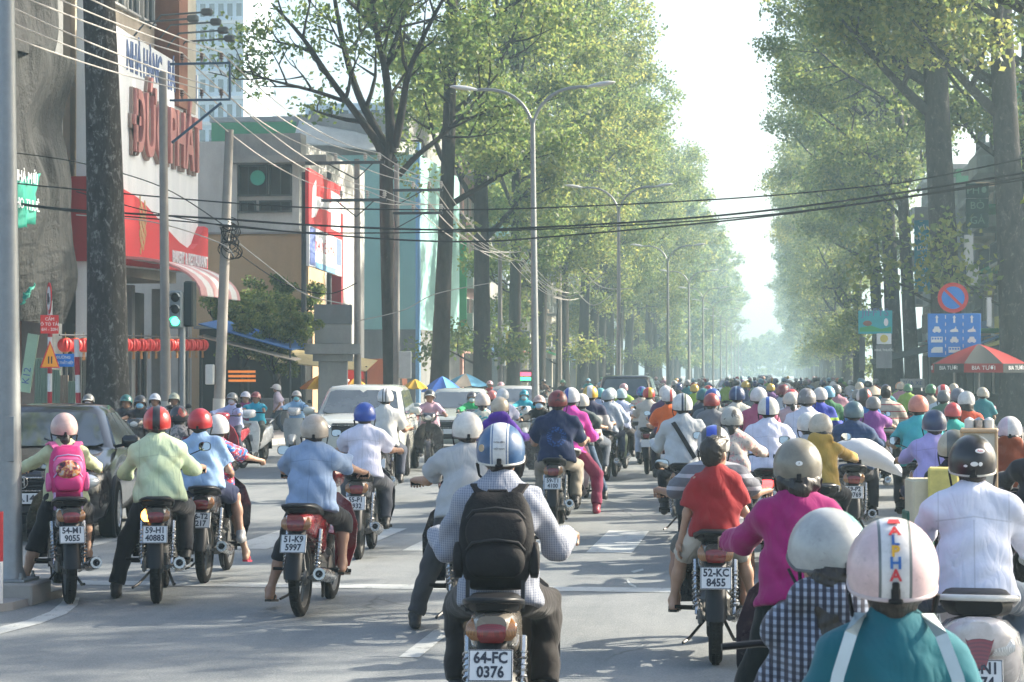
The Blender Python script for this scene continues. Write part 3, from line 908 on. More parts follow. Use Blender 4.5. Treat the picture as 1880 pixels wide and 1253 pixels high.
t_.l(t_.bump(t_.math('ADD', wv_.outputs[0], t_.math('MULTIPLY', t_.noise(P_, 9, 5, .7), .5)), 1.0, .12), p_.inputs['Normal'])
M_NET = t_.m
rs = np.random.default_rng(3)
def net_sheet(y0, y1, z0, z1, X, amp, nfold, seed, ny=110, nz=80):
    rg = np.random.default_rng(seed); ph = rg.uniform(0, 6.28, 8)
    Yv, Zv = np.meshgrid(np.linspace(0, 1, ny), np.linspace(0, 1, nz))
    wy = Yv * (y1 - y0); wz = Zv * (z1 - z0)
    fold = 0; warp = .35 * np.sin(wz * .8 + ph[0]) + .2 * np.sin(wz * 1.9 + wy * .6 + ph[1])
    for k in range(9):
        fr = nfold * rg.uniform(.35, 1.9); fold = fold + (1 - 2 * np.abs(np.sin(fr * (wy + warp * rg.uniform(.6, 1.6)) + rg.uniform(-.25, .25) * wz + rg.uniform(0, 6.28)))) * rg.uniform(.4, 1) * (.55 + .45 * np.sin(wz * rg.uniform(.3, 1.1) + rg.uniform(0, 6.28)))
    fold = fold / 2.4
    sag = np.sin(wz * 1.15 + ph[4] + wy * .35) * .6 + .4 * np.sin(wz * 2.3 + ph[5] - wy * .5)
    x = X + amp * (.6 + fold + .7 * sag)
    V = np.stack([x, y0 + (y1 - y0) * (Yv + .015 * sag), z0 + (z1 - z0) * Zv], -1).reshape(-1, 3)
    F = [(j * ny + i, j * ny + i + 1, (j + 1) * ny + i + 1, (j + 1) * ny + i) for j in range(nz - 1) for i in range(ny - 1)]
    mb = MB(); mb.v = [tuple(v) for v in V.tolist()]; mb.f = F
    return mb
net_sheet(ynb0, ynb1 - .9, 9.3, 20, -17.6, .20, 1.5, 1).build('netting', M_NET, net_b, 80)
net_sheet(ynb0, ynb1 - .6, 3.0, 9.6, -17.45, .26, 1.3, 4).build('netting', M_NET, net_b, 80)
for k in range(5):
    MB().tube([(-17.9, ynb0, 3.2 + 3 * k), (-17.9, ynb1, 3.2 + 3 * k)], .03, 6).build('scaffold_tube', M_IRON, net_b)
M_GREENTARP = flat('green_tarp', (.03, .30, .22), .5, var=.35, scale=2)
def tarp(name, label, pts, mat, seed):
    rg = random.Random(seed); rows = []
    n = 10
    A, B_, C_, D = [Vector(p) for p in pts]
    for j in range(n + 1):
        v = j / n
        rows.append([A.lerp(B_, u / n).lerp(D.lerp(C_, u / n), v) + Vector((.06 * math.sin(u * 1.3 + v * 4 + seed) + rg.uniform(-.015, .015), 0, rg.uniform(-.03, .03))) for u in range(n + 1)])
    mb = MB(); mb.v = [tuple(p) for r_ in rows for p in r_]; mb.f = [(j * (n + 1) + i, j * (n + 1) + i + 1, (j + 1) * (n + 1) + i + 1, (j + 1) * (n + 1) + i) for j in range(n) for i in range(n)]
    o = mb.build(name, mat, None, 60); sol = o.modifiers.new('s', 'SOLIDIFY'); sol.thickness = .01
    return tag(o, label, 'tarpaulin')
def pz(px, py, X): q = on_x(px, X); return (X, q.y, zat(py, q))
tp = tarp('torn_banner', 'torn green banner with white print tied on the dark netting', [pz(26, 422, -16.6), pz(62, 410, -16.6), pz(73, 318, -16.6), pz(28, 332, -16.6)], M_GREENTARP, 2)
text('NHÀ MỚI', .36, M_SIGNW, leftface(-16.52, on_x(48, -16.5).y) @ Matrix.Translation((0, tp.data.vertices[60].co.z + .5, 0)), tp, extrude=.004)
text('CHO THUÊ', .34, M_SIGNW, leftface(-16.52, on_x(48, -16.5).y) @ Matrix.Translation((0, tp.data.vertices[60].co.z - .1, 0)), tp, extrude=.004)
tarp('torn_banner', 'small crumpled green and white rag caught on the dark netting', [pz(40, 560, -16.4), pz(52, 540, -16.4), pz(62, 522, -16.4), pz(45, 540, -16.4)], M_GREENTARP, 5)
# corrugated fence at the foot of the netting, and the leaning pale banner board
fe = empty('site_fence', 'pale green corrugated sheet fence behind the black car', 'fence')
M_CORR = flat('corrugated_sheet', (.32, .40, .31), .5, .2, var=.3, scale=2); M_RUSTSHEET = flat('timber_sheet', (.40, .31, .23), .8, var=.4, scale=2)
for i in range(5):
    xa = at(30 + 16 * i, 42, 0).x; w_ = .20
    rg = []
    for z in (.1, 1.0, 2.1 - .12 * i):
        ring = [(xa + w_ * k / 16, 41.4 + .02 * math.sin(k * 1.57) + z * .05, z) for k in range(17)]
        rg.append(ring + [(p[0], p[1] + .02, p[2]) for p in ring[::-1]])
    MB().loft(rg).build('sheet', M_CORR if i not in (3,) else M_RUSTSHEET, fe, 0)
bb = MB(); bb.box((0, 0, 0), (.22, .05, 1.15)); b0 = at(53, 40.5, 0)
bo = tag(bb.build('banner_board', flat('banner_pale_green', (.38, .52, .34), .5, var=.2, scale=3), None, 0, M=TRS((b0.x, b0.y, 1.98), ry=R(9))), 'tall pale green banner board leaning on the site fence', 'banner')
text('K12', .2, M_SIGNB, Matrix.Translation((0, -.028, -.25)) @ Matrix.Rotation(R(90), 4, 'X') @ Matrix.Rotation(R(90), 4, 'Z'), bo, extrude=.002)

# --- pale concrete house, tan wall, mint wall, set back beyond the bakery
def block(e, name, x0, x1, Y, z0, z1, depth, mat):
    return MB().box(((x0 + x1) / 2, Y + depth / 2, (z0 + z1) / 2), (x1 - x0, depth, z1 - z0)).build(name, mat, e, 0)
def xy(px, Y):
    dv = _f + _r * ((px - CX) / FPX); return dv.x * Y / dv.y
def zy(py, Y, px=700): return zat(py, Vector((xy(px, Y), Y, 0)))
YC = 75.0
con = empty('concrete_house', 'pale concrete house with a deep dark window opening beyond the bakery', 'building')
x0, x1 = xy(300, YC), xy(552, YC)
block(con, 'wall', x0 - 6, x1, YC, 0, zy(255, YC), 12, W_WHITE)
block(con, 'parapet', xy(428, YC), x1 + .05, YC - .25, zy(292, YC) + .01, zy(243, YC), .9, W_CONC)
block(con, 'ledge', xy(428, YC), x1 + 1.1, YC - .7, zy(286, YC) - .25, zy(286, YC), 1.4, W_CONC)
FC = camface(0, YC)
for (pa, pb, ya_, yb_, n) in ((438, 492, 300, 358, 2), (494, 536, 300, 358, 1), (440, 470, 366, 388, 1), (476, 536, 366, 388, 2)):
    window(con, FC, (xy(pa, YC) + xy(pb, YC)) / 2, (zy(ya_, YC) + zy(yb_, YC)) / 2, xy(pb, YC) - xy(pa, YC), zy(ya_, YC) - zy(yb_, YC), n, M_IRON)
block(con, 'pilaster', xy(428, YC), xy(437, YC), YC - .18, zy(420, YC), zy(290, YC), .5, W_WHITE)
block(con, 'pilaster', xy(538, YC), xy(551, YC), YC - .18, zy(420, YC), zy(290, YC), .5, W_WHITE)
MB().lathe([(.001, 0), (.28, 0), (.28, .05), (.001, .05)], 20, Matrix.Translation((xy(476, YC), YC - .25, zy(325, YC))) @ Matrix.Rotation(R(90), 4, 'X')).build('round_badge', M_GREENTARP, con, 30)
tanw = empty('tan_house', 'low house with a plain tan gable wall below the concrete house', 'building')
block(tanw, 'wall', xy(352, 72), xy(566, 72), 72, 0, zy(428, 72), 2.8, W_TAN)
block(tanw, 'coping', xy(352, 72) - .1, xy(566, 72) + .1, 71.9, zy(428, 72), zy(424, 72), 3.0, W_CONC)
ym = 95.0
mint = empty('mint_house', 'tall house with a blank mint green side wall behind the red hoarding', 'building')
block(mint, 'wall', xy(618, ym), xy(772, ym), ym, zy(606, ym), zy(284, ym), 12, W_MINT)
block(mint, 'base_wall', xy(618, ym) - .03, xy(772, ym) + .03, ym - .05, 0, zy(606, ym) + .02, 12, W_GREY)
block(mint, 'upper_wall', xy(540, ym), xy(748, ym), ym + .4, zy(284, ym), zy(205, ym), 11, W_CONC)
for pa, pb in ((630, 652), (680, 702)):
    window(mint, camface(0, ym + .4), (xy(pa, ym) + xy(pb, ym)) / 2, (zy(318, ym) + zy(338, ym)) / 2 + 2.0, xy(pb, ym) - xy(pa, ym), zy(318, ym) - zy(338, ym), 1)
tl_ = tarp('roof_tarp', 'sun bleached tarpaulin stretched over the mint house terrace', [(xy(545, ym), ym - .6, zy(262, ym)), (xy(748, ym), ym - .6, zy(285, ym)), (xy(748, ym), ym + .3, zy(262, ym)), (xy(545, ym), ym + .3, zy(218, ym))], flat('canvas', (.55, .54, .5), .8, var=.3, scale=2), 3)
bp = tag(MB().tube([(xy(765, ym) + .1, ym - .2, 0), (xy(765, ym) + .1, ym - .2, 12.5)], .12, 8).build('drain_pipe', flat('pipe_blue', (.22, .42, .66), .5, var=.2)), 'bright blue drain pipe up the edge of the mint wall', 'pipe')
# far towers
def tower(label, px0, px1, Y, top_py, mat, cols, rows, seed):
    e = empty('tower_block', label, 'building'); xa, xb = xy(px0, Y), xy(px1, Y); zt = zy(top_py, Y)
    block(e, 'wall', xa, xb, Y, 0, zt, 14, mat)
    w = (xb - xa) / cols; h = (zt - 10) / rows
    pm = MB(); pm.box((0, 0, .0), (w * .55, h * .5, .2)); me = pm.mesh('window', M_PANE, 0)
    sl = MB(); sl.box((0, 0, .3), (xb - xa + .3, .35, .8)); ms = sl.mesh('floor_band', W_WHITE, 0)
    F0 = camface(xa, Y)
    for j in range(rows):
        link('floor_band', ms, e, M=F0 @ Matrix.Translation(((xb - xa) / 2, 10 + h * j, 0)))
        for i in range(cols): link('window', me, e, M=F0 @ Matrix.Translation((w * (i + .5), 10 + h * (j + .5), 0)))
    return e
tower('pale blue apartment tower rising far behind the bakery sign', 330, 446, 230, -60, W_BLUE, 7, 13, 1)
tower('distant pale block behind the forked tree and mint house', 560, 790, 170, 188, W_BLUE, 8, 6, 2)
# shop houses of the left side beyond the mint wall
yy = 108.0; k = 0
sgn = [flat('sign_green', (.04, .33, .12), .5), flat('sign_red', (.5, .05, .05), .5), flat('sign_yellow', (.62, .5, .1), .5), flat('sign_pale', (.6, .62, .6), .5), flat('sign_blue', (.06, .18, .4), .5)]
names = ['narrow shop house with green signs behind the dark trunks', 'shop house with a solid balcony front left of the nearest lamp', 'pale shop house between two dark trunks', 'shop house with a yellow sign past the nearest lamp post']
rh = random.Random(12)
while yy < 230:
    w = rh.uniform(4.6, 7.0); H = rh.uniform(10, 18)
    house('shop_house', names[k] if k < 4 else 'shop house half hidden by the left row of trees in the haze', leftface(-18.0 + rh.uniform(-.5, .4), yy), w - .06, 12, H, W_GREEN if k == 0 else WALLS[(k * 3) % 8], floors=int(H / 3.4), style=k % 2, seed=k, group=None if k < 4 else 'hazy shop houses of the left side', awn=sgn[(k + 1) % 5] if k % 2 else None, sign=sgn[k % 5])
    yy += w; k += 1
# right side
yy = 66.0; k = 0
namesr = ['dark shop house front behind the red parasol at the right edge', 'balconied house with a tan panel at the right edge', 'tall shop house with railings behind the right hand trees', 'shop house behind the clump of right hand trunks']
while yy < 140:
    w = rh.uniform(4.4, 6.4); H = rh.uniform(9, 15)
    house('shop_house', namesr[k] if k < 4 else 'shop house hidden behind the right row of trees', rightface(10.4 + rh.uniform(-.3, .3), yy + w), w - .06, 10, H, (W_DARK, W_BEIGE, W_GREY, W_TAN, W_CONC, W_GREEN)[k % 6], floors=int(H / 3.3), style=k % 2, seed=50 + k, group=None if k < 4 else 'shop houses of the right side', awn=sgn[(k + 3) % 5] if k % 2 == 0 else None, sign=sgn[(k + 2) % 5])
    yy += w; k += 1

# ------------------------------------------------------------------ poles, lamps, signals
def pole_label(e, *a): return e
LAMP = {}
def lamp_meshes():
    s = MB(); s.tube([(0, 0, 0), (0, 0, .5), (0, 0, 3), (0, 0, 8.0)], [.12, .10, .09, .06], 12); s.lathe([(.001, .02), (.2, .02), (.2, .05), (.001, .05)], 4)
    LAMP['pole'] = s.mesh('pole', M_STEEL, 50)
    for q, n in ((-1, 'l'), (1, 'r')):
        a = MB(); pts = []
        for t in np.linspace(0, 1, 12):
            pts.append((q * 1.42 * (t ** 1.0) * (.25 + .75 * t), 0, 7.9 + .98 * math.sin(t * math.pi / 2 * 1.08) ** .95))
        a.tube(pts, .042, 8); LAMP['arm' + n] = a.mesh('arm', M_STEEL, 50)
        h = MB(); rg = []
        for t in np.linspace(0, 1, 9):
            wv = .035 + .12 * math.sin(min(1, t * 1.25 + .05) * math.pi / 2) * (1 if t < .75 else math.sqrt(max(.02, 1 - ((t - .75) / .25) ** 2)))
            hv = .03 + .055 * math.sin(t * math.pi) ** .7
            x = q * (1.40 + .72 * t); z = 8.87 + .10 * t
            rg.append([(x, wv * math.cos(u), z + hv * math.sin(u) * (.9 if math.sin(u) > 0 else .45)) for u in [2 * math.pi * k / 14 for k in range(14)]])
        h.loft(rg); LAMP['head' + n] = h.mesh('lamp_head', flat('lamp_housing', (.55, .56, .56), .4, .2, var=.15), 50)
lamp_meshes()
ys_ = [on_x(px, MEDX).y for px in (984, 1136, 1226)]
step = 30.0
labs = ['nearest twin armed steel street lamp on the median', 'second twin armed street lamp crossed by the cables', 'third twin armed street lamp in front of the trees']
yl = ys_ + [ys_[-1] + step * (i + 1) for i in range(9)]
for i, y in enumerate(yl):
    e_ = empty('street_lamp', labs[i] if i < 3 else 'twin armed street lamp in the haze, ' + ('fourth', 'fifth', 'sixth', 'seventh', 'eighth', 'ninth', 'tenth', 'eleventh', 'twelfth')[i - 3] + ' along the median', 'street lamp', TRS((MEDX, y, .17), rz=R(0), ry=R(-.6 if i == 0 else 0)), 'street lamps along the median')
    for kx in ('pole', 'arml', 'armr', 'headl', 'headr'): link({'pole': 'pole', 'arml': 'arm', 'armr': 'arm', 'headl': 'lamp_head', 'headr': 'lamp_head'}[kx], LAMP[kx], e_)

M_INSUL = flat('insulator_porcelain', (.16, .12, .10), .3, var=.3); M_INSULW = flat('insulator_pale', (.5, .47, .42), .4, var=.3)
M_POLEPAINT = flat('whitewash', (.5, .48, .44), .9, var=.3, scale=3)
def util_pole(label, px_b, X, ztop, r0=.13, px_t=None, white=True):
    b = on_x(px_b, X, .1); e = empty('utility_pole', label, 'utility pole', Matrix.Translation(b))
    dx = 0
    if px_t is not None:
        d = (b - EYE).dot(_f); dx = (px_t - px_b) / FPX * d
    MB().tube([(0, 0, 0), (dx * .5, 0, ztop / 2), (dx, 0, ztop)], [r0, r0 * .85, r0 * .7], 12).build('post', M_CONCRETE, e, 50)
    if white: MB().tube([(0, 0, 0), (dx * .12, 0, 1.1)], r0 * 1.03, 12).build('whitewashed_foot', M_POLEPAINT, e, 50)
    return e, b, dx
def insulator(mb, p, s=1.0):
    M = Matrix.Translation(Vector(p))
    mb.lathe([(.02 * s, 0), (.02 * s, .05 * s), (.055 * s, .06 * s), (.03 * s, .09 * s), (.055 * s, .11 * s), (.03 * s, .14 * s), (.045 * s, .17 * s), (.001, .2 * s)], 8, M)
pA, bA, _ = util_pole('concrete utility pole with a blue iron side frame left of the traffic light', 306, -12.5, 7.95, .115, 297)
dA = (bA - EYE).dot(_f); zA = lambda py: zat(py, bA) - .1
fr = MB()
def lx(px): return (px - 300) / FPX * dA
zt_, zb_ = zA(117), zA(184)
fr.box((lx(362), 0, zt_), (lx(420) - lx(306), .05, .045)); fr.box((lx(362), 0, zb_), (lx(420) - lx(306), .05, .045)); fr.box((lx(418), .005, (zt_ + zb_) / 2), (.04, .045, zt_ - zb_ - .05)); fr.tube([(lx(309), .0, zA(262)), (lx(402), .0, zA(190))], .03, 6)
fr.build('side_frame', M_BLUEIRON, pA, 30)
tipsA = []
for px in (328, 365, 402):
    for zz in (zt_ + .035, zb_ + .035):
        im = MB(); insulator(im, (lx(px), 0, zz)); im.build('insulator', M_INSUL, pA, 40); tipsA.append(bA + Vector((lx(px), 0, zz + .19)))
pB, bB, dxB = util_pole('leaning dark utility pole with a white box and meter right of the traffic light', 400, -12.6, zat(238, on_x(400, -12.6)) - .1, .14, 421)
MB().bbox((dxB * .72 - .03, -.14, zat(410, bB) - .1), (.32, .22, .16), .03).build('junction_box', M_ACUNIT, pB)
MB().bbox((-.14, -.15, zat(688, bB) - .1), (.2, .14, .46), .02).build('meter_box', M_ACUNIT, pB)
tg = MB(); rt_ = random.Random(9)
for k in range(16):
    z = zat(425, bB) - .1 + rt_.uniform(-.45, .25); a = rt_.uniform(0, 6.28); q = rt_.uniform(.12, .3)
    tg.torus((0, 0, 0), q, .012, 14, 4, Matrix.Translation((dxB * .68 + .12, -.05, z)) @ Matrix.Rotation(a, 4, 'Z') @ Matrix.Rotation(rt_.uniform(.6, 1.5), 4, 'X'))
tg.build('cable_coil', M_RUBBER, pB)
def crossarm_pole(label, px, X, toppy, arms, px_t=None):
    e, b, dx = util_pole(label, px, X, zat(toppy, on_x(px, X)) - .1, .12, px_t)
    d = (b - EYE).dot(_f); tips = []
    for (pa, pb, py, pins) in arms:
        z = zat(py, b) - .1
        l = lambda q: (q - px) / FPX * d
        a = MB(); a.box(((l(pa) + l(pb)) / 2, -.12, z), (l(pb) - l(pa), .08, .09)); a.tube([(l(pa) * .6, -.12, z), (dx, -.1, z - .5)], .02, 5); a.tube([(l(pb) * .6, -.12, z), (dx, -.1, z - .5)], .02, 5)
        a.build('crossarm', M_IRON, e, 30)
        for q in pins:
            im = MB(); insulator(im, (l(q), -.12, z + .04), 1.3); im.build('insulator', M_INSULW, e, 40); tips.append(b + Vector((l(q), -.12, z + .28)))
    return e, b, tips
pC, bC, tipsC = crossarm_pole('brown utility pole with two crossarms beside the red hoarding', 657, -12.4, 292, [(560, 708, 299, (617, 672, 698)), (590, 712, 368, (627, 676, 708))], 655)
pD, bD, tipsD = crossarm_pole('pale utility pole right of the forked tree trunk', 728, -12.4, 300, [(722, 815, 350, (760, 790, 812)), (722, 815, 392, (760, 790, 812))])
MB().bbox((.32, -.16, zat(676, bD)), (.42, .1, .9), .02).build('notice_board', M_ACUNIT, pD)
for i, (px, py, lab) in enumerate(((918, 470, 'slim pale pole left of the nearest street lamp'), (1028, 480, 'slim pale pole between trunks right of the nearest lamp'))):
    util_pole(lab, px, -12.4, zat(py, on_x(px, -12.4)), .13)

# wires
M_WIRE_D = flat('cable_black', (.02, .022, .022), .6, var=.2); M_WIRE_L = flat('cable_grey', (.42, .40, .37), .6, var=.2)
def wire(pts, r, mat, label, group=None, n=26, name='power_cable'):
    mb = MB(); out = []
    if len(pts) == 2:
        a, b = Vector(pts[0]), Vector(pts[1]); L = (b - a).length; sag = L * .022
        out = [a.lerp(b, i / n) - Vector((0, 0, sag * 4 * (i / n) * (1 - i / n))) for i in range(n + 1)]
    else:
        P_ = [Vector(p) for p in pts]
        for i in range(len(P_) - 1):
            p0, p1, p2, p3 = P_[max(0, i - 1)], P_[i], P_[i + 1], P_[min(len(P_) - 1, i + 2)]
            for k in range(8):
                t = k / 8
                out.append(.5 * ((2 * p1) + (p2 - p0) * t + (2 * p0 - 5 * p1 + 4 * p2 - p3) * t * t + (3 * p1 - p0 - 3 * p2 + p3) * t ** 3))
        out.append(P_[-1])
    mb.tube(out, r, 5)
    return tag(mb.build(name, mat, None, 60), label, 'cable', group)
def yp(px, py, Y):
    dv = _f + _r * ((px - CX) / FPX) - _u * ((py - CY) / FPX)
    return EYE + dv * (Y / dv.y)
for i, (pl, r_) in enumerate((([(20, 336), (140, 348), (480, 377), (720, 385), (970, 383), (1340, 365), (1600, 342), (1700, 328), (1960, 275)], .016),
                              ([(20, 372), (140, 386), (400, 402), (560, 413), (780, 422), (970, 419), (1300, 398), (1600, 362), (1960, 305)], .023),
                              ([(20, 374), (140, 389), (420, 414), (600, 428), (980, 422), (1330, 402), (1620, 368), (1960, 312)], .015),
                              ([(410, 415), (560, 428), (720, 440), (860, 444), (990, 437), (1340, 405), (1600, 372), (1960, 318)], .019))):
    wire([yp(px, py, 44.0 + .12 * i) for px, py in pl], r_, M_WIRE_D, ('uppermost black cable strung right across the street', 'thickest black cable strung across the street', 'thin black cable twisted along the thickest one', 'lowest black cable strung across the street')[i], 'cables across the street')
k = 0
for ta, tc in zip(tipsA, (tipsC[0], tipsC[3], tipsC[1], tipsC[4], tipsC[2], tipsC[5])):
    wire((ta, tc), .014, M_WIRE_L, 'pale wire running from the blue framed pole to the twin crossarms', 'pale wires between the utility poles')
    q = ta + Vector((.15 * (k % 3) - .6, -30, .5 + .25 * (k // 3)))
    wire((q, ta), .014, M_WIRE_L, 'pale wire coming from the near side to the blue framed pole', 'pale wires between the utility poles'); k += 1
for tc, td in zip(tipsC, tipsD):
    wire((tc, td), .014, M_WIRE_L, 'pale wire from the twin crossarms to the next pole', 'pale wires between the utility poles')
for i, td in enumerate(tipsD):
    wire((td, Vector((-12.2 + .3 * (i % 3), 96, 7.0 + .5 * (i // 3)))), .016, M_WIRE_L, 'pale sagging wire between the dark trunks', 'pale sagging wires among the trunks')
    wire((Vector((-12.2 + .3 * (i % 3), 96, 7.0 + .5 * (i // 3))), Vector((-12.0, 128, 6.4 + .4 * (i // 3)))), .016, M_WIRE_L, 'pale sagging wire between the dark trunks', 'pale sagging wires among the trunks')
for i, (pp) in enumerate((([(140, 352), (280, 390), (410, 415)]), ([(140, 395), (280, 408), (400, 445), (430, 470)]), ([(20, 280), (150, 300), (300, 345), (420, 420)]), ([(430, 440), (500, 495), (560, 540), (640, 560)]), ([(430, 460), (520, 520), (600, 540), (655, 520)]), ([(655, 590), (740, 570), (800, 540), (900, 520)]))):
    wire([yp(px, py, 45 + 4 * (i // 3) + (12 if i == 5 else 0)) for px, py in pp], .013, M_WIRE_D if i % 2 == 0 else M_WIRE_L, ('slack service wire between the bakery front and the leaning pole', 'slack service wire from the leaning pole to the hoarding', 'slack service wire beyond the brown pole')[(i // 3) if i < 5 else 2], 'slack service wires')
for i, (pp) in enumerate(([(1010, 500), (1060, 530), (1110, 500)], [(1050, 470), (1100, 525), (1160, 530)], [(1040, 510), (1085, 560), (1125, 540)], [(1000, 520), (1040, 545), (1090, 525)])):
    wire([yp(px, py, 118) for px, py in pp], .03, M_WIRE_L, 'drooping pale cable loop between the trunks right of the nearest lamp', 'drooping cable loops')

# traffic light
M_GREENLIT = glow('signal_green', (.05, 1.0, .42), 4.0)
tb = on_x(335, -12.0, .1); dT = (tb - EYE).dot(_f); sT = dT / FPX
tr = empty('traffic_light', 'grey traffic light showing green on a slim post', 'traffic light', Matrix.Translation(tb))
MB().tube([(0, 0, 0), (0, 0, zat(600, tb) - .1)], .06, 10).build('post', M_STEEL, tr)
zc = (zat(534, tb) + zat(604, tb)) / 2 - .1; hh = (zat(534, tb) - zat(604, tb))
M_HOUS = flat('signal_housing', (.22, .25, .26), .5, var=.2)
MB().bbox((-.10, -.08, zc), (.27, .2, hh), .03).build('housing', M_HOUS, tr)
MB().bbox((.13, .10, zc + .12), (.2, .3, hh * 1.2), .03).build('side_housing', flat('signal_housing_dark', (.02, .03, .03), .5), tr)
for i, (dz) in enumerate((.24, 0, -.24)):
    ln = MB(); ln.lathe([(.001, .03), (.05, .028), (.085, .015), (.09, 0)], 20, Matrix.Translation((-.10, -.185, zc + dz)) @ Matrix.Rotation(R(90), 4, 'X'))
    lo = ln.build('lens', M_GREENLIT if i == 2 else flat('lens_off', (.015, .015, .015), .2), tr)
    vz = MB(); rg = []
    for yv in (-.18, -.30): rg.append([(-.10 + .10 * math.cos(t), yv, zc + dz + .10 * math.sin(t)) for t in np.linspace(R(10), R(170), 11)] + [(-.10 + .108 * math.cos(t), yv, zc + dz + .108 * math.sin(t)) for t in np.linspace(R(170), R(10), 11)])
    vz.loft(rg); vz.build('hood', M_HOUS, tr)

# near steel signal pole on its concrete block
sp = empty('signal_pole', 'thick galvanised steel pole bolted to a concrete block, left edge', 'pole', Matrix.Translation(at(20, 16.2, 0)))
MB().bbox((.03, 0, .08), (.44, .44, .18), .015).build('concrete_block', M_CONCRETE, sp)
MB().bbox((0, 0, .18), (.34, .34, .022), .005).build('base_plate', M_STEEL, sp)
MB().tube([(0, 0, .18), (0, 0, .28), (-.01, 0, 1.2), (-.055, 0, 5.2)], [.125, .09, .085, .055], 20).build('post', M_STEEL, sp, 50)
hatch = MB(); hatch.bbox((.015, -.078, 1.28), (.08, .016, .36), .006); hatch.build('hatch_door', M_STEEL, sp)
for sx_ in (-1, 1):
    for sy_ in (-1, 1):
        bt = MB(); bt.lathe([(.001, .05), (.012, .05), (.012, .02), (.02, .02), (.02, 0)], 6, Matrix.Translation((.13 * sx_, .13 * sy_, .19))); bt.build('bolt', M_STEEL, sp)
def banded_post(label, px, d, h, r_=.035, lean=0):
    e = empty('banded_post', label, 'post', Matrix.Translation(at(px, d, 0)))
    n = int(h / .33)
    for i in range(n):
        MB().tube([(lean * i / n, 0, h * i / n), (lean * (i + 1) / n, 0, h * (i + 1) / n)], r_, 10).build('band', flat('post_white', (.72, .71, .69), .5, var=.2) if i % 2 == 0 else flat('post_red', (.45, .03, .04), .5, var=.2), e)
    return e
banded_post('short red and white post at the foot of the steel pole', -2, 15.6, .75, .03)
bp1 = banded_post('red and white banded post carrying the round no entry for lorries sign', 91, 40.3, 3.2, .045)
bp2 = banded_post('leaning red and white banded post carrying the blue street name plate', 147, 40.6, 2.45, .05, -.08)
def d_at(px, d): return at(px, d, 0)
def sign_disc(mb, r_, M, z0, z1, n=32): mb.lathe([(.001, z0), (r_, z0), (r_, z1), (.001, z1)], n, M)
# round sign, turned towards the side street
M_ENW = flat('enamel_white', (.74, .74, .72), .4, var=.12); M_ENR = flat('enamel_red', (.55, .03, .03), .4, var=.12); M_ENB = flat('enamel_blue', (.03, .20, .60), .4, var=.15, scale=5); M_ENK = flat('enamel_black', (.02, .02, .02), .4); M_ENY = flat('enamel_amber', (.75, .30, .02), .4, var=.1)
p_ = d_at(90, 40.2); rs_ = empty('road_sign', 'round red rimmed no lorries sign above a red plate', 'road sign', Matrix.Translation((p_.x, p_.y, zat(548, p_))) @ Matrix.Rotation(R(-62), 4, 'Z') @ Matrix.Rotation(R(90), 4, 'X'))
a = MB(); sign_disc(a, .31, None, 0, .015); a.build('sign_rim', M_ENR, rs_, 30)
a = MB(); sign_disc(a, .23, None, .016, .02); a.build('sign_face', M_ENW, rs_, 30)
a = MB(); a.prism([(-.15, -.08), (.15, -.08), (.15, .02), (.07, .02), (.05, .10), (-.15, .10)], .021, .026); sign_disc(a, .035, Matrix.Translation((-.08, -.09, 0)), .021, .026, 12); sign_disc(a, .035, Matrix.Translation((.08, -.09, 0)), .021, .026, 12); a.build('lorry_symbol', M_ENK, rs_, 0)
p2_ = d_at(92, 40.1); z2 = zat(596, p2_)
pl_ = empty('road_sign', 'red plate with white lettering under the round sign', 'road sign', frame_for((p2_.x, p2_.y - .06, z2), (.8, .6, 0), (0, 0, 1)))
MB().bbox((0, 0, 0), (.36, .36, .012), .004).build('sign_face', M_ENR, pl_)
for i, s in enumerate(('CẤM', 'Ô TÔ TẢI', '6H - 20H')): text(s, .085, M_ENW, Matrix.Translation((0, .10 - .10 * i, .008)), pl_, extrude=.001)
p3_ = d_at(93, 40.0); tri = empty('road_sign', 'orange triangular warning sign on the banded post', 'road sign', frame_for((p3_.x, p3_.y - .07, zat(652, p3_)), (.75, .66, 0), (0, 0, 1)))
MB().prism([(-.2, -.25), (.2, -.25), (.0, .28)], 0, .012).build('sign_face', M_ENR, tri, 0); MB().prism([(-.165, -.23), (.165, -.23), (.0, .22)], .013, .018).build('sign_field', M_ENY, tri, 0)
a = MB(); a.box((-.03, -.1, .021), (.025, .14, .004)); a.box((.03, -.1, .021), (.025, .14, .004)); a.build('symbol', M_ENK, tri, 0)
p4_ = d_at(117, 40.2); stn = empty('street_name_plate', 'blue street name plate between the two banded posts', 'street sign', frame_for((p4_.x, p4_.y - .04, zat(662, p4_)), (1, .1, 0), (0, 0, 1)))
MB().bbox((0, 0, 0), (.42, .25, .012), .004).build('sign_face', M_ENB, stn)
text('ĐƯỜNG', .075, M_ENW, Matrix.Translation((.0, .055, .0075)), stn, extrude=.001, bold=.0015); text('TÔN THẤT HIỆP', .072, M_ENW, Matrix.Translation((0, -.05, .0075)), stn, extrude=.001, bold=.0015, narrow=.72)

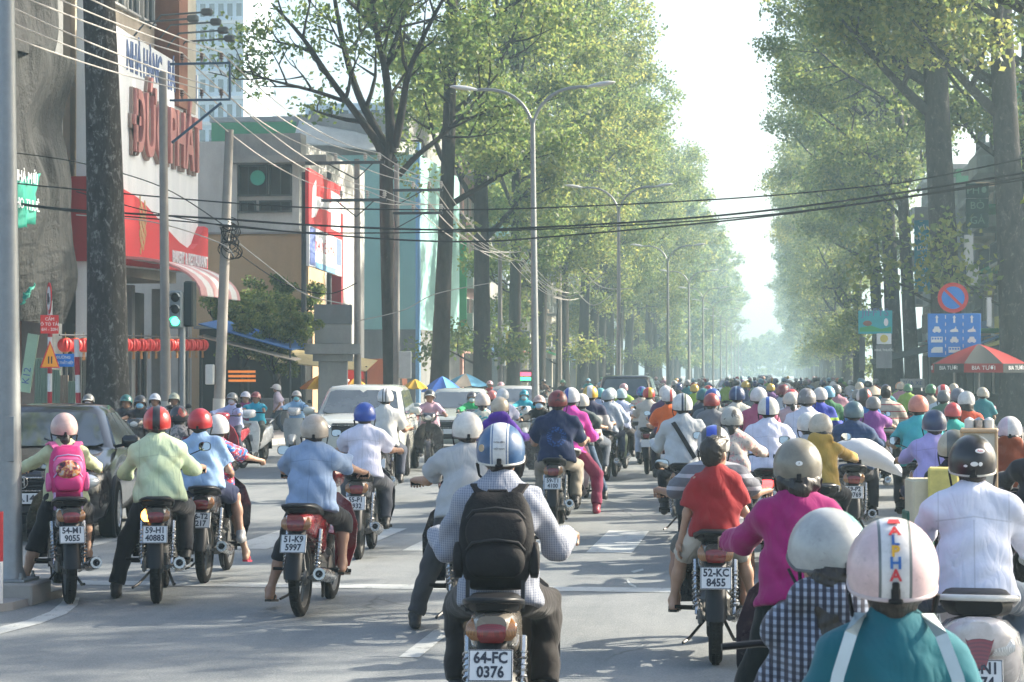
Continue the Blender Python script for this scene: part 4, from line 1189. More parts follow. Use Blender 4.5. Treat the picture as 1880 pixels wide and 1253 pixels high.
# concrete monument column
mb_ = on_x(612, -12.9, .1); dM = (mb_ - EYE).dot(_f); q_ = dM / FPX
mon = empty('concrete_column', 'square grey concrete column with a wide cap behind the white car', 'column', Matrix.Translation(mb_) @ Matrix.Rotation(R(10), 4, 'Z'))
M_CONC2 = wallmat('monument_concrete', (.30, .31, .30), .3, 1.5)
zz = lambda py: zat(py, mb_) - .1
MB().box((0, 0, zz(664) / 2), (52 * q_, .9, zz(664))).build('shaft', M_CONC2, mon, 0)
MB().box((0, 0, (zz(664) + zz(651)) / 2), (72 * q_, 1.15, zz(651) - zz(664) - .01)).build('cap_step', M_CONC2, mon, 0)
MB().box((0, 0, (zz(651) + zz(632)) / 2), (100 * q_, 1.6, zz(632) - zz(651) - .01)).build('cap_slab', M_CONC2, mon, 0)
MB().box((0, 0, (zz(632) + zz(596)) / 2), (66 * q_, 1.05, zz(596) - zz(632) - .01)).build('upper_block', M_CONC2, mon, 0)
MB().box((0, 0, (zz(596) + zz(560)) / 2), (68 * q_, 1.1, zz(560) - zz(596) - .01)).build('top_block', wallmat('monument_dark', (.17, .19, .2), .3, 1.5), mon, 0)

# red and white hoarding on its own frame
XH = -15.2
def hy(px): return on_x(px, XH).y - on_x(560, XH).y
def hz(px, py): return zat(py, on_x(px, XH))
FH = leftface(XH, on_x(560, XH).y)
ho = empty('hoarding', 'tall red and white advertising hoarding beside the brown utility pole', 'hoarding')
MB().prism([(hy(560), hz(560, 412)), (hy(620), hz(620, 440)), (hy(620), hz(620, 343)), (hy(560), hz(560, 308))], 0, .12).build('upper_panel', M_SIGNR, ho, 0, M=FH)
wv = [[(563, 350), (571, 335), (571, 392), (580, 395), (600, 400), (600, 378), (590, 372), (575, 362), (571, 372), (563, 390)], [(601, 352), (618, 361), (618, 428), (601, 420)]]
for w_ in ([(567, 345), (573, 330), (573, 360), (581, 362), (600, 372), (600, 390), (590, 385), (578, 383), (572, 398), (565, 400)], [(601, 350), (618, 360), (618, 428), (601, 420)]):
    MB().prism([(hy(px), hz(px, py)) for px, py in w_], .121, .13).build('white_emblem', M_SIGNW, ho, 0, M=FH)
MB().prism([(hy(562), hz(562, 488)), (hy(622), hz(622, 508)), (hy(622), hz(622, 441)), (hy(562), hz(562, 413.5))], 0, .10).build('lower_panel', M_SIGNW, ho, 0, M=FH)
for a_, b_ in ((563, 573), (612, 621)):
    MB().prism([(hy(a_), hz(a_, 486)), (hy(b_), hz(b_, 486 + (b_ - a_) * .33)), (hy(b_), hz(b_, 442 if a_ > 600 else 420)), (hy(a_), hz(a_, 438 if a_ > 600 else 416))], .101, .11).build('blue_border', flat('border_blue', (.16, .22, .5), .5, var=.3), ho, 0, M=FH)
MB().prism([(hy(574), hz(574, 492)), (hy(611), hz(611, 504)), (hy(611), hz(611, 494)), (hy(574), hz(574, 481))], .101, .11).build('sky_band', flat('band_blue', (.2, .42, .66), .5), ho, 0, M=FH)
text('KHUYẾN MÃI', .52, M_SIGNR, FH @ Matrix.Translation((hy(592), hz(592, 458), .104)), ho, extrude=.002)
for px in (566, 612):
    MB().tube([(XH - .15, on_x(px, XH).y, 0), (XH - .15, on_x(px, XH).y, hz(px, 316))], .09, 8).build('post', M_IRON, ho)
MB().box((XH - .2, on_x(628, XH).y, hz(628, 400) / 2), (.4, .3, hz(628, 385))).build('red_post', flat('post_dark_red', (.30, .03, .04), .5), ho, 0)

backdrop = empty('shade_backdrop', 'low dark shed filling in the shade behind the food stalls and small trees', 'backdrop')
block(backdrop, 'wall', xy(366, 70.5), xy(560, 70.5), 70.5, 0, 3.3, 1.2, W_DARK); block(backdrop, 'roof', xy(364, 70.5), xy(562, 70.5), 69.9, 3.31, 3.42, 2.0, W_GREY)  # dark wall added to stand for the darkness beneath the awnings
# small trees in front of the tan wall
SM = [tree_meshes(80 + i, 5.4, 2.2, 2.4, .12, M_BARK, M_LEAF if i < 2 else M_LEAF2, nclus=170, per=80, lsize=.16, nlimb=9, clr=(.45, .8)) for i in range(3)]
for px, X, s, l_ in ((452, -16.2, 1.02, 'spreading dark green tree before the tan wall, nearer the bakery'), (520, -16.8, 1.08, 'spreading dark green tree before the tan wall, nearer the concrete column')):
    plant_tree('small_tree', SM[0 if px < 500 else 1], on_x(px, X, .1), l_, rz=px, s=s * .74)
plant_tree('small_tree', SM[2], on_x(505, -14.4, .1), 'young bright green tree in front of the darker small trees', s=.55, sz=.60)

# ------------------------------------------------------------------ parasols, stalls and signs on both pavements
def parasol(label, px, X, py_top, py_edge, w_px, cols, valance=None, words=None, cat='parasol'):
    b = on_x(px, X, .1); d = (b - EYE).dot(_f); rad = w_px / 2 / FPX * d; zt, ze = zat(py_top, b) - .1, zat(py_edge, b) - .1
    e = empty('parasol', label, cat, Matrix.Translation(b) @ Matrix.Rotation(R(22.5), 4, 'Z'))
    MB().tube([(0, 0, 0), (0, 0, zt)], .025, 8).build('pole', M_STEEL, e)
    n = 8
    for i in range(n):
        a0, a1 = 2 * math.pi * i / n, 2 * math.pi * (i + 1) / n
        mb = MB(); rows = []
        for t in np.linspace(0.02, 1, 6):
            z = zt - (zt - ze) * t ** 1.25; row = []
            for u in np.linspace(0, 1, 5):
                p0 = Vector((math.cos(a0), math.sin(a0), 0)); p1 = Vector((math.cos(a1), math.sin(a1), 0)); p = p0.lerp(p1, u) * rad * t
                row.append((p.x, p.y, z - .05 * math.sin(math.pi * u) * t))
            rows.append(row + [(x * .995, y * .995, z_ - .012) for x, y, z_ in row[::-1]])
        mb.loft(rows); mb.build('canopy_panel', cols[i % len(cols)], e, 40)
        if valance:
            p0 = Vector((math.cos(a0), math.sin(a0), 0)) * rad * 1.002; p1 = Vector((math.cos(a1), math.sin(a1), 0)) * rad * 1.002
            mb = MB(); hv = .24
            mb.add([p0 + Vector((0, 0, ze - .004)), p1 + Vector((0, 0, ze - .004)), p1 * 1.01 + Vector((0, 0, ze - hv)), p0 * 1.01 + Vector((0, 0, ze - hv))], [(0, 1, 2, 3)])
            o = mb.build('valance', valance[i % len(valance)], e, 0); so_ = o.modifiers.new('s', 'SOLIDIFY'); so_.thickness = .012
            if words:
                mid = (p0 + p1) / 2 * 1.03; xa = (p1 - p0).normalized()
                text(words, .15, M_ENW, frame_for((mid.x, mid.y, ze - hv / 2), xa, (0, 0, 1)), o, extrude=.002)
    return e
fb = lambda n, c: flat(n, c, .85, var=.2, scale=4, spec=.08)
PB, PLB, PY, PO, PR, PG, PC = fb('parasol_blue', (.05, .14, .52)), fb('parasol_light_blue', (.16, .42, .62)), fb('parasol_yellow', (.62, .40, .06)), fb('parasol_orange', (.68, .22, .03)), fb('parasol_red', (.27, .035, .035)), fb('parasol_grey', (.055, .06, .06)), fb('parasol_cream', (.6, .52, .42))
parasol('blue beer garden parasol left of the dark trunks', 812, -11.6, 691, 718, 80, [PB, PB, PLB, PB])
parasol('light blue and cream parasol right of the blue one', 855, -12.0, 686, 708, 88, [PLB, PLB, PC])
parasol('plain yellow parasol beside the pale utility pole', 762, -12.4, 696, 712, 48, [PY])
parasol('orange parasol left of the concrete column', 585, -14.5, 690, 712, 70, [PO, PO, PY])
parasol('orange parasol right of the concrete column', 652, -14.8, 694, 712, 54, [PO, PY])
parasol('faded red and grey market parasol with a lettered valance at the right', 1797, 5.45, 632, 668, 178, [PR, PG], [PG, PR], 'BIA TƯƠI')
b_ = on_x(455, -15.2); st_ = empty('food_stall', 'food stall with a blue tarpaulin roof and lit orange boards behind the leaning pole', 'stall', Matrix.Translation((b_.x, b_.y, .1)))
tq = MB(); tq.loft([[(-1.2, -1, 3.1), (1.6, -1.2, 2.35), (1.6, -1.2, 2.32), (-1.2, -1, 3.07)], [(-1.2, 1.6, 3.3), (1.6, 1.4, 2.5), (1.6, 1.4, 2.47), (-1.2, 1.6, 3.27)]]); tq.build('tarpaulin', fb('tarp_blue', (.07, .16, .36)), st_, 0)
tq = MB(); tq.loft([[(-1.2, -1.1, 2.75), (1.7, -1.3, 2.05), (1.7, -1.3, 2.02), (-1.2, -1.1, 2.72)], [(-1.2, -.4, 2.8), (1.7, -.5, 2.1), (1.7, -.5, 2.07), (-1.2, -.4, 2.77)]]); tq.build('awning_edge', PC, st_, 0)
for k in range(3): MB().box((-.1, -.3 + .02 * k, 1.72 - .13 * k), (.8, .04, .07)).build('lit_board', glow('lit_orange', (1.0, .30, .05), .30), st_, 0)
for x_ in (-1.1, 1.5): MB().tube([(x_, -1, 0), (x_, -1, 2.6)], .03, 6).build('post', M_IRON, st_)
MB().bbox((.2, 0, .5), (2.2, .8, .9), .05).build('counter', W_GREY, st_)
b_ = on_x(545, -14.0); cv = empty('shop_awning', 'faded yellow canvas awning left of the concrete column', 'awning', Matrix.Translation((b_.x, b_.y + 4, .1)))
tq = MB(); tq.loft([[(-2.6, 0, 2.15), (1.4, -.6, 1.75), (1.4, -.6, 1.72), (-2.6, 0, 2.12)], [(-2.6, 1.5, 2.6), (1.4, 1.3, 2.1), (1.4, 1.3, 2.07), (-2.6, 1.5, 2.57)]]); tq.build('canvas', fb('canvas_yellow', (.52, .42, .22)), cv, 0)
for x_ in (-2.5, 1.3): MB().tube([(x_, 0, 0), (x_, 0, 1.9)], .03, 6).build('post', M_IRON, cv)
b_ = on_x(695, -14.6); st2 = empty('brick_kiosk', 'low brick kiosk with a red board behind the white car', 'kiosk', Matrix.Translation((b_.x, b_.y, .1)))
MB().box((0, 0, 1.1), (1.9, 1.5, 2.2)).build('wall', wallmat('kiosk_brick', (.36, .14, .08), .3), st2, 0); MB().box((-.9, -.82, 1.7), (1.0, .1, .5)).build('board', M_ENR, st2, 0)
led = on_x(961, -15.0); ls_ = empty('light_sign', 'small red and green lit shop sign beside the nearest lamp post', 'sign', frame_for((led.x, led.y, zat(691, led)), (1, 0, 0), (0, 0, 1)))
MB().bbox((0, 0, -.05), (1.1, .75, .08), .02).build('case', M_ENK, ls_); MB().box((0, .12, .0), (.9, .22, .02)).build('red_line', glow('lit_red', (1.0, .06, .12), 2.0), ls_, 0); MB().box((0, -.16, .0), (.9, .2, .02)).build('green_line', glow('lit_green', (.05, 1.0, .25), 2.0), ls_, 0)
sgl = [(842, 520, 30, 160, sgn[0], 'tall green shop sign between the dark trunks', -16.6), (934, 640, 24, 60, sgn[2], 'yellow upright sign left of the nearest lamp post', -14.5), (862, 500, 16, 60, sgn[3], 'white hanging shop sign right of the green one', -16.4), (918, 640, 20, 65, sgn[3], 'white upright panel behind the trunks', -14.8), (1136, 720, 10, 40, sgn[1], 'small red upright banner behind the black car', -13.4), (860, 610, 18, 70, sgn[3], 'pale shop panel above the light blue parasol', -16.2)]
for px, py, w_, h_, m_, lab, X in sgl:
    b_ = on_x(px, X); d_ = (b_ - EYE).dot(_f) / FPX
    e_ = empty('hanging_sign', lab, 'sign', frame_for((b_.x, b_.y, zat(py, b_)), (1, 0, 0), (0, 0, 1)))
    MB().bbox((0, 0, 0), (w_ * d_, h_ * d_, .16), .02).build('panel', m_, e_); MB().box((-.6, h_ * d_ * .3, 0), (1.2, .05, .05)).build('bracket', M_IRON, e_, 0)

# right pavement: lane sign, no parking sign, shop signs
pR = Vector((xy(1752, 57.0), 57.0, .1))
ln_ = empty('lane_sign', 'blue lane sign with rows of white vehicle symbols', 'road sign', frame_for((pR.x, pR.y, (zat(577, pR) + zat(655, pR)) / 2), (1, 0, 0), (0, 0, 1)))
q_ = 57.0 / FPX * 1.008; Wd, Hd = 93 * q_, 78 * q_
MB().bbox((0, 0, 0), (Wd, Hd, .03), .008).build('sign_face', M_ENB, ln_)
def ic(mb, pts, x, y, s): mb.prism([(x + a * s, y + b * s) for a, b in pts], .016, .022)
CAR = [(-.5, -.3), (-.38, -.3), (-.34, -.4), (-.2, -.4), (-.16, -.3), (.16, -.3), (.2, -.4), (.34, -.4), (.38, -.3), (.5, -.3), (.5, .0), (.36, .08), (.26, .36), (-.26, .36), (-.36, .08), (-.5, 0)]
BUS = [(-.7, -.34), (.7, -.34), (.7, .36), (-.7, .36)]
VAN = [(-.7, -.34), (.7, -.34), (.7, .36), (-.35, .36), (-.68, .05)]
MOTO = [(-.5, -.3), (-.25, -.34), (.2, -.3), (.5, -.3), (.42, 0), (.25, .05), (.2, .42), (.02, .1), (-.25, .02), (-.5, -.1)]
ARR = [(-.12, -.5), (.12, -.5), (.12, .2), (.24, .2), (0, .55), (-.24, .2), (-.12, .2)]
for c, col_ in enumerate(((ARR, CAR, BUS, VAN), (ARR, MOTO, CAR, BUS), (ARR, MOTO, CAR, VAN))):
    for r_, g_ in enumerate(col_):
        mb = MB(); ic(mb, g_, (c - 1) * Wd * .33, Hd * (.37 - .235 * r_), .22 if r_ else .2)
        mb.build('symbol', M_ENW, ln_, 0)
        if g_ is BUS:
            for j in range(4):
                MB().box(((c - 1) * Wd * .33 - .11 + .072 * j, Hd * (.37 - .235 * r_) + .03, .024), (.045, .05, .003)).build('bus_window', M_ENB, ln_, 0)
for s in (-1, 1):
    for j in range(6):
        MB().box((s * Wd * .166, Hd * (.42 - .165 * j), .018), (.02, .09, .004)).build('lane_dash', M_ENW, ln_, 0)
np_ = empty('no_parking_sign', 'round red and blue no parking sign above the lane sign', 'road sign', frame_for((xy(1750, 57), 57.0, zat(547, pR)), (1, 0, 0), (0, 0, 1)))
a = MB(); sign_disc(a, .41, None, -.01, .02, 40); a.build('sign_rim', M_ENR, np_, 30)
a = MB(); sign_disc(a, .305, None, .021, .026, 40); a.build('sign_face', M_ENB, np_, 30)
MB().box((0, 0, .029), (.6, .075, .004), Matrix.Rotation(R(-45), 4, 'Z')).build('slash', M_ENR, np_, 0)
tag(MB().tube([(pR.x, 57.08, .1), (pR.x, 57.08, zat(525, pR))], .03, 8).build('sign_post', M_STEEL), 'thin steel post behind the lane and no parking signs', 'post')
def flat_sign(label, px, py, w_, h_, Y, mat, lines=(), size=.2, ink=None, extra=None):
    p = Vector((xy(px, Y), Y, 0)); q = Y / FPX * 1.008
    e = empty('hanging_sign', label, 'sign', frame_for((p.x, p.y, zat(py, p)), (1, 0, 0), (0, 0, 1)))
    MB().bbox((0, 0, 0), (w_ * q, h_ * q, .08), .01).build('panel', mat, e)
    for s, dy in lines: text(s, size, ink or M_ENW, Matrix.Translation((0, dy, .043)), e, extrude=.002)
    if extra: extra(e, q)
    return e
def jiffy(e, q):
    MB().prism([(-28 * q, -17 * q), (28 * q, -17 * q), (28 * q, -8 * q), (10 * q, -12 * q), (-8 * q, -6 * q), (-28 * q, -10 * q)], .041, .045).build('meadow_print', sgn[0], e, 0)
    MB().ell((-14 * q, -2 * q, .045), (8 * q, 5 * q, .006), 12, 6).build('brown_print', W_BRICK, e)
    MB().ell((19 * q, 0, .045), (4 * q, 7 * q, .006), 12, 6).build('white_print', M_ENW, e)
flat_sign('small teal and white pictured sign hung on the leaning tree', 1607, 592, 60, 42, 66, fb('sign_teal', (.05, .35, .38)), (('JIFFYS', .3),), .34, M_SIGNB, jiffy)
def yel(e, q): a = MB(); sign_disc(a, 7 * q, None, .041, .05); a.build('yellow_emblem', sgn[2], e, 30)
flat_sign('small white sign with a yellow round emblem below the teal one', 1623, 622, 26, 20, 66, M_ENW, extra=yel)
flat_sign('grey notice board under the yellow emblem sign', 1623, 655, 28, 42, 66, W_GREY, (('NHÀ THUỐC', .2),), .1)
flat_sign('narrow grey post board left of the emblem sign', 1583, 650, 10, 60, 84.5, W_GREY)
flat_sign('tall teal shop sign with white characters between grey trunks', 1697, 470, 34, 128, 72, fb('sign_deep_teal', (.02, .20, .27)), (('VĂN', .95), ('PHÒNG', .6), ('LUẬT', .25), ('SƯ', -.1), ('A', -.4), ('R', -.7), ('N', -1.0)), .2, M_ENW)
flat_sign('pale weathered cap board over the tall teal sign', 1697, 392, 34, 24, 72, W_GREY)
flat_sign('white angled shop board right of the round no parking sign', 1779, 460, 16, 56, 66, W_WHITE)
flat_sign('short white board below the angled one', 1786, 507, 22, 34, 66, W_WHITE)
flat_sign('thin white upright strip sign right of the lane sign', 1816, 573, 8, 52, 62, W_WHITE)
for i, py in enumerate((350, 378, 405)):
    flat_sign('dark green hanging sign with pale characters, ' + ('topmost', 'middle', 'lowest')[i] + ' of three beside the trunk', 1795, py, 40, 26, 68, fb('sign_dark_green', (.01, .04, .035)), ((('PHỞ', 'BÒ', 'GÀ')[i], 0),), .34, fb('pale_green_ink', (.16, .26, .19)))
flat_sign('pale board hanging behind the striped shirt man', 1675, 704, 42, 16, 74, W_WHITE, (('SỬA XE', 0),), .2, M_SIGNB)
for i, (px, Y, lab) in enumerate(((1680, 80, 'dark canvas stall roof behind the turquoise shirt rider'), (1840, 70, 'dark canvas stall roof behind the red parasol'))):
    x_ = xy(px, Y); e_ = empty('market_stall', lab, 'stall', Matrix.Translation((x_, Y, .1)))
    tq = MB(); tq.loft([[(-1.6, 0, 2.0), (1.5, 0, 2.75), (1.5, 0, 2.72), (-1.6, 0, 1.97)], [(-1.6, 2.4, 2.2), (1.5, 2.4, 3.0), (1.5, 2.4, 2.97), (-1.6, 2.4, 2.17)]]); tq.build('canvas', fb('canvas_dark', (.035, .045, .045)), e_, 0)
    for a_ in (-1.5, 1.4): MB().tube([(a_, .1, 0), (a_, .1, 2.1)], .03, 6).build('post', M_IRON, e_)
    MB().bbox((0, 1.2, .5), (2.4, 1.2, .95), .05).build('counter', W_DARK, e_)

# ------------------------------------------------------------------ smooth bodies: blended volumes polygonised on a grid
def v3(a): return np.array(a, dtype=np.float32)

def cap(a, b, ra, rb, k=.03, sq=None):
    """tapered capsule"""
    a = v3(a); b = v3(b); ba = b - a; L2 = float(ba @ ba) + 1e-12
    rm = max(ra, rb)
    lo = np.minimum(a, b) - rm; hi = np.maximum(a, b) + rm
    def f(X, Y, Z):
        x = X - a[0]; y = Y - a[1]; z = Z - a[2]
        t = np.clip((x * ba[0] + y * ba[1] + z * ba[2]) / L2, 0, 1)
        return np.sqrt((x - t * ba[0]) ** 2 + (y - t * ba[1]) ** 2 + (z - t * ba[2]) ** 2) - (ra + (rb - ra) * t)
    return (f, lo, hi, k)

def ello(c, r, M=None, k=.04):
    """ellipsoid, M = 3x3 rotation (columns are its axes)"""
    c = v3(c); r = v3(r); rm = float(max(r))
    m = None if M is None else np.array(M, dtype=np.float32)
    def f(X, Y, Z):
        x = X - c[0]; y = Y - c[1]; z = Z - c[2]
        if m is not None:
            x, y, z = (m[0, 0] * x + m[1, 0] * y + m[2, 0] * z, m[0, 1] * x + m[1, 1] * y + m[2, 1] * z, m[0, 2] * x + m[1, 2] * y + m[2, 2] * z)
        k0 = np.sqrt((x / r[0]) ** 2 + (y / r[1]) ** 2 + (z / r[2]) ** 2)
        k1 = np.sqrt((x / r[0] ** 2) ** 2 + (y / r[1] ** 2) ** 2 + (z / r[2] ** 2) ** 2) + 1e-6
        return k0 * (k0 - 1) / k1
    return (f, c - rm, c + rm, k)

def cut(p, n):
    """keep the side the normal points away from"""
    p = v3(p); n = v3(n); n = n / np.linalg.norm(n)
    return lambda X, Y, Z: (X - p[0]) * n[0] + (Y - p[1]) * n[1] + (Z - p[2]) * n[2]

def capcut(a, b, ra, rb, k=.03, over=.0):
    """tapered tube with a flat open-looking far end (sleeve, trouser leg)"""
    f0, lo, hi, kk = cap(a, Vector(b) + (Vector(b) - Vector(a)).normalized() * .06, ra, rb, k)
    pl = cut(b, Vector(b) - Vector(a))
    def f(X, Y, Z): return np.maximum(f0(X, Y, Z), pl(X, Y, Z))
    return (f, lo, hi, k)

def polygonise(prims, h, cuts=(), noise=None):
    lo = np.min([p[1] for p in prims], axis=0) - 3 * h - .01
    hi = np.max([p[2] for p in prims], axis=0) + 3 * h + .01
    n = np.ceil((hi - lo) / h).astype(int) + 1
    ax = [lo[i] + h * np.arange(n[i], dtype=np.float32) for i in range(3)]
    D = np.full(n, .3, dtype=np.float32)
    for f, a, b, k in prims:
        pad = k + 2.5 * h + .012
        i0 = np.maximum(np.floor((a - pad - lo) / h).astype(int), 0); i1 = np.minimum(np.ceil((b + pad - lo) / h).astype(int) + 1, n)
        sl_ = tuple(slice(i0[q], i1[q]) for q in range(3))
        X = ax[0][sl_[0]][:, None, None]; Y = ax[1][sl_[1]][None, :, None]; Z = ax[2][sl_[2]][None, None, :]
        d = f(X, Y, Z); o = D[sl_]
        hh = np.clip(.5 + .5 * (o - d) / k, 0, 1)
        D[sl_] = o * (1 - hh) + d * hh - k * hh * (1 - hh)
    if noise is not None:
        D = D + noise(ax[0][:, None, None], ax[1][None, :, None], ax[2][None, None, :])
    for c in cuts:
        D = np.maximum(D, c(ax[0][:, None, None], ax[1][None, :, None], ax[2][None, None, :]))
    D = D.astype(np.float32)
    # surface nets
    S = D < 0
    cnt = np.zeros(n - 1, dtype=np.int8)
    for dx in (0, 1):
        for dy in (0, 1):
            for dz in (0, 1):
                cnt += S[dx:n[0] - 1 + dx, dy:n[1] - 1 + dy, dz:n[2] - 1 + dz]
    act = (cnt > 0) & (cnt < 8)
    I, J, K = np.nonzero(act)
    idx = np.full(n - 1, -1, dtype=np.int32); idx[I, J, K] = np.arange(len(I))
    acc = np.zeros((len(I), 3), dtype=np.float32); num = np.zeros(len(I), dtype=np.float32)
    co = [(dx, dy, dz) for dx in (0, 1) for dy in (0, 1) for dz in (0, 1)]
    vals = {c: D[I + c[0], J + c[1], K + c[2]] for c in co}
    for c in co:
        for q in range(3):
            if c[q] == 0:
                e = list(c); e[q] = 1; e = tuple(e)
                a, b = vals[c], vals[e]
                m = (a < 0) != (b < 0)
                t = np.where(m, a / np.where(np.abs(a - b) < 1e-9, 1, a - b), 0)
                p = np.zeros((len(I), 3), dtype=np.float32) + np.array(c, dtype=np.float32)
                p[:, q] += t
                acc[m] += p[m]; num[m] += 1
    V = (np.stack([I, J, K], 1) + acc / num[:, None]) * h + lo
    F = []
    for q in range(3):
        u, w = (q + 1) % 3, (q + 2) % 3
        A = S; sa = [slice(None)] * 3; sb = [slice(None)] * 3
        sa[q] = slice(0, n[q] - 1); sb[q] = slice(1, n[q])
        ch = A[tuple(sa)] != A[tuple(sb)]
        P = np.array(np.nonzero(ch)).T
        P = P[(P[:, u] > 0) & (P[:, w] > 0) & (P[:, u] < n[u] - 1) & (P[:, w] < n[w] - 1)]
        def cell(du, dw):
            c = P.copy(); c[:, u] += du; c[:, w] += dw
            return idx[c[:, 0], c[:, 1], c[:, 2]]
        qd = np.stack([cell(-1, -1), cell(0, -1), cell(0, 0), cell(-1, 0)], 1)
        fl_ = ~S[P[:, 0], P[:, 1], P[:, 2]]
        qd[fl_] = qd[fl_][:, ::-1]
        F.append(qd)
    F = np.concatenate(F)
    F = F[(F >= 0).all(1)]
    return V, F

def np_mesh(name, V, F, mat=None, smooth=True, extra=None):
    me = bpy.data.meshes.new(name)
    if extra is not None and extra.v:
        vs = [tuple(x) for x in V.tolist()] + extra.v
        b = len(V)
        fs = F.tolist() + [tuple(i + b for i in f) for f in extra.f]
        me.from_pydata(vs, [], fs)
    else:
        nv, nf = len(V), len(F)
        me.vertices.add(nv); me.vertices.foreach_set('co', V.astype(np.float32).ravel())
        me.loops.add(nf * 4); me.loops.foreach_set('vertex_index', F.astype(np.int32).ravel())
        me.polygons.add(nf); me.polygons.foreach_set('loop_start', np.arange(0, nf * 4, 4, dtype=np.int32))
        me.polygons.foreach_set('loop_total', np.full(nf, 4, dtype=np.int32))
        me.update(calc_edges=True)
    if mat: me.materials.append(mat)
    if smooth: me.shade_smooth()
    return me

# ------------------------------------------------------------------ people: materials
def cloth_mat(name, pattern=None):
    """cloth in the object's colour; pattern(t, coord, colour) may change it"""
    t = NT(name); p = t.pr(); c = t.coord()
    col = t.objcol()
    if pattern: col = pattern(t, c, col)
    nz = t.noise(c, 14, 5, .65)
    f = t.math('MULTIPLY_ADD', nz, .3, .85)
    mm = t.n('ShaderNodeMix', data_type='RGBA', blend_type='MULTIPLY'); mm.inputs[0].default_value = 1
    t.l(col, mm.inputs[6]); t.l(f, mm.inputs[7]); t.l(mm.outputs[2], p.inputs['Base Color'])
    p.inputs['Roughness'].default_value = .85; p.inputs['Specular IOR Level'].default_value = .2
    p.inputs['Sheen Weight'].default_value = .15
    mp = t.n('ShaderNodeMapping'); mp.inputs['Scale'].default_value = (1.6, 1, .7); mp.inputs['Rotation'].default_value = (.2, .7, 0)
    t.l(c, mp.inputs[0])
    fo = t.noise(mp.outputs[0], 5.5, 2, .5, 1.4)
    fo = t.math('ABSOLUTE', t.math('SUBTRACT', fo, .5))
    cr = t.noise(c, 38, 4, .65, .8)
    b1 = t.bump(t.math('MULTIPLY_ADD', cr, .05, t.math('MULTIPLY', fo, 1.6)), .5, .02)
    bb = t.n('ShaderNodeBump'); bb.inputs['Strength'].default_value = .15; bb.inputs['Distance'].default_value = .003
    t.l(t.noise(c, 400, 2), bb.inputs['Height']); t.l(b1, bb.inputs['Normal'])
    t.l(bb.outputs[0], p.inputs['Normal'])
    return t.m
def stripes(axis, period, duty, c2):
    def f(t, c, col):
        x = t.xyz(c)[axis]
        q = t.math('FRACT', t.math('MULTIPLY', t.math('ADD', x, 5.0), 1 / period))
        return t.mix(t.math('LESS_THAN', q, duty), col, c2)
    return f
def plaid(period, duty, c2, c3):
    def f(t, c, col):
        X = t.xyz(c)
        q = t.math('LESS_THAN', t.math('FRACT', t.math('MULTIPLY', t.math('ADD', X[0], 5.0), 1 / period)), duty)
        w = t.math('LESS_THAN', t.math('FRACT', t.math('MULTIPLY', t.math('ADD', X[2], 5.0), 1 / period)), duty)
        return t.mix(t.math('MULTIPLY', w, .6), t.mix(q, col, c2), c3)
    return f
def floral(c2, c3, scale=22, amt=.5):
    def f(t, c, col):
        a = t.ramp(t.noise(c, scale, 2, .5, .6), [(amt + .06, 0.0), (amt + .09, 1.0)])
        b = t.ramp(t.noise(c, scale * 1.7, 2, .5, .4), [(.60, 0.0), (.63, 1.0)])
        return t.mix(b, t.mix(a, col, c2), c3)
    return f
M_CLOTH = cloth_mat('cloth')
def _seams(t, c, col):
    X = t.xyz(c); a = t.math('ABSOLUTE', X[0])
    m1 = t.math('MULTIPLY', t.math('LESS_THAN', a, .0035), t.math('LESS_THAN', X[2], 1.13))
    m2 = t.math('MULTIPLY', t.math('LESS_THAN', t.math('ABSOLUTE', t.math('SUBTRACT', X[2], t.math('MULTIPLY_ADD', a, -.16, 1.145))), .0035), t.math('LESS_THAN', a, .17))
    m3 = t.math('LESS_THAN', t.math('ABSOLUTE', t.math('SUBTRACT', a, .158)), .003)
    m = t.math('MAXIMUM', t.math('MAXIMUM', m1, m2), m3)
    mm = t.n('ShaderNodeMix', data_type='RGBA', blend_type='MULTIPLY'); t.l(t.math('MULTIPLY', m, .24), mm.inputs[0]); t.l(col, mm.inputs[6]); mm.inputs[7].default_value = (.25, .25, .25, 1)
    return mm.outputs[2]
M_SHIRT = cloth_mat('sewn_shirt_cloth', _seams)
M_JEANS = cloth_mat('trouser_cloth')
M_PINSTRIPE = cloth_mat('fine_check_cloth', plaid(.011, .42, (.15, .17, .23), (.33, .35, .40)))
M_PLAIDBW = cloth_mat('bold_check_cloth', plaid(.020, .45, (.30, .34, .42), (.02, .02, .03)))
M_HSTRIPE = cloth_mat('grey_stripe_cloth', stripes(2, .085, .3, (.42, .42, .46)))
M_BEIGESTRIPE = cloth_mat('beige_stripe_cloth', stripes(2, .11, .16, (.30, .06, .07)))
M_VSTRIPE = cloth_mat('blue_stripe_cloth', stripes(0, .035, .25, (.36, .44, .60)))
M_FLORAL = cloth_mat('floral_cloth', floral((.62, .32, .30), (.30, .30, .28)))
M_FLORAL_BLUE = cloth_mat('red_blue_print_cloth', floral((.05, .18, .45), (.7, .7, .75), 26, .45))
M_FLORAL_TEAL = cloth_mat('teal_print_cloth', floral((.06, .33, .36), (.5, .5, .42), 18, .5))
M_FLORAL_GREY = cloth_mat('grey_print_cloth', floral((.12, .12, .13), (.42, .36, .34), 24, .46))
M_LIMEBAND = cloth_mat('lime_band_cloth', lambda t, c, col: t.mix(t.math('LESS_THAN', t.math('ABSOLUTE', t.math('SUBTRACT', t.xyz(c)[2], 1.10)), .022), col, (.30, .52, .06)))
M_YOKE = cloth_mat('navy_yoke_cloth', lambda t, c, col: t.mix(t.math('GREATER_THAN', t.xyz(c)[2], 1.15), col, (.025, .03, .07)))
M_KNIT = cloth_mat('rib_knit_cloth', stripes(2, .014, .4, (.012, .025, .06)))
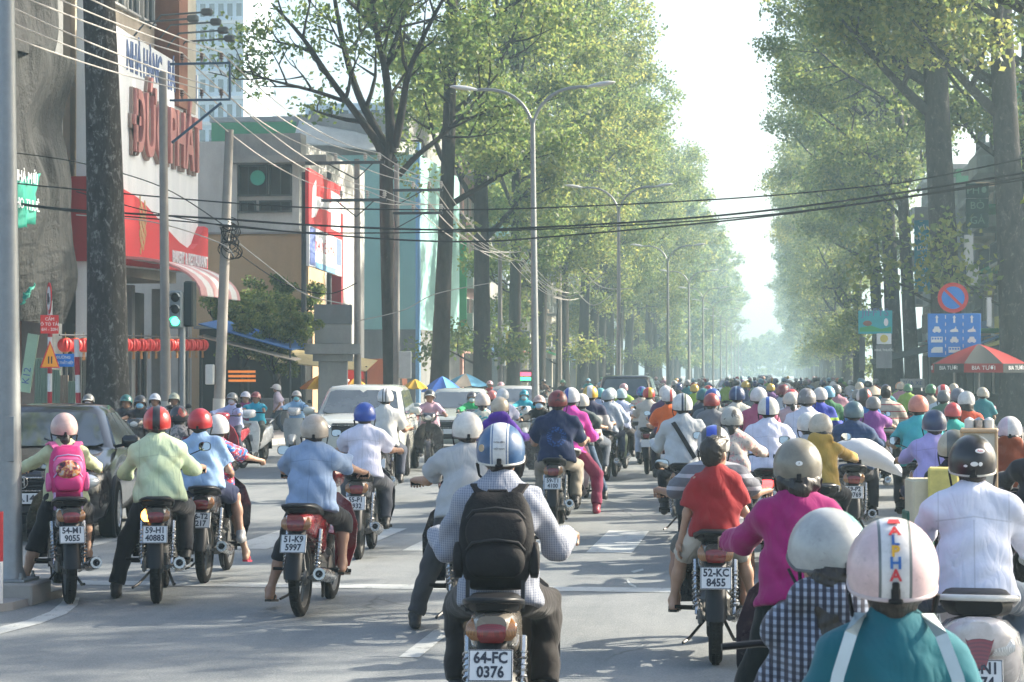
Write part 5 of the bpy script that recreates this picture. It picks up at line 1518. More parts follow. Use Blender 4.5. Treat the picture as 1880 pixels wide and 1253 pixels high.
M_RINGPRINT = cloth_mat('dark_print_tee_cloth', lambda t, c, col: t.mix(t.math('MULTIPLY', t.math('LESS_THAN', t.math('ABSOLUTE', t.math('SUBTRACT', t.math('POWER', t.math('ADD', t.math('POWER', t.xyz(c)[0], 2.0), t.math('POWER', t.math('SUBTRACT', t.xyz(c)[2], 1.06), 2.0)), .5), .085)), .03), t.ramp(t.noise(c, 60, 2), [(.5, 0.0), (.55, .75)])), col, (.03, .10, .32)))
t_ = NT('skin'); p_ = t_.pr(); c_ = t_.coord()
f_ = t_.math('MULTIPLY_ADD', t_.noise(c_, 18, 4), .3, .85)
mm_ = t_.n('ShaderNodeMix', data_type='RGBA', blend_type='MULTIPLY'); mm_.inputs[0].default_value = 1
t_.l(t_.objcol(), mm_.inputs[6]); t_.l(f_, mm_.inputs[7]); t_.l(mm_.outputs[2], p_.inputs['Base Color'])
p_.inputs['Roughness'].default_value = .5; p_.inputs['Subsurface Weight'].default_value = .0
M_SKIN = t_.m
t_ = NT('hair'); p_ = t_.pr(); c_ = t_.coord()
mp_ = t_.n('ShaderNodeMapping'); mp_.inputs['Scale'].default_value = (60, 60, 5); t_.l(c_, mp_.inputs[0])
n_ = t_.noise(mp_.outputs[0], 1.5, 4)
t_.l(t_.ramp(n_, [(.3, (.008, .007, .006)), (.75, (.035, .027, .021))]), p_.inputs['Base Color'])
p_.inputs['Roughness'].default_value = .38
t_.l(t_.bump(n_, .6, .01), p_.inputs['Normal'])
M_HAIR = t_.m
M_BLACK = flat('black_plastic', (.010, .011, .013), .4, var=.3, scale=14, spec=.25)
M_STRAP = flat('black_webbing', (.02, .02, .022), .8, var=.2)
M_SHOE = objmat('shoe_leather', .5, var=.2)
M_MASK = objmat('mask_cloth', .85, var=.08)
# helmets
def helmet_mat(name, pattern=None):
    t = NT(name); p = t.pr(); c = t.coord()
    col = t.objcol()
    if pattern: col = pattern(t, t.xyz(c), col, c)
    grime = t.ramp(t.noise(c, 11, 7, .72), [(.40, 1.0), (.78, .62)])
    scr = t.ramp(t.noise(c, 55, 3, .8, 1.2), [(.60, 1.0), (.70, .75)])
    for g in (grime, scr):
        mm = t.n('ShaderNodeMix', data_type='RGBA', blend_type='MULTIPLY'); mm.inputs[0].default_value = 1
        t.l(col, mm.inputs[6]); t.l(g, mm.inputs[7]); col = mm.outputs[2]
    t.l(col, p.inputs['Base Color'])
    t.l(t.math('MULTIPLY_ADD', t.noise(c, 20, 4), .22, .22), p.inputs['Roughness'])
    p.inputs['Coat Weight'].default_value = .35; p.inputs['Coat Roughness'].default_value = .15
    return t.m
def hstripe(parts):
    """bands |x| < w (or x in a range) of other colours running over the crown"""
    def f(t, X, col, c):
        for x0, x1, cc in parts:
            m = t.math('MULTIPLY', t.math('GREATER_THAN', X[0], x0), t.math('LESS_THAN', X[0], x1))
            col = t.mix(m, col, cc)
        return col
    return f
def hpatch(noise_scale, c2, amt):
    def f(t, X, col, c):
        return t.mix(t.ramp(t.noise(c, noise_scale, 2, .5, .8), [(amt, 0.0), (amt + .03, 1.0)]), col, c2)
    return f
M_HEL = helmet_mat('helmet_shell')
_hm = {}
def hel_stripe(name, parts):
    if name not in _hm: _hm[name] = helmet_mat(name, hstripe(parts))
    return _hm[name]
def hel_patch(name, sc, c2, amt):
    if name not in _hm: _hm[name] = helmet_mat(name, hpatch(sc, c2, amt))
    return _hm[name]

# helmet meshes (origin = head centre)
def _helmet():
    nu, nv = 40, 12
    RX, RY, RZ = .112, .137, .126
    def zb(a):
        s = math.sin(a)                      # +1 front, -1 back
        return .022 * max(0, s) ** 1.2 - .052 * (1 - max(0, s)) - .014 * max(0, -s)
    rings = []
    for i in range(nv + 1):
        row = []
        for k in range(nu):
            a = 2 * math.pi * k / nu
            tm = math.acos(max(-1, min(1, zb(a) / RZ)))
            t = max(.02, tm * i / nv)
            fl_ = 1 + .02 * (i / nv) ** 6
            row.append((RX * fl_ * math.sin(t) * math.cos(a), RY * fl_ * math.sin(t) * math.sin(a), RZ * math.cos(t) + .014))
        rings.append(row)
    edge = rings[-1]
    inner = [[(x * .9, y * .9, z) for x, y, z in edge], [(x * .84, y * .84, z + .05) for x, y, z in edge]]
    shell = MB().loft(rings, True, False).mesh('helmet', M_HEL, 60)
    liner = MB().loft([edge] + inner, False, True).mesh('liner', M_STRAP, 60)
    rim = MB(); e2 = [Vector(p) for p in edge] + [Vector(edge[0]), ]
    rim.tube(e2, .0055, 6, cap=False)
    rim = rim.mesh('rim', M_RUBBER, 60)
    vs = MB()
    top, bot = [], []
    m = 13
    A0, A1 = R(38), R(142)
    inner_, outer_ = [], []
    for i in range(m):
        a = A0 + (A1 - A0) * i / (m - 1)
        tm = math.acos(zb(a) / RZ) - .05
        p = Vector((RX * math.sin(tm) * math.cos(a), RY * math.sin(tm) * math.sin(a), RZ * math.cos(tm) + .014))
        q = math.sin((i / (m - 1)) * math.pi)
        inner_.append(p); outer_.append(p + Vector((0, .052 * q ** .7, -.016 * q)))
    rg = [[inner_[i] + Vector((0, 0, .004)), outer_[i] + Vector((0, 0, .003)), outer_[i] - Vector((0, 0, .003)), inner_[i] - Vector((0, 0, .004))] for i in range(m)]
    vis = MB().loft(rg).mesh('visor', M_HEL, 40)
    st = MB()
    for s in (-1, 1):
        st.tube([(s * .108, -.03, -.045), (s * .098, -.012, -.10), (s * .06, .02, -.142), (0, .035, -.152)], .0055, 6)
        st.tube([(s * .108, .045, -.035), (s * .098, .0, -.095)], .005, 6)
    st = st.mesh('chin_strap', M_STRAP)
    return shell, liner, rim, vis, st
HELMET = _helmet()
_sc = MB(); _sc.bbox((0, -.134, -.040), (.022, .012, .040), .004); _sc.bbox((0, -.137, -.052), (.036, .010, .012), .003); STRAP_CLIP = _sc.mesh('strap_clip', M_BLACK, 30)

def ik(a, b, l1, l2, pole):
    a, b = Vector(a), Vector(b)
    d = b - a; L = d.length
    mx = (l1 + l2) * .998
    if L > mx: b = a + d * (mx / L); d = b - a; L = mx
    x = (l1 * l1 - l2 * l2 + L * L) / (2 * L)
    h = math.sqrt(max(0, l1 * l1 - x * x))
    dn = d / L
    p = Vector(pole); p = (p - dn * p.dot(dn)).normalized()
    return a + dn * x + p * h, b

def wrinkle(A, seed=0, sy=1.0):
    r = random.Random(seed); p = [r.uniform(0, 6.28) for _ in range(6)]
    def f(X, Y, Z):
        rd = lambda q: 1.2 - 2.0 * np.abs(np.sin(q)) ** .8
        aX = np.abs(X)
        w = (.55 * rd(10.5 * (Z * .8 + aX * 1.0) + 1.3 * np.sin(6 * X + p[0]) + 1.1 * np.sin(7 * Z + p[1]) + p[2])
             + .50 * rd(14 * (Z + .25 * X) + 1.6 * np.sin(8 * X + p[3]) + .9 * np.sin(9 * Y + p[4])) * np.clip(1.5 - 3.2 * np.abs(Z - .92), .25, 1)
             + .35 * rd(17 * (X * .8 - Z * .5) + 1.8 * np.sin(10 * Z + p[5]))
             + .22 * np.sin(48 * (Z + .5 * X) + 3 * np.sin(11 * X + p[1]) + 2 * np.sin(13 * Y + p[0])))
        w = w - .35
        return A * w
    return f

DEF_POSE = dict(hip=(0, .40, .815), lean=12, side=0, twist=0, yaw=0, nod=0, torso=.47, wl=(-.315, .885, 1.02), wr=(.315, .885, 1.02),
                al=(-.20, .62, .335), ar=(.20, .62, .335), kl=(-.12, .7, .6), kr=(.12, .7, .6), fl=(0, 1, -.1), fr=(0, 1, -.1), el=(-.22, -.2, -1), er=(.22, -.2, -1), grip=True)
DEF_LOOK = dict(sleeve='short', legs='trousers', hair='short', feet='shoes', size=1.0, wide=1.0, hem=.0, collar=True, helmet=True, loose=1.0, hood=False, skirt=False, tuck=False)

_pm = {}
def person_meshes(pose, look, h, seed=0):
    """-> dict of meshes for one figure in one pose (shared by everyone who has it)"""
    key = (str(sorted(pose.items())), str(sorted(look.items())), h)
    if key in _pm: return _pm[key]
    P = dict(DEF_POSE); P.update(pose); K = dict(DEF_LOOK); K.update(look)
    s = K['size']; w = K['wide']; hs = 1 + (s - 1) * .35
    hip = Vector(P['hip']); a = R(P['lean']); b = R(P['side'])
    up = Vector((math.sin(b), math.sin(a) * math.cos(b), math.cos(a) * math.cos(b))).normalized()
    tw = R(P['twist'])
    rt_ = Vector((math.cos(tw), math.sin(tw), 0)); rt_ = (rt_ - up * rt_.dot(up)).normalized(); fw = up.cross(rt_)
    B = np.array([[rt_.x, fw.x, up.x], [rt_.y, fw.y, up.y], [rt_.z, fw.z, up.z]])
    T = P['torso'] * s
    neck = hip + up * T
    chest = hip + up * T * .66; waist = hip + up * T * .33
    hd = neck + (up * .55 + Vector((0, 0, .45))) * .136 * (s + hs) / 2 + fw * .022 * s
    yaw, nod = R(P['yaw']) + tw, R(P['nod'])
    HM = Matrix.Rotation(yaw, 3, 'Z') @ Matrix.Rotation(-nod, 3, 'X')
    HB = np.array(HM)
    def hp(x, y, z): return hd + HM @ (Vector((x, y, z)) * hs)
    sh = {q: neck - up * .085 * s + rt_ * (.150 * q * s * w) for q in (-1, 1)}
    elb, wri, kne, ank, hj = {}, {}, {}, {}, {}
    for q, wk, ek, ak, kk in ((-1, 'wl', 'el', 'al', 'kl'), (1, 'wr', 'er', 'ar', 'kr')):
        elb[q], wri[q] = ik(sh[q], P[wk], .275 * s, .245 * s, P[ek])
        hj[q] = hip + rt_ * (.084 * q * s) - up * .015
        kne[q], ank[q] = ik(hj[q], P[ak], .405 * s, .385 * s, P[kk])
    foot = {-1: Vector(P['fl']).normalized(), 1: Vector(P['fr']).normalized()}
    out = {}
    # --- body: one continuous figure
    pr = [ello(hip, (.142 * s * w, .118 * s, .13 * s), B, .05), ello(waist, (.118 * s * w, .092 * s, .16 * s), B, .05), ello(chest, (.140 * s * w, .098 * s, .17 * s), B, .05),
          cap(neck - up * .045 * s, sh[-1], .055 * s, .046 * s, .05), cap(neck - up * .045 * s, sh[1], .055 * s, .046 * s, .05), cap(neck - up * .05, hd - Vector((0, 0, .03 * s)), .062 * s, .052 * s, .035),
          ello(hp(0, -.004, .012), (.074 * hs, .093 * hs, .104 * hs), HB, .02), ello(hp(0, .026, -.052), (.056 * hs, .062 * hs, .066 * hs), HB, .03),
          cap(hp(0, .088, .012), hp(0, .104, -.024), .009 * hs, .014 * hs, .012), ello(hp(0, .078, -.062), (.026 * hs, .016 * hs, .012 * hs), HB, .012)]
    for q in (-1, 1):
        pr += [ello(hp(.077 * q, -.006, -.012), (.011 * hs, .021 * hs, .033 * hs), HB, .012), ello(hp(.03 * q, .082, .022), (.016 * hs, .009 * hs, .009 * hs), HB, .008)]
        pr += [cap(sh[q], elb[q], .047 * s, .036 * s, .04), cap(elb[q], wri[q], .038 * s, .025 * s, .03)]
        pr += [cap(hj[q], kne[q], .080 * s, .052 * s, .05), cap(kne[q], kne[q].lerp(ank[q], .4), .049 * s, .053 * s, .03), cap(kne[q].lerp(ank[q], .35), ank[q], .051 * s, .033 * s, .03)]
        f = foot[q]; heel = ank[q] - f * .045 * s - Vector((0, 0, .055 * s))
        toe = ank[q] + f * .145 * s - Vector((0, 0, .062 * s))
        pr += [cap(ank[q], heel, .036 * s, .028 * s, .03), cap(heel, toe, .028 * s, .022 * s, .03), cap(ank[q], toe, .032 * s, .022 * s, .03)]
    ex = MB()
    for q in (-1, 1):
        wv = wri[q]; fd = (wv - elb[q]).normalized()
        if P['grip']:
            g = wv + Vector((0, .06, -.025))                     # the handlebar grip runs along x here
            pr += [ello(wv.lerp(g, .55) + Vector((0, 0, .012)), (.042 * s, .046 * s, .024 * s), None, .022)]
            if h < .017:
                for i in range(4):
                    xx = g.x + (i - 1.5) * .0215 * s * q
                    rr = (.026, .0275, .027, .025)[i]; pts = []
                    for t in range(7):
                        an = R(128 - t * (40, 44, 43, 38)[i])
                        pts.append((xx, g.y + rr * math.cos(an), g.z + rr * math.sin(an)))
                    ex.tube(pts, [.0105 * s] * 4 + [.0095 * s] * 2 + [.008 * s], 7)
                ex.tube([(g.x - q * .03, g.y - .03, g.z + .008), (g.x - q * .052, g.y - .012, g.z - .012), (g.x - q * .054, g.y + .01, g.z - .022)], [.012 * s, .011 * s, .009 * s], 7)
            else:
                pr += [ello(g, (.044 * s, .03 * s, .03 * s), None, .015)]
        else:
            sd_ = fd.cross(Vector((0, 1, 0.001))).normalized()
            palm = wv + fd * .055 * s
            pr += [ello(palm, (.03 * s, .036 * s, .048 * s), None, .02)]
            if h < .017:
                nrm = Vector((q * -1.0, 0, 0)); nrm = (nrm - fd * nrm.dot(fd)).normalized(); lat = fd.cross(nrm)
                for i in range(4):
                    p0 = palm + fd * .03 * s + lat * ((i - 1.5) * .019 * s); L = (.062, .072, .068, .054)[i] * s
                    ex.tube([p0 - fd * .02, p0 + fd * L * .45 + nrm * .006, p0 + fd * L * .8 + nrm * .02, p0 + fd * L * .95 + nrm * .036], [.010 * s, .0095 * s, .009 * s, .0075 * s], 7)
                p0 = palm - fd * .02 + lat * .03 * s
                ex.tube([p0, p0 + lat * .018 * s + fd * .022 * s + nrm * .01, p0 + lat * .022 * s + fd * .05 * s + nrm * .022], [.013 * s, .011 * s, .009 * s], 7)
    V, F = polygonise(pr, h)
    out['body'] = np_mesh('body', V, F, M_SKIN, extra=ex)
    # --- shirt
    lo_ = K['loose']; g = .012 * lo_ + (.006 if h < .02 else .012)
    pr = [ello(waist, ((.122 * w * s + g + .008 * lo_), .094 * s + g + .010 * lo_, .18 * s), B, .06), ello(chest, (.143 * w * s + g, .100 * s + g, .175 * s), B, .05),
          cap(neck - up * .05 * s, sh[-1] + rt_ * .015, .055 * s + g, .044 * s + g, .05), cap(neck - up * .05 * s, sh[1] - rt_ * .015, .055 * s + g, .044 * s + g, .05), cap(neck - up * .06, neck + up * .008, .068 * s, .056 * s + g * .4, .035)]
    if K['tuck']: pr += [ello(hip + up * .05, (.150 * w * s + g, .12 * s + g, .10 * s), B, .05)]
    else:
        hm = hip - up * (.04 + K['hem'])
        pr += [ello(hip - up * .01, (.150 * s * w + g, .128 * s + g, .16 * s), B, .05)]
        pr += [cap(hip + up * .10 - rt_ * .05 * w, hm - rt_ * .072 * w, .092 * s + g, .095 * s + g, .05), cap(hip + up * .10 + rt_ * .05 * w, hm + rt_ * .072 * w, .092 * s + g, .095 * s + g, .05)]
    for q in (-1, 1):
        m = elb[q] - sh[q]
        if K['sleeve'] == 'short':
            e = sh[q] + m * .78
            pr += [capcut(sh[q] + m * .05, e, .045 * s + g, .049 * s + g * 1.5, .04)]
        elif K['sleeve'] == 'rolled':
            pr += [cap(sh[q], elb[q], .043 * s + g * .75, .040 * s + g * .7, .04), capcut(elb[q], elb[q].lerp(wri[q], .35), .042 * s + g * .7, .042 * s + g * .7, .03)]
        else:
            pr += [cap(sh[q], elb[q], .043 * s + g * .75, .039 * s + g * .7, .04), capcut(elb[q], elb[q].lerp(wri[q], .93), .039 * s + g * .7, .029 * s + g * .7, .03)]
    if K['hood']:
        pr += [ello(neck - fw * .06 + up * .01, (.13 * s, .07 * s, .07 * s), B, .03)]
    cuts = []
    if not K['tuck']: cuts.append(cut(hip - up * (.055 + K['hem']), -up))
    V, F = polygonise(pr, h, cuts, wrinkle((.0125 if h < .02 else .010) * lo_ ** .6, seed))
    ex = MB()
    if K['collar']:
        rr = []
        for i in range(15):
            t = R(-150 + 300 * i / 14)     # open at the front
            rr.append(neck + up * .02 + rt_ * (math.sin(t) * .060 * s) - fw * (math.cos(t) * .060 * s))
        rings = []
        for p in rr:
            o_ = (p - neck); o_ = (o_ - up * o_.dot(up)).normalized()
            rings.append([p - o_ * .004 + up * .022, p + o_ * .004 + up * .022, p + o_ * .02 - up * .022, p + o_ * .008 - up * .024])
        ex.loft(rings)
    out['shirt'] = np_mesh('shirt', V, F, M_CLOTH, extra=ex)
    # --- legs
    g = .012
    pr = [ello(hip - up * .01, (.145 * s * w + g, .120 * s + g, .115 * s + g), B, .05)]
    for q in (-1, 1):
        if K['legs'] == 'shorts':
            e = hj[q].lerp(kne[q], .86)
            pr += [capcut(hj[q], e, .084 * s + g, .074 * s + g * 1.2, .05)]
        elif K['legs'] == 'cropped':
            pr += [cap(hj[q], kne[q], .082 * s + g, .062 * s + g, .05), capcut(kne[q], kne[q].lerp(ank[q], .3), .062 * s + g, .064 * s + g, .03)]
        else:
            pr += [cap(hj[q], kne[q], .082 * s + g, .057 * s + g, .05), capcut(kne[q], kne[q].lerp(ank[q], .94), .056 * s + g, .044 * s + g * 1.1, .03)]
    if K['skirt']:
        e = hip.lerp((kne[-1] + kne[1]) / 2, .9)
        pr += [cap(hip, e, .15 * s, .15 * s, .06)]
    V, F = polygonise(pr, h, (), wrinkle(.010 if h < .02 else .006, seed + 9))
    out['trousers'] = np_mesh('trousers', V, F, M_JEANS)
    # --- shoes
    hsh = max(.012, h * .8)
    for q in (-1, 1):
        f = foot[q]; heel = ank[q] - f * .055 * s - Vector((0, 0, .06 * s)); toe = ank[q] + f * .16 * s - Vector((0, 0, .066 * s))
        if K['feet'] == 'shoes':
            pr = [cap(ank[q] + Vector((0, 0, .0)), heel, .044 * s, .036 * s, .03), cap(heel, toe, .036 * s, .031 * s, .03), cap(ank[q], ank[q].lerp(toe, .8), .043 * s, .034 * s, .03)]
            V, F = polygonise(pr, hsh, [cut((0, 0, ank[q].z - .10), (0, 0, -1))])
            out['shoe' + str(q)] = np_mesh('shoe', V, F, M_SHOE)
        else:
            mb = MB(); sd_ = Vector((f.y, -f.x, 0)).normalized()
            c0 = ank[q] - Vector((0, 0, .098 * s)); nf = Vector((f.x, f.y, 0)).normalized()
            ol = []
            for t, wd in ((-.085, .012), (-.08, .028), (-.03, .034), (.05, .036), (.12, .046), (.17, .042), (.2, .024), (.205, .008)):
                ol.append((t, wd))
            pl = [c0 + f * (t * s) + sd_ * (wd * s) for t, wd in ol] + [c0 + f * (t * s) - sd_ * (wd * s) for t, wd in ol[::-1]]
            n_ = len(pl); u = Vector((0, 0, .02 * s))
            mb.add(pl + [p + u for p in pl], [tuple(range(n_))[::-1], tuple(range(n_, 2 * n_))] + [(i, (i + 1) % n_, (i + 1) % n_ + n_, i + n_) for i in range(n_)])
            for e_ in (1, -1):
                mb.tube([c0 + f * .14 * s + u * 1.0, c0 + f * .115 * s + u * 2.4 + sd_ * .012 * e_, c0 + f * .05 * s + u * 2.6 + sd_ * .036 * s * e_, c0 + f * .01 * s + u + sd_ * .036 * s * e_], .008 * s, 6)
            out['shoe' + str(q)] = mb.mesh('sandal', M_SHOE, 40)
    # --- hair
    pr = []
    if K['hair'] != 'none':
        if K['helmet']:
            pr = [ello(hp(0, -.028, -.01), (.080 * hs, .078 * hs, .085 * hs), HB, .02), cap(hp(0, -.065, -.03), hp(0, -.06, -.078), .052 * hs, .04 * hs, .02)]
        else:
            pr = [ello(hp(0, -.018, .036), (.084 * hs, .098 * hs, .092 * hs), HB, .02), ello(hp(0, -.045, -.01), (.079 * hs, .064 * hs, .085 * hs), HB, .02), cap(hp(-.04, .05, .095), hp(.05, .055, .09), .03 * hs, .03 * hs, .02)]
        if K['hair'] == 'pony': pr += [ello(hp(0, -.10, -.075), (.035 * hs, .035 * hs, .05 * hs), HB, .02), cap(hp(0, -.105, -.09), hp(0, -.115, -.28), .034 * hs, .014 * hs, .02)]
        if K['hair'] == 'bun': pr += [ello(hp(0, -.105, -.085), (.055 * hs, .042 * hs, .055 * hs), HB, .02), cap(hp(-.05, -.06, -.06), hp(.05, -.06, -.06), .05 * hs, .05 * hs, .02)]
        if K['hair'] == 'long': pr += [cap(hp(-.045, -.07, -.06), hp(-.05, -.10, -.27), .045 * hs, .03 * hs, .03), cap(hp(.045, -.07, -.06), hp(.05, -.10, -.25), .045 * hs, .03 * hs, .03), cap(hp(0, -.085, -.06), hp(0, -.115, -.33), .05 * hs, .026 * hs, .03)]
        def nz(X, Y, Z): return .004 * np.sin(90 * X + 14 * np.sin(20 * Z)) + .003 * np.sin(70 * Y + 40 * X)
        hh_ = min(h, .014)
        V, F = polygonise(pr, hh_, ([] if K['helmet'] else [cut(hp(0, .06, .03), HM @ Vector((0, 1, -.62)))]), nz)
        out['hair'] = np_mesh('hair', V, F, M_HAIR)
    # mask
    V, F = polygonise([ello(hp(0, .03, -.042), (.066 * hs, .082 * hs, .058 * hs), HB, .02), ello(hp(0, .085, -.028), (.024 * hs, .026 * hs, .032 * hs), HB, .03)], max(h * .6, .009), [cut(hp(0, .02, 0), HM @ Vector((0, -1, 0)))])
    out['mask'] = np_mesh('mask', V, F, M_MASK)
    out['_head'] = Matrix.Translation(hp(0, 0, .004)) @ HM.to_4x4() @ Matrix.Scale(hs, 4)
    out['_sk'] = dict(hip=hip, neck=neck, chest=chest, waist=waist, up=up, rt=rt_, fw=fw, sh=sh, elb=elb, wri=wri, kne=kne, ank=ank, hd=hd)
    _pm[key] = out
    return out

SKINS = [(.42, .25, .165), (.36, .20, .13), (.30, .165, .105), (.47, .29, .20)]
def setmat(o, m):
    if m is None: return o
    o.material_slots[0].link = 'OBJECT'; o.material_slots[0].material = m
    return o

def person(M, label, pose=None, look=None, h=.02, shirt=(.6, .6, .65), legs=(.03, .03, .035), shirt_mat=None, legs_mat=None, hel=(.7, .7, .7), hel_mat=None, rim=None, skin=0,
           shoe=(.02, .02, .02), mask=None, visor=True, group=None, seed=0, name='person', cat='person', liner=True):
    look = look or {}; pose = pose or {}
    ms = person_meshes(pose, look, h, seed)
    e = empty(name, label, cat, M, group)
    link('body', ms['body'], e, SKINS[skin])
    setmat(link('shirt', ms['shirt'], e, shirt), shirt_mat)
    setmat(link('trousers', ms['trousers'], e, legs), legs_mat)
    for q in ('shoe-1', 'shoe1'):
        if q in ms: link(ms[q].name.split('.')[0], ms[q], e, shoe)
    if 'hair' in ms: link('hair', ms['hair'], e)
    if mask: link('face_mask', ms['mask'], e, mask)
    K = dict(DEF_LOOK); K.update(look)
    if K['helmet']:
        ho = setmat(link('helmet', HELMET[0], e, hel, ms['_head']), hel_mat)
        if h < .024:
            link('liner', HELMET[1], ho); link('chin_strap', HELMET[4], ho)
        if h < .0145: link('strap_clip', STRAP_CLIP, ho)
        r_ = link('rim', HELMET[2], ho)
        if rim:
            r_.color = (*rim, 1); setmat(r_, M_SHOE)
        if visor: link('visor', HELMET[3], ho, visor if isinstance(visor, tuple) else hel)
    return e, ms

# ------------------------------------------------------------------ motorbikes: materials and meshes
M_PAINT = objmat('bike_paint', .25, var=.10, scale=8, coat=.7, dirt=(.16, .14, .12))
M_CARPAINT = objmat('car_paint', .2, var=.04, scale=3, coat=.55, spec=.3)
M_CHROME = flat('chrome', (.40, .40, .40), .25, 1.0, var=.2, scale=30)
M_ALU = flat('engine_alloy', (.16, .16, .155), .5, .75, var=.35, scale=22, bump=.15)
M_TYRE = flat('tyre_rubber', (.014, .0135, .013), .85, var=.4, scale=30, bump=.4, bscale=90, spec=.2)
M_SEAT = flat('seat_vinyl', (.009, .009, .010), .5, var=.3, scale=18, bump=.1, spec=.22)
def lensmat(name, col, emit=0.0):
    t = NT(name); p = t.pr(); c = t.coord()
    br = t.n('ShaderNodeTexBrick'); br.inputs['Scale'].default_value = 60; br.inputs['Mortar Size'].default_value = .06
    t.l(c, br.inputs['Vector'])
    t.l(t.mix(br.outputs['Fac'], col, [x * .6 for x in col]), p.inputs['Base Color'])
    p.inputs['Roughness'].default_value = .12; p.inputs['Coat Weight'].default_value = 1.0
    if emit: p.inputs['Emission Color'].default_value = (*col, 1); p.inputs['Emission Strength'].default_value = emit
    return t.m
M_REDLENS = lensmat('red_lens', (.22, .010, .010))
M_REDLIT = lensmat('red_lens_lit', (1.0, .03, .03), 5.0)
M_AMBER = lensmat('amber_lens', (.36, .16, .05))
M_AMBERLIT = lensmat('amber_lens_lit', (1.0, .42, .05), 6.0)
M_CLEARLENS = lensmat('clear_lens', (.62, .62, .6))
M_PLATE = flat('number_plate', (.62, .63, .63), .4, var=.1, scale=25)
M_INK = flat('plate_ink', (.03, .035, .05), .5, var=.1)
t_ = NT('mirror_glass'); p_ = t_.pr(); p_.inputs['Base Color'].default_value = (.42, .45, .46, 1); p_.inputs['Metallic'].default_value = 1; p_.inputs['Roughness'].default_value = .04
M_MIRROR = t_.m

def rrect(w, hgt, r_, y, z0, n=3, xo=0.0, exp=None):
    """rounded-rectangle ring in the xz plane at y (for lofts along y)"""
    pts = []
    for sx, sz, a0 in ((1, -1, -90), (1, 1, 0), (-1, 1, 90), (-1, -1, 180)):
        for i in range(n + 1):
            t = R(a0 + 90 * i / n)
            pts.append((xo + sx * (w / 2 - r_) + r_ * math.cos(t), y, z0 + sz * (hgt / 2 - r_) + r_ * math.sin(t)))
    return pts

def wheel_meshes(Rw, wd, spokes=True):
    M = Matrix.Rotation(math.pi / 2, 4, 'Y')
    ty = MB(); n = 36; prof = []
    rr = Rw - wd * .5
    for i in range(15):
        b = R(-150 + 300 * i / 14)
        q = Rw - wd * .46
        prof.append((q + wd * .46 * math.cos(b), wd * .5 * math.sin(b)))
    ty.lathe(prof, n, M)
    for k in range(n * 2):                                     # tread blocks
        a = 2 * math.pi * k / (n * 2)
        for s in (-1, 1):
            ty.box((Rw - .001, s * wd * .17, 0), (.006, wd * .22, .010), Matrix.Rotation(a, 4, 'X') @ Matrix.Rotation(math.pi / 2, 4, 'Z') @ Matrix.Rotation(math.pi / 2, 4, 'X') @ Matrix.Translation((0, 0, 0)) if False else Matrix.Rotation(a, 4, 'X') @ Matrix(((0, 1, 0, 0), (1, 0, 0, 0), (0, 0, 1, 0), (0, 0, 0, 1))))
    rim = MB()
    ri = Rw - wd * .86
    rim.lathe([(ri, -wd * .34), (ri + .012, -wd * .36), (ri + .006, -wd * .2), (ri - .01, 0), (ri + .006, wd * .2), (ri + .012, wd * .36), (ri, wd * .34), (ri - .014, 0), (ri, -wd * .34)], n, M)
    rim.lathe([(.001, -.05), (.05, -.05), (.055, -.03), (.03, -.02), (.03, .02), (.055, .03), (.05, .05), (.001, .05)], 18, M)
    if spokes:
        for k in range(18):
            a = 2 * math.pi * k / 18
            s = -1 if k % 2 else 1
            rim.tube([(s * .03, .045 * math.cos(a), .045 * math.sin(a)), (0, ri * math.cos(a + .25 * s), ri * math.sin(a + .25 * s))], .0035, 4)
    else:
        for k in range(5):
            a = 2 * math.pi * k / 5
            rim.box((0, (ri) / 2, 0), (.03, ri, .035), Matrix.Rotation(a, 4, 'X'))
    return ty.mesh('tyre', M_TYRE, 35), rim.mesh('wheel', M_ALU, 35)

def half(profile):
    """list of (y, width, height, zc, radius) -> loft rings"""
    return [rrect(w, hg, min(r_, w / 2 - .002, hg / 2 - .002), y, zc) for y, w, hg, zc, r_ in profile]

def mirror_set(mb_stalk, s, grip_y, z, reach=.12, hh=.038):
    b = Vector((s * .20, grip_y + .02, z + .03)); t = Vector((s * (.20 + reach), grip_y + .06, z + .17))
    mb_stalk.tube([b, b + Vector((s * .01, .0, .09)), t], .005, 6)
    head = MB()
    M = Matrix.Translation(t + Vector((s * .01, 0, .02))) @ Matrix.Rotation(R(-8), 4, 'X') @ Matrix.Rotation(R(s * -12), 4, 'Z')
    rg = []
    for y, q in ((.030, .35), (.022, .8), (.006, 1.0), (0, 1.0)):
        rg.append([(.052 * q * math.copysign(abs(math.cos(a)) ** .7, math.cos(a)), y, hh * q * math.copysign(abs(math.sin(a)) ** .7, math.sin(a))) for a in [2 * math.pi * k / 18 for k in range(18)]])
    head.loft(rg, M=M)
    gl = MB()
    gl.add([(.046 * math.copysign(abs(math.cos(a)) ** .7, math.cos(a)), -.002, hh * .88 * math.copysign(abs(math.sin(a)) ** .7, math.sin(a))) for a in [2 * math.pi * k / 18 for k in range(18)]], [tuple(range(18))], M)
    return head.mesh('mirror', M_BLACK), gl.mesh('mirror_glass', M_MIRROR, 0)

def spring(mb, a, b, r_, turns, wire):
    a, b = Vector(a), Vector(b); d = (b - a); x, y = perp(d); n = turns * 10
    mb.tube([a + d * (i / n) + (x * math.cos(2 * math.pi * i / 10) + y * math.sin(2 * math.pi * i / 10)) * r_ for i in range(n + 1)], wire, 5)

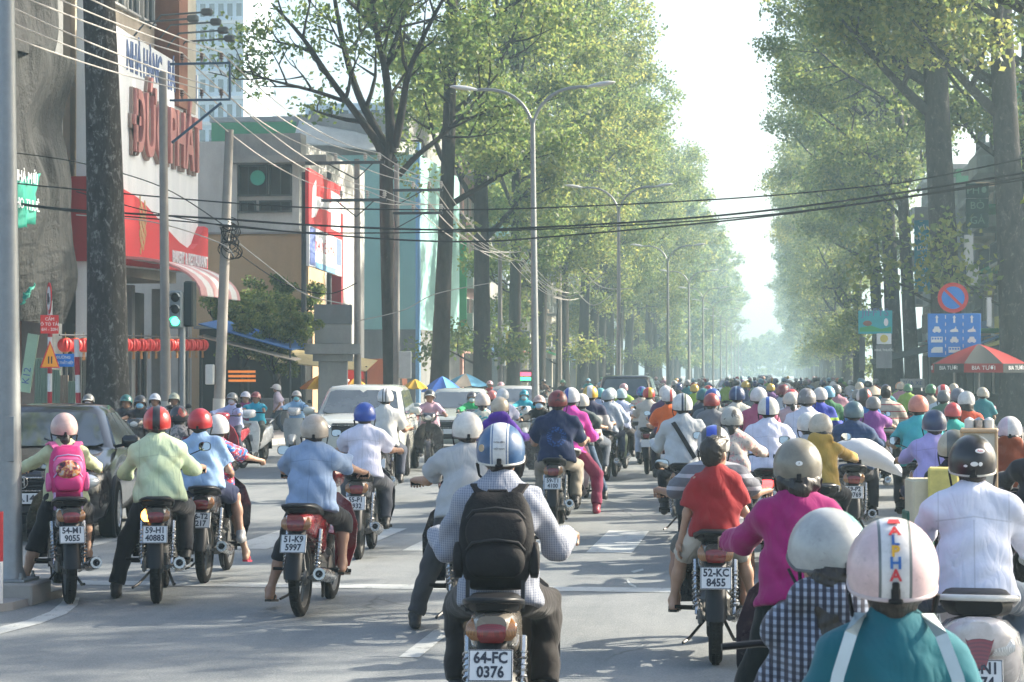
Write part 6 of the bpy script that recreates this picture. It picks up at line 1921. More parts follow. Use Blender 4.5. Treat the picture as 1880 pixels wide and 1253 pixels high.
def bike_parts(kind):
    """[(name, mesh, colour key, near only, children)]"""
    out = []
    sc_ = kind == 'scooter'
    Rw, wd = (.225, .10) if sc_ else (.285, .082)
    ty, rim = wheel_meshes(Rw, wd, not sc_)
    fy = 1.2
    for y in (0, fy):
        out.append(('wheel', rim, None, False, [('tyre', ty, None)], Matrix.Translation((0, y, Rw))))
    # tail and body panels
    b = MB()
    if sc_:
        b.loft(half([(-.30, .12, .10, .70, .05), (-.26, .24, .17, .68, .08), (-.12, .34, .30, .60, .12), (.10, .40, .38, .54, .14), (.32, .38, .40, .50, .13), (.50, .30, .42, .46, .10), (.58, .24, .36, .42, .08)]))
        out.append(('body_panel', b.mesh('body_panel', M_PAINT, 45), 'body', False, [], None))
        f = MB(); f.bbox((0, .72, .27), (.34, .36, .07), .03)
        out.append(('floorboard', f.mesh('floorboard', M_BLACK), None, True, [], None))
        ap = MB()
        ap.loft([[(x * w, y + .10 * (1 - (x * 2) ** 2) * .8, z) for x in np.linspace(-.5, .5, 9)] + [(x * w, y - .035 + .10 * (1 - (x * 2) ** 2) * .8, z) for x in np.linspace(.5, -.5, 9)] for z, y, w in ((.22, .92, .34), (.45, .93, .42), (.68, .97, .46), (.84, 1.0, .36))])
        out.append(('front_shield', ap.mesh('front_shield', M_PAINT, 45), 'body', False, [], None))
        fm = MB(); fm.loft(half([(fy - .25, .10, .08, .38, .03), (fy - .1, .16, .14, .45, .05), (fy + .1, .16, .14, .44, .05), (fy + .24, .09, .08, .34, .03)]))
        out.append(('front_mudguard', fm.mesh('front_mudguard', M_PAINT, 45), 'body', False, [], None))
    else:
        b.loft(half([(-.19, .13, .08, .715, .035), (-.13, .19, .13, .70, .05), (.0, .21, .19, .675, .06), (.22, .225, .26, .63, .06), (.45, .21, .30, .58, .06), (.62, .15, .26, .53, .05)]))
        out.append(('tail_cowl', b.mesh('tail_cowl', M_PAINT, 45), 'body', False, [], None))
        ls = MB()
        for s in (-1, 1):
            ls.loft([[(s * (x0 + .0), y0, z), (s * (x0 + w), y0 - .03, z), (s * (x0 + w), y0 - .005, z), (s * x0, y0 + .04, z)] for z, y0, x0, w in ((.30, .78, .11, .12), (.45, .84, .10, .17), (.62, .90, .08, .19), (.78, .95, .05, .16), (.86, .97, .03, .08))])
        ls.loft(half([(.55, .14, .16, .50, .05), (.75, .13, .14, .58, .05), (.92, .14, .2, .72, .05), (1.0, .12, .2, .80, .05)]))
        out.append(('front_shield', ls.mesh('front_shield', M_PAINT, 45), 'body', False, [], None))
        fm = MB(); rings = []
        for i in range(9):
            a = R(-25 + 150 * i / 8); rr = Rw + .03
            rings.append([(x, fy + math.cos(a) * (rr - abs(x) * .25), Rw + math.sin(a) * (rr - abs(x) * .25)) for x in (-.055, -.03, 0, .03, .055)] + [(x, fy + math.cos(a) * (rr - .012 - abs(x) * .25), Rw + math.sin(a) * (rr - .012 - abs(x) * .25)) for x in (.055, .03, 0, -.03, -.055)])
        fm.loft(rings)
        out.append(('front_mudguard', fm.mesh('front_mudguard', M_PAINT, 45), 'body', False, [], None))
    # seat
    se = MB()
    if sc_: se.loft(half([(-.20, .20, .07, .80, .033), (-.10, .29, .10, .80, .045), (.15, .31, .11, .79, .05), (.4, .28, .10, .765, .045), (.58, .18, .08, .735, .035)]))
    else: se.loft(half([(-.15, .14, .05, .80, .024), (-.09, .22, .075, .80, .035), (.1, .24, .085, .785, .04), (.28, .235, .08, .755, .038), (.5, .21, .075, .725, .035), (.70, .12, .06, .70, .028)]))
    out.append(('seat', se.mesh('seat', M_SEAT, 50), None, False, [], None))
    # grab rail
    gr = MB(); zr = .83 if sc_ else .81; yr = -.26 if sc_ else -.20; wr_ = .16 if sc_ else .115
    gr.tube([(-wr_, .12, zr - .05), (-wr_ - .01, -.02, zr - .01), (-wr_ * .85, yr + .03, zr + .012), (-wr_ * .4, yr - .01, zr + .015), (wr_ * .4, yr - .01, zr + .015), (wr_ * .85, yr + .03, zr + .012), (wr_ + .01, -.02, zr - .01), (wr_, .12, zr - .05)], .014, 8)
    out.append(('grab_rail', gr.mesh('grab_rail', M_PAINT if sc_ else M_BLACK, 60), 'rail' if sc_ else None, False, [], None))
    # lamps
    yl = -.275 if sc_ else -.185; zl = .665 if sc_ else .70
    def lens(x0, x1, z0, z1, bulge, y, nx=6, nz=4, slant=.25):
        mb = MB(); rows = []
        for j in range(nz + 1):
            v = j / nz; z = z0 + (z1 - z0) * v; row = []
            for i in range(nx + 1):
                u = i / nx; x = (x0 + (x1 - x0) * u) * (1 - .22 * abs(2 * v - 1) ** 3)
                row.append((x, y + .55 * x * x / .1 * .35 - bulge * (math.sin(math.pi * v) ** .6) + slant * (z - z0), z))
            back = [(p[0], y + .05, p[2]) for p in row[::-1]]
            rows.append(row + back)
        mb.loft(rows); return mb
    if sc_:
        tl = MB()
        rows = []
        for v in np.linspace(0, 1, 6):
            z = .55 + .16 * v; wv = .022 + .048 * v
            rows.append([(x, yl - .045 + .25 * (z - .55) + .9 * x * x - .012, z) for x in np.linspace(-wv, wv, 7)] + [(x, yl + .06, z) for x in np.linspace(wv, -wv, 7)])
        tl.loft(rows); tl = tl.mesh('tail_light', M_REDLENS, 50)
        ind = [lens(s * .06 if s > 0 else -.15, .15 if s > 0 else -.06, .60, .68, .02, yl - .0).mesh('indicator', M_CLEARLENS, 50) for s in (-1, 1)]
    else:
        tl = lens(-.062, .062, .640, .748, .034, yl).mesh('tail_light', M_REDLENS, 50)
        ind = [lens(min(s * .064, s * .112), max(s * .064, s * .108), .648, .742, .026, yl + .006).mesh('indicator', M_AMBER, 50) for s in (-1, 1)]
    out.append(('tail_light', tl, 'tail', False, [], None))
    for i_, m in enumerate(ind): out.append(('indicator', m, 'ind%d' % i_, True, [], None))
    # rear mudguard, plate
    mg = MB()
    if sc_:
        mg.loft([[(-.06, -.26, .55), (.06, -.26, .55), (.06, -.24, .55), (-.06, -.24, .55)], [(-.075, -.31, .40), (.075, -.31, .40), (.075, -.29, .40), (-.075, -.29, .40)], [(-.065, -.36, .24), (.065, -.36, .24), (.065, -.34, .25), (-.065, -.34, .25)]])
    else:
        rings = []
        for z, y, w in ((.66, -.15, .13), (.56, -.215, .125), (.46, -.27, .125), (.36, -.325, .135), (.30, -.345, .12)):
            rings.append([(-w / 2, y + .03, z), (-w / 4, y, z), (w / 4, y, z), (w / 2, y + .03, z), (w / 2, y + .045, z), (w / 4, y + .012, z), (-w / 4, y + .012, z), (-w / 2, y + .045, z)])
        mg.loft(rings)
    out.append(('rear_mudguard', mg.mesh('rear_mudguard', M_BLACK, 50), None, False, [], None))
    # muffler on the right, tilted up to the rear
    mu = MB()
    a, e = Vector((.165, .42, .25)), Vector((.185, -.24, .335 if not sc_ else .36))
    d = (e - a); L = d.length; Mx = Matrix.Translation(a) @ d.to_track_quat('Z', 'Y').to_matrix().to_4x4()
    r1 = .05 if not sc_ else .062
    mu.lathe([(.018, -.02), (.026, .0), (r1 * .8, .1), (r1, .2), (r1, L - .06), (r1 * .96, L - .03), (r1 * .9, L), (r1 * .55, L), (r1 * .5, L - .02), (.016, L - .02), (.001, L - .03)], 20, Mx)
    out.append(('muffler', mu.mesh('muffler', M_CHROME if not sc_ else M_BLACK, 40), None, False, [], None))
    ml = MB(); ml.lathe([(r1 * .2, L + .002), (r1 * .52, L + .002), (r1 * .5, L - .02)], 16, Mx)
    out.append(('muffler_tip', ml.mesh('muffler_tip', M_BLACK, 40), None, True, [], None))
    ep = MB(); ep.tube([a, (.13, .60, .20), (.05, .82, .24), (.0, .86, .34)], .016, 8)
    out.append(('exhaust_pipe', ep.mesh('exhaust_pipe', M_CHROME), None, True, [], None))
    # engine, swing arm, shocks, pegs
    en = MB(); en.bbox((0, .55, .31), (.22, .36, .20), .05); en.tube([(0, .70, .34), (0, .92, .38)], .06, 14)
    for i in range(5): en.lathe([(.001, -.004), (.075, -.004), (.075, .004), (.001, .004)], 14, Matrix.Translation((0, .74 + .035 * i, .345 + .006 * i)) @ Matrix.Rotation(R(-80), 4, 'X'))
    en.lathe([(.001, -.02), (.085, -.02), (.095, .0), (.001, .02)], 18, Matrix.Translation((.12, .56, .31)) @ Matrix.Rotation(R(90), 4, 'Y'))
    out.append(('engine', en.mesh('engine', M_ALU, 40), None, True, [], None))
    sw = MB()
    for s in (-1, 1): sw.tube([(s * .085, -.03, Rw), (s * .075, .2, Rw + .01), (s * .06, .42, .34)], .016, 8)
    sw.bbox((-.095, .2, Rw + .01), (.03, .5, .10), .012)
    sw.tube([(-.12, 0, Rw), (.12, 0, Rw)], .011, 8)
    out.append(('swing_arm', sw.mesh('swing_arm', M_ALU), None, True, [], None))
    for s in (-1, 1):
        shk = MB(); p0, p1 = (s * .115, .0, Rw + .02), (s * .12, .14, .63)
        shk.tube([p0, Vector(p0).lerp(Vector(p1), .5)], .012, 8); shk.tube([Vector(p0).lerp(Vector(p1), .45), p1], .02, 8)
        spring(shk, Vector(p0).lerp(Vector(p1), .12), Vector(p0).lerp(Vector(p1), .82), .023, 9, .0055)
        out.append(('shock_absorber', shk.mesh('shock_absorber', M_CHROME if not sc_ else M_BLACK), None, True, [], None))
        pg = MB()
        pg.tube([(s * .10, .66, .27), (s * .26, .66, .275)], .014, 8); pg.tube([(s * .10, .66, .27), (s * .26, .66, .275)], .014, 8)
        pg2 = MB(); pg2.tube([(s * .10, .24, .33), (s * .15, .22, .325), (s * .25, .2, .33)], .012, 8)
        out.append(('foot_peg', pg.mesh('foot_peg', M_RUBBER), None, True, [], None))
        out.append(('foot_peg', pg2.mesh('foot_peg', M_RUBBER), None, True, [], None))
    stn = MB(); stn.tube([(-.06, .45, .22), (-.16, .30, .12), (-.20, .22, .10)], .010, 6); stn.tube([(.07, .5, .2), (.12, .25, .12), (.13, .18, .13)], .012, 6)
    out.append(('kick_stand', stn.mesh('kick_stand', M_BLACK), None, True, [], None))
    # fork, head, handlebar
    fk = MB()
    for s in (-1, 1): fk.tube([(s * .075, fy, Rw), (s * .075, fy - .10, .55), (s * .07, fy - .2, .86)], .018, 8)
    out.append(('fork', fk.mesh('fork', M_ALU), None, True, [], None))
    hd = MB(); hy = .97 if not sc_ else .95
    hd.loft(half([(hy - .10, .20, .10, 1.0, .045), (hy, .30, .16, .985, .06), (hy + .10, .24, .16, .97, .06), (hy + .16, .14, .10, .95, .04)]))
    hl = lens(-.085, .085, .925, 1.01, .0, 0).mesh('headlight', M_CLEARLENS, 50)
    hlo = MB(); hlo.ell((0, hy + .13, .965), (.085, .05, .05))
    out.append(('handlebar_cowl', hd.mesh('handlebar_cowl', M_PAINT, 45), 'body', False, [('headlight', hlo.mesh('headlight', M_CLEARLENS, 50), None)], None))
    hb = MB(); gy, gz = .945, .995
    hb.tube([(-.33, gy, gz), (-.22, gy + .02, gz + .01), (0, gy + .02, gz), (.22, gy + .02, gz + .01), (.33, gy, gz)], .011, 8)
    out.append(('handlebar', hb.mesh('handlebar', M_BLACK), None, False, [], None))
    for s in (-1, 1):
        g = MB(); g.tube([(s * .22, gy + .005, gz + .003), (s * .34, gy, gz)], .018, 10); g.lathe([(.001, 0), (.02, 0), (.02, .008), (.001, .01)], 10, Matrix.Translation((s * .34, gy, gz)) @ Matrix.Rotation(R(90 * s), 4, 'Y'))
        out.append(('grip', g.mesh('grip', M_RUBBER), 'grip', True, [], None))
        lv = MB(); lv.tube([(s * .20, gy + .04, gz), (s * .24, gy + .075, gz - .003), (s * .33, gy + .065, gz - .01), (s * .345, gy + .06, gz - .01)], [.008, .007, .006, .008], 6)
        out.append(('brake_lever', lv.mesh('brake_lever', M_ALU), None, True, [], None))
        stk = MB(); mh, mg_ = mirror_set(stk, s, gy, gz, .13)
        out.append(('mirror', mh, None, False, [('mirror_stalk', stk.mesh('mirror_stalk', M_BLACK), None), ('mirror_glass', mg_, None)], None))
    return out
BIKE = {'underbone': bike_parts('underbone'), 'scooter': bike_parts('scooter')}
_pl = MB(); _pl.bbox((0, 0, 0), (.19, .14, .006), .0025); PLATE = _pl.mesh('number_plate', M_PLATE, 30)
_pr = MB()
for sx, sy, w_, h_ in ((0, .0665, .186, .0035), (0, -.0665, .186, .0035), (.0905, 0, .0035, .13), (-.0905, 0, .0035, .13)): _pr.box((sx, sy, .0036), (w_, h_, .0014))
PLATE_RIM = _pr.mesh('plate_border', M_INK, 0)

def motorbike(M, label, kind='underbone', color=(.03, .03, .035), plate=None, near=True, group=None, tail=None, ind=(None, None), rail=None, cat='motorbike', grip=None, mirrors='both'):
    e = empty('motorbike' if kind != 'scooter' else 'scooter', label, cat, M, group); nm_ = 0
    for name, me, key, nonly, kids, ml in BIKE[kind]:
        if nonly and not near: continue
        if name == 'mirror':
            nm_ += 1
            if mirrors == 'none' or (mirrors == 'left' and nm_ == 2) or (mirrors == 'right' and nm_ == 1): continue
        o = link(name, me, e, color if key == 'body' else (rail or color if key == 'rail' else None), ml)
        if key == 'tail' and tail: setmat(o, tail)
        if key == 'ind0' and ind[0]: setmat(o, ind[0])
        if key == 'ind1' and ind[1]: setmat(o, ind[1])
        if key == 'grip' and grip: setmat(o, grip)
        for kn, km, _ in kids:
            link(kn, km, o)
    c = Vector((0, -.262, .555)) if kind != 'scooter' else Vector((0, -.335, .525))
    up = Vector((0, .42, 1)).normalized() if kind != 'scooter' else Vector((0, .30, 1)).normalized()
    pm = frame_for(c, (1, 0, 0), up)
    po = link('number_plate', PLATE, e, None, pm)
    if near or plate:
        link('plate_border', PLATE_RIM, po)
    if plate:
        for i, s in enumerate(plate):
            text(s, .068, M_INK, Matrix.Translation((0, .031 - .062 * i, .0046)), po, extrude=.0006, bold=.0022, narrow=.86)
    return e

# ------------------------------------------------------------------ cars
t_ = NT('car_glass'); p_ = t_.pr(); c_ = t_.coord()
t_.l(t_.ramp(t_.noise(c_, 2.0, 4), [(.3, (.03, .037, .04)), (.8, (.085, .10, .105))]), p_.inputs['Base Color'])
p_.inputs['Roughness'].default_value = .05; p_.inputs['Specular IOR Level'].default_value = .8; p_.inputs['Coat Weight'].default_value = .6
M_GLASS = t_.m
M_DARKTRIM = flat('dark_trim', (.015, .015, .017), .5, var=.2)
M_HUBCAP = flat('alloy_rim', (.5, .5, .5), .3, .85, var=.2)
M_HEADL = flat('headlight_lens', (.6, .62, .63), .1, .3, var=.25, scale=30, coat=1.0)

def car_wheel(rad, wd=.2):
    M = Matrix.Rotation(math.pi / 2, 4, 'Y')
    ty = MB(); ty.lathe([(rad * .66, -wd / 2), (rad * .93, -wd / 2), (rad, -wd * .36), (rad, wd * .36), (rad * .93, wd / 2), (rad * .66, wd / 2)], 32, M)
    rm = MB(); rm.lathe([(rad * .67, -wd * .48), (rad * .62, -wd * .5), (rad * .55, -wd * .2), (rad * .2, -wd * .25)], 28, M)
    rm.lathe([(rad * .67, wd * .48), (rad * .62, wd * .5), (rad * .55, wd * .2), (rad * .2, wd * .25)], 28, M)
    for s in (-1, 1):
        for k in range(9):
            rm.box((s * wd * .40, rad * .36, 0), (.025, rad * .55, .045), Matrix.Rotation(2 * math.pi * k / 9, 4, 'X'))
        rm.lathe([(.001, wd * .46), (rad * .2, wd * .46), (rad * .22, wd * .3)], 16, M if s > 0 else M @ Matrix.Rotation(math.pi, 4, 'X'))
    return ty.mesh('tyre', M_TYRE, 40), rm.mesh('wheel', M_HUBCAP, 35)

def car_ring(y, w, zb, zt, crown=.02):
    h = [(.0, zb), (.84 * w, zb), (.95 * w, zb + .08), (.985 * w, zb + .2), (w, (zb + zt) / 2 + .02), (.975 * w, zt - .10), (.93 * w, zt - .03), (.80 * w, zt), (.45 * w, zt + crown * .8), (0, zt + crown)]
    return [(x, y, z) for x, z in h] + [(-x, y, z) for x, z in h[-2:0:-1]]

def car(M, label, color, stations, base, roof, wheel_y=(1.33, -1.33), rad=.31, cat='car', front=True, plate=None, group=None, W=.87, grille='slats', emblem=None, rails=False, belt=.97):
    """stations: (y, half width, bottom, top) nose to tail; base/roof: greenhouse rectangles (y front, y rear, half width, z)"""
    e = empty('parked_car' if False else 'car', label, cat, M, group)
    b = MB(); b.loft([car_ring(y, w, zb, zt) for y, w, zb, zt in stations])
    bo = b.build('body', M_CARPAINT, e, 50, color)
    (bf, br, bw, bz), (rf, rr, rw, rz) = base, roof
    # greenhouse shell with rounded roof edges
    g = MB()
    def rect(yf, yr, w, z, c=.12):
        return [(w, yf - c, z), (w - c * .6, yf, z), (0, yf + .05, z), (-w + c * .6, yf, z), (-w, yf - c, z), (-w, yr + c, z), (-w + c * .6, yr, z), (0, yr - .03, z), (w - c * .6, yr, z), (w, yr + c, z)]
    g.loft([rect(bf, br, bw, bz - .03), rect(rf + .05, rr - .04, rw + .025, rz - .07), rect(rf - .02, rr + .02, rw - .03, rz - .015), rect(rf - .25, rr + .2, rw - .22, rz + .012)])
    g.build('roof', M_CARPAINT, e, 50, color)
    # glass, set a little proud of the shell
    def L(a, b_, t): return Vector(a).lerp(Vector(b_), t)
    def pane(name, A, B, C_, D, push, m=.06):
        """A,B bottom, C,D top"""
        A, B, C_, D = [Vector(q) for q in (A, B, C_, D)]
        cen = (A + B + C_ + D) / 4
        P_ = [q + (cen - q).normalized() * m for q in (A, B, C_, D)]
        pts = []
        for i in range(4):
            q, q0, q1 = P_[i], P_[i - 1], P_[(i + 1) % 4]
            pts += [q.lerp(q0, .07), q.lerp(q1, .07)]
        v = Vector(push)
        mb = MB(); n_ = len(pts); mb.add([p + v for p in pts] + [p - v * .5 for p in pts], [tuple(range(n_)), tuple(range(n_, 2 * n_))[::-1]] + [(i, (i + 1) % n_, (i + 1) % n_ + n_, i + n_) for i in range(n_)])
        return mb.build(name, M_GLASS, e, 30)
    zr = rz - .075
    pane('windshield', (bw - .06, bf + .012, bz), (-bw + .06, bf + .012, bz), (-rw, rf + .06, zr), (rw, rf + .06, zr), (0, .022, .012), .05)
    pane('rear_window', (-bw + .06, br - .01, bz), (bw - .06, br - .01, bz), (rw, rr - .045, zr), (-rw, rr - .045, zr), (0, -.022, .012), .07)
    for s in (-1, 1):
        cuts_ = (0, .46, .80, 1.0)
        for i in range(3):
            t0, t1 = cuts_[i], cuts_[i + 1]
            A = L((s * bw, bf - .14, bz), (s * bw, br + .14, bz), t0); B_ = L((s * bw, bf - .14, bz), (s * bw, br + .14, bz), t1)
            D = L((s * (rw + .025), rf - .07, zr), (s * (rw + .025), rr + .08, zr), t0); C_ = L((s * (rw + .025), rf - .07, zr), (s * (rw + .025), rr + .08, zr), t1)
            pane('side_window', A, B_, C_, D, (s * .012, 0, .003), .035)
    ty, rm = car_wheel(rad)
    wx = W - .10
    for y in wheel_y:
        for s in (-1, 1):
            ar = MB(); ar.lathe([(.001, 0), (rad * 1.16, 0), (rad * 1.16, .03), (.001, .03)], 28, Matrix.Translation((s * (W - .012), y, rad + .01)) @ Matrix.Rotation(R(90 * s), 4, 'Y'))
            ar.build('wheel_arch', M_DARKTRIM, e, 40)
            wo_ = link('wheel', rm, e, None, Matrix.Translation((s * (wx + .035), y, rad)))
            link('tyre', ty, wo_)
    yn = stations[0][0]; wn_, zb0, zt0 = stations[1][1:4]
    # lamps, grille, bumper and plate on the front; tail lamps and plate on the rear
    for s in (-1, 1):
        hl = MB(); hl.ell((s * wn_ * .80, yn - .10, zt0 - .05), (.20, .15, .085), 18, 10, Matrix.Identity(4))
        hl.build('headlight', M_HEADL, e, 60)
        tl = MB(); tl.ell((s * stations[-2][1] * .84, stations[-1][0] + .05, stations[-2][3] - .14), (.14, .09, .15), 16, 10)
        tl.build('tail_light', M_REDLENS, e, 60)
        mr = MB(); mr.bbox((s * (bw + .16), bf - .28, bz + .06), (.20, .10, .14), .035); mr.tube([(s * (bw - .02), bf - .28, bz), (s * (bw + .12), bf - .28, bz + .03)], .02, 6)
        mr.build('wing_mirror', M_CARPAINT, e, 50, color)
        for y in (bf - .95, bf - 1.75):
            hb_ = MB(); hb_.bbox((s * (W + .004), y, belt - .12), (.02, .18, .03), .008); hb_.build('door_handle', M_CHROME if color[0] < .2 else M_CARPAINT, e, 50, color)
        fl_ = MB(); fl_.lathe([(.001, .0), (.05, .0), (.06, -.03)], 14, Matrix.Translation((s * wn_ * .72, yn + .005, zb0 + .18)) @ Matrix.Rotation(R(-90), 4, 'X')); fl_.build('fog_light', M_HEADL, e, 50)
    if grille == 'slats':
        for k in range(4):
            gb = MB(); gb.bbox((0, yn + .012, zt0 - .14 + .045 * k), (wn_ * 1.05, .05, .020), .006); gb.build('grille_slat', M_DARKTRIM if k % 3 else M_CHROME, e, 40)
        gk = MB(); gk.bbox((0, yn - .012, zt0 - .07), (wn_ * 1.08, .05, .20), .02); gk.build('grille', M_DARKTRIM, e, 40)
    bi = MB(); bi.bbox((0, yn + .0, zb0 + .15), (wn_ * 1.3, .06, .12), .03); bi.build('air_intake', M_DARKTRIM, e, 40)
    if emblem == 'H':
        em = MB(); yy = yn + .045; zc = zt0 - .05
        em.torus((0, 0, 0), .062, .006, 24, 6, Matrix.Translation((0, yy, zc)) @ Matrix.Rotation(R(90), 4, 'X'))
        em.box((-.026, yy, zc), (.013, .012, .085)); em.box((.026, yy, zc), (.013, .012, .085)); em.box((0, yy, zc), (.05, .012, .013))
        em.build('emblem', M_CHROME, e, 40)
    elif emblem == 'oval':
        em = MB(); yy = yn + .045; zc = zt0 - .05
        em.torus((0, 0, 0), .05, .006, 24, 6, Matrix.Translation((0, yy, zc)) @ Matrix.Rotation(R(90), 4, 'X'), sx=1.5); em.torus((0, 0, 0), .024, .005, 18, 6, Matrix.Translation((0, yy, zc)) @ Matrix.Rotation(R(90), 4, 'X'), sx=1.2); em.build('emblem', M_CHROME, e, 40)
    for yy, rot in ((yn + .055, math.pi), (stations[-1][0] - .03, 0)):
        pl = MB(); pl.bbox((0, 0, 0), (.47, .11, .01), .003)
        pm = frame_for((0, yy, zb0 + .26 if rot else stations[-2][3] - .32), (-1, 0, 0) if rot else (1, 0, 0), (0, 0, 1))
        po = pl.build('number_plate', M_PLATE, e, 30, M=pm)
        if plate and rot:
            text(plate, .10, M_INK, Matrix.Translation((0, 0, .0075)), po, extrude=.0008, bold=.003)
    wp = MB()
    for s in (-.3, .25): wp.tube([(s, bf + .03, bz + .005), (s + .28, bf - .14, bz + .10)], .008, 5)
    wp.build('wiper', M_DARKTRIM, e, 40)
    if rails:
        for s in (-1, 1):
            rl = MB(); rl.tube([(s * (rw - .08), rf - .3, rz + .02), (s * (rw - .08), rf - .4, rz + .06), (s * (rw - .08), rr + .4, rz + .06), (s * (rw - .08), rr + .3, rz + .02)], .018, 6); rl.build('roof_rail', M_CHROME, e, 50)
    return e

SEDAN = dict(stations=[(2.24, .60, .30, .60), (2.18, .74, .22, .70), (1.95, .84, .19, .79), (1.5, .87, .18, .88), (.95, .875, .18, .97), (0, .88, .18, .98), (-1.3, .875, .18, .99), (-1.9, .86, .2, 1.0), (-2.15, .80, .24, .97), (-2.24, .68, .34, .86)],
             base=(1.0, -1.75, .80, .965), roof=(.18, -1.0, .56, 1.42))
MPV = dict(stations=[(2.22, .62, .36, .80), (2.16, .76, .28, .90), (1.95, .82, .25, .97), (1.5, .84, .24, 1.03), (1.15, .845, .24, 1.07), (0, .85, .24, 1.08), (-1.5, .845, .24, 1.08), (-2.1, .83, .28, 1.08), (-2.2, .76, .34, 1.02)],
           base=(1.18, -2.14, .78, 1.06), roof=(.42, -1.95, .62, 1.56), wheel_y=(1.36, -1.38), rad=.33, W=.84, belt=1.05)
SUV = dict(stations=[(2.3, .66, .42, .84), (2.24, .82, .34, .96), (2.0, .88, .3, 1.04), (1.2, .90, .3, 1.10), (0, .91, .3, 1.12), (-1.6, .905, .3, 1.12), (-2.15, .88, .34, 1.12), (-2.28, .80, .40, 1.02)],
           base=(1.1, -2.2, .84, 1.10), roof=(.35, -1.98, .66, 1.70), wheel_y=(1.4, -1.4), rad=.37, W=.90, belt=1.08)

# ------------------------------------------------------------------ traffic
def hx(s, k=1.0):
    v = [int(s[i:i + 2], 16) / 255 for i in (0, 2, 4)]
    return tuple(min(.9, k * (((q + .055) / 1.055) ** 2.4 if q > .04 else q / 12.92)) for q in v)
def ray_yaw(px): return math.atan((VPX - px) / FPX)
FEET = {
    'pegs': {}, 'left': dict(al=(-.34, .42, .095), kl=(-.4, .7, .3)), 'right': dict(ar=(.34, .42, .095), kr=(.4, .7, .3)), 'both': dict(al=(-.30, .45, .095), kl=(-.4, .7, .3), ar=(.30, .45, .095), kr=(.4, .7, .3)),
    'board': dict(al=(-.12, .70, .40), ar=(.12, .70, .40), kl=(-.5, .6, .6), kr=(.5, .6, .6))}
PASS = dict(hip=(0, .08, .85), lean=6, wl=(-.20, .30, .86), wr=(.20, .30, .86), el=(-.4, -.5, -.8), er=(.4, -.5, -.8), al=(-.22, .27, .44), ar=(.22, .27, .44), grip=False)

MIRR = ('none', 'left', 'none', 'right', 'left', 'none')
def rider(px, pytop, d, label, blabel=None, bike='underbone', color=(.02, .02, .025), plate=None, yaw=None, feet=None, pose=None, look=None, h=None, near=None, bike_on=True, size=None, group=None, bgroup=None, tail=None, ind=(None, None), rail=None, hipy=.40, grip=None, mirrors=None, **kw):
    """a seated rider whose helmet top shows at (px, pytop), with the bike below"""
    yw = ray_yaw(px) * .6 if yaw is None else R(yaw)
    b = at(px, d, 0)
    fwd = Vector((-math.sin(yw), math.cos(yw), 0))
    org = b - fwd * (hipy + .06)
    M = TRS(org, rz=yw)
    P = dict(FEET[feet or ('board' if bike == 'scooter' else 'pegs')])
    if hipy != .40: P['hip'] = (0, hipy, .815)
    P.update(pose or {})
    K = dict(look or {})
    zt = zat(pytop, b)
    hz_ = P.get('hip', DEF_POSE['hip'])[2]
    helm = K.get('helmet', True)
    s = size or max(.80, min(1.10, (zt - hz_ - (.175 if helm else .165)) / (.47 * math.cos(R(P.get('lean', 12))) + .10)))
    if d > 40: s = round(s / .06) * .06
    K['size'] = round(s, 2)
    if h is None: h = .0115 if d < 11.5 else (.0135 if d < 18 else (.018 if d < 27 else .027))
    e, ms = person(M, label, P, K, h, seed=int(px) % 7 if d < 40 else 0, group=group, **kw)
    if bike_on:
        motorbike(M, blabel or 'motorbike', bike, color, plate, near=(d < 27) if near is None else near, tail=tail, ind=ind, rail=rail, group=bgroup, grip=grip, mirrors=mirrors or MIRR[int(px * 7 + d) % 6])
    return e, ms, M

SH = dict(sleeve='short'); LS = dict(sleeve='long'); RS = dict(sleeve='rolled')
# ---- nearest riders
e, ms_t, M_t = rider(1642, 948, 4.75, 'woman in a teal jacket and a pink striped helmet lettered ALPHA, nearest of all', bike_on=False, pose=dict(PASS, hip=(0, .10, .83)), hipy=.10, yaw=0,
      look=dict(sleeve='long', hair='short', hood=False), shirt=(.012, .115, .145), legs=(.03, .03, .04), hel=(.62, .46, .46), h=.010, visor=True,
      hel_mat=hel_stripe('helmet_alpha', [(-.036, .036, (.60, .60, .60)), (-.040, -.033, (.12, .14, .14)), (.033, .040, (.12, .14, .14))]), rim=(.5, .42, .42))
ho = [c for c in e.children if c.name.startswith('helmet')][0]
def on_helmet(th, x=0.0, lift=.0025):
    """frame on the back of the helmet at angle th down from the crown"""
    RY, RZ = .137, .126
    t = R(th); q = Vector((x, -RY * math.sin(t), RZ * math.cos(t) + .014)); nrm = Vector((x / .112 ** 2, -math.sin(t) / RY, math.cos(t) / RZ)).normalized()
    up = (Vector((0, 0, 1)) - nrm * nrm.z).normalized(); xa = up.cross(nrm)
    return frame_for(q + nrm * lift, xa, up)
for ch, th, col in zip('ALPHA', (40, 53, 66, 79, 92), ((.55, .04, .04), (.03, .10, .3), (.62, .35, .03), (.03, .12, .35), (.5, .04, .05))):
    text(ch, .040, flat('decal_' + ch + str(th), col, .4), on_helmet(th) @ Matrix.Rotation(R(0), 4, 'Z'), ho, extrude=.0008, bold=.0012)
a = MB(); a.prism([(-.016, -.012), (.016, -.012), (.012, .012), (-.012, .012)], 0, .001); a.build('decal', flat('decal_red', (.5, .04, .04), .4), ho, 0, M=on_helmet(22))
a = MB(); a.bbox((0, 0, .004), (.018, .036, .01), .003); a.build('buckle', M_BLACK, ho, 30, M=on_helmet(106))
sk = ms_t['_sk']
bg_ = empty('bag_strap', 'pair of pale straps over the shoulders of the teal jacket', 'bag straps', M_t)
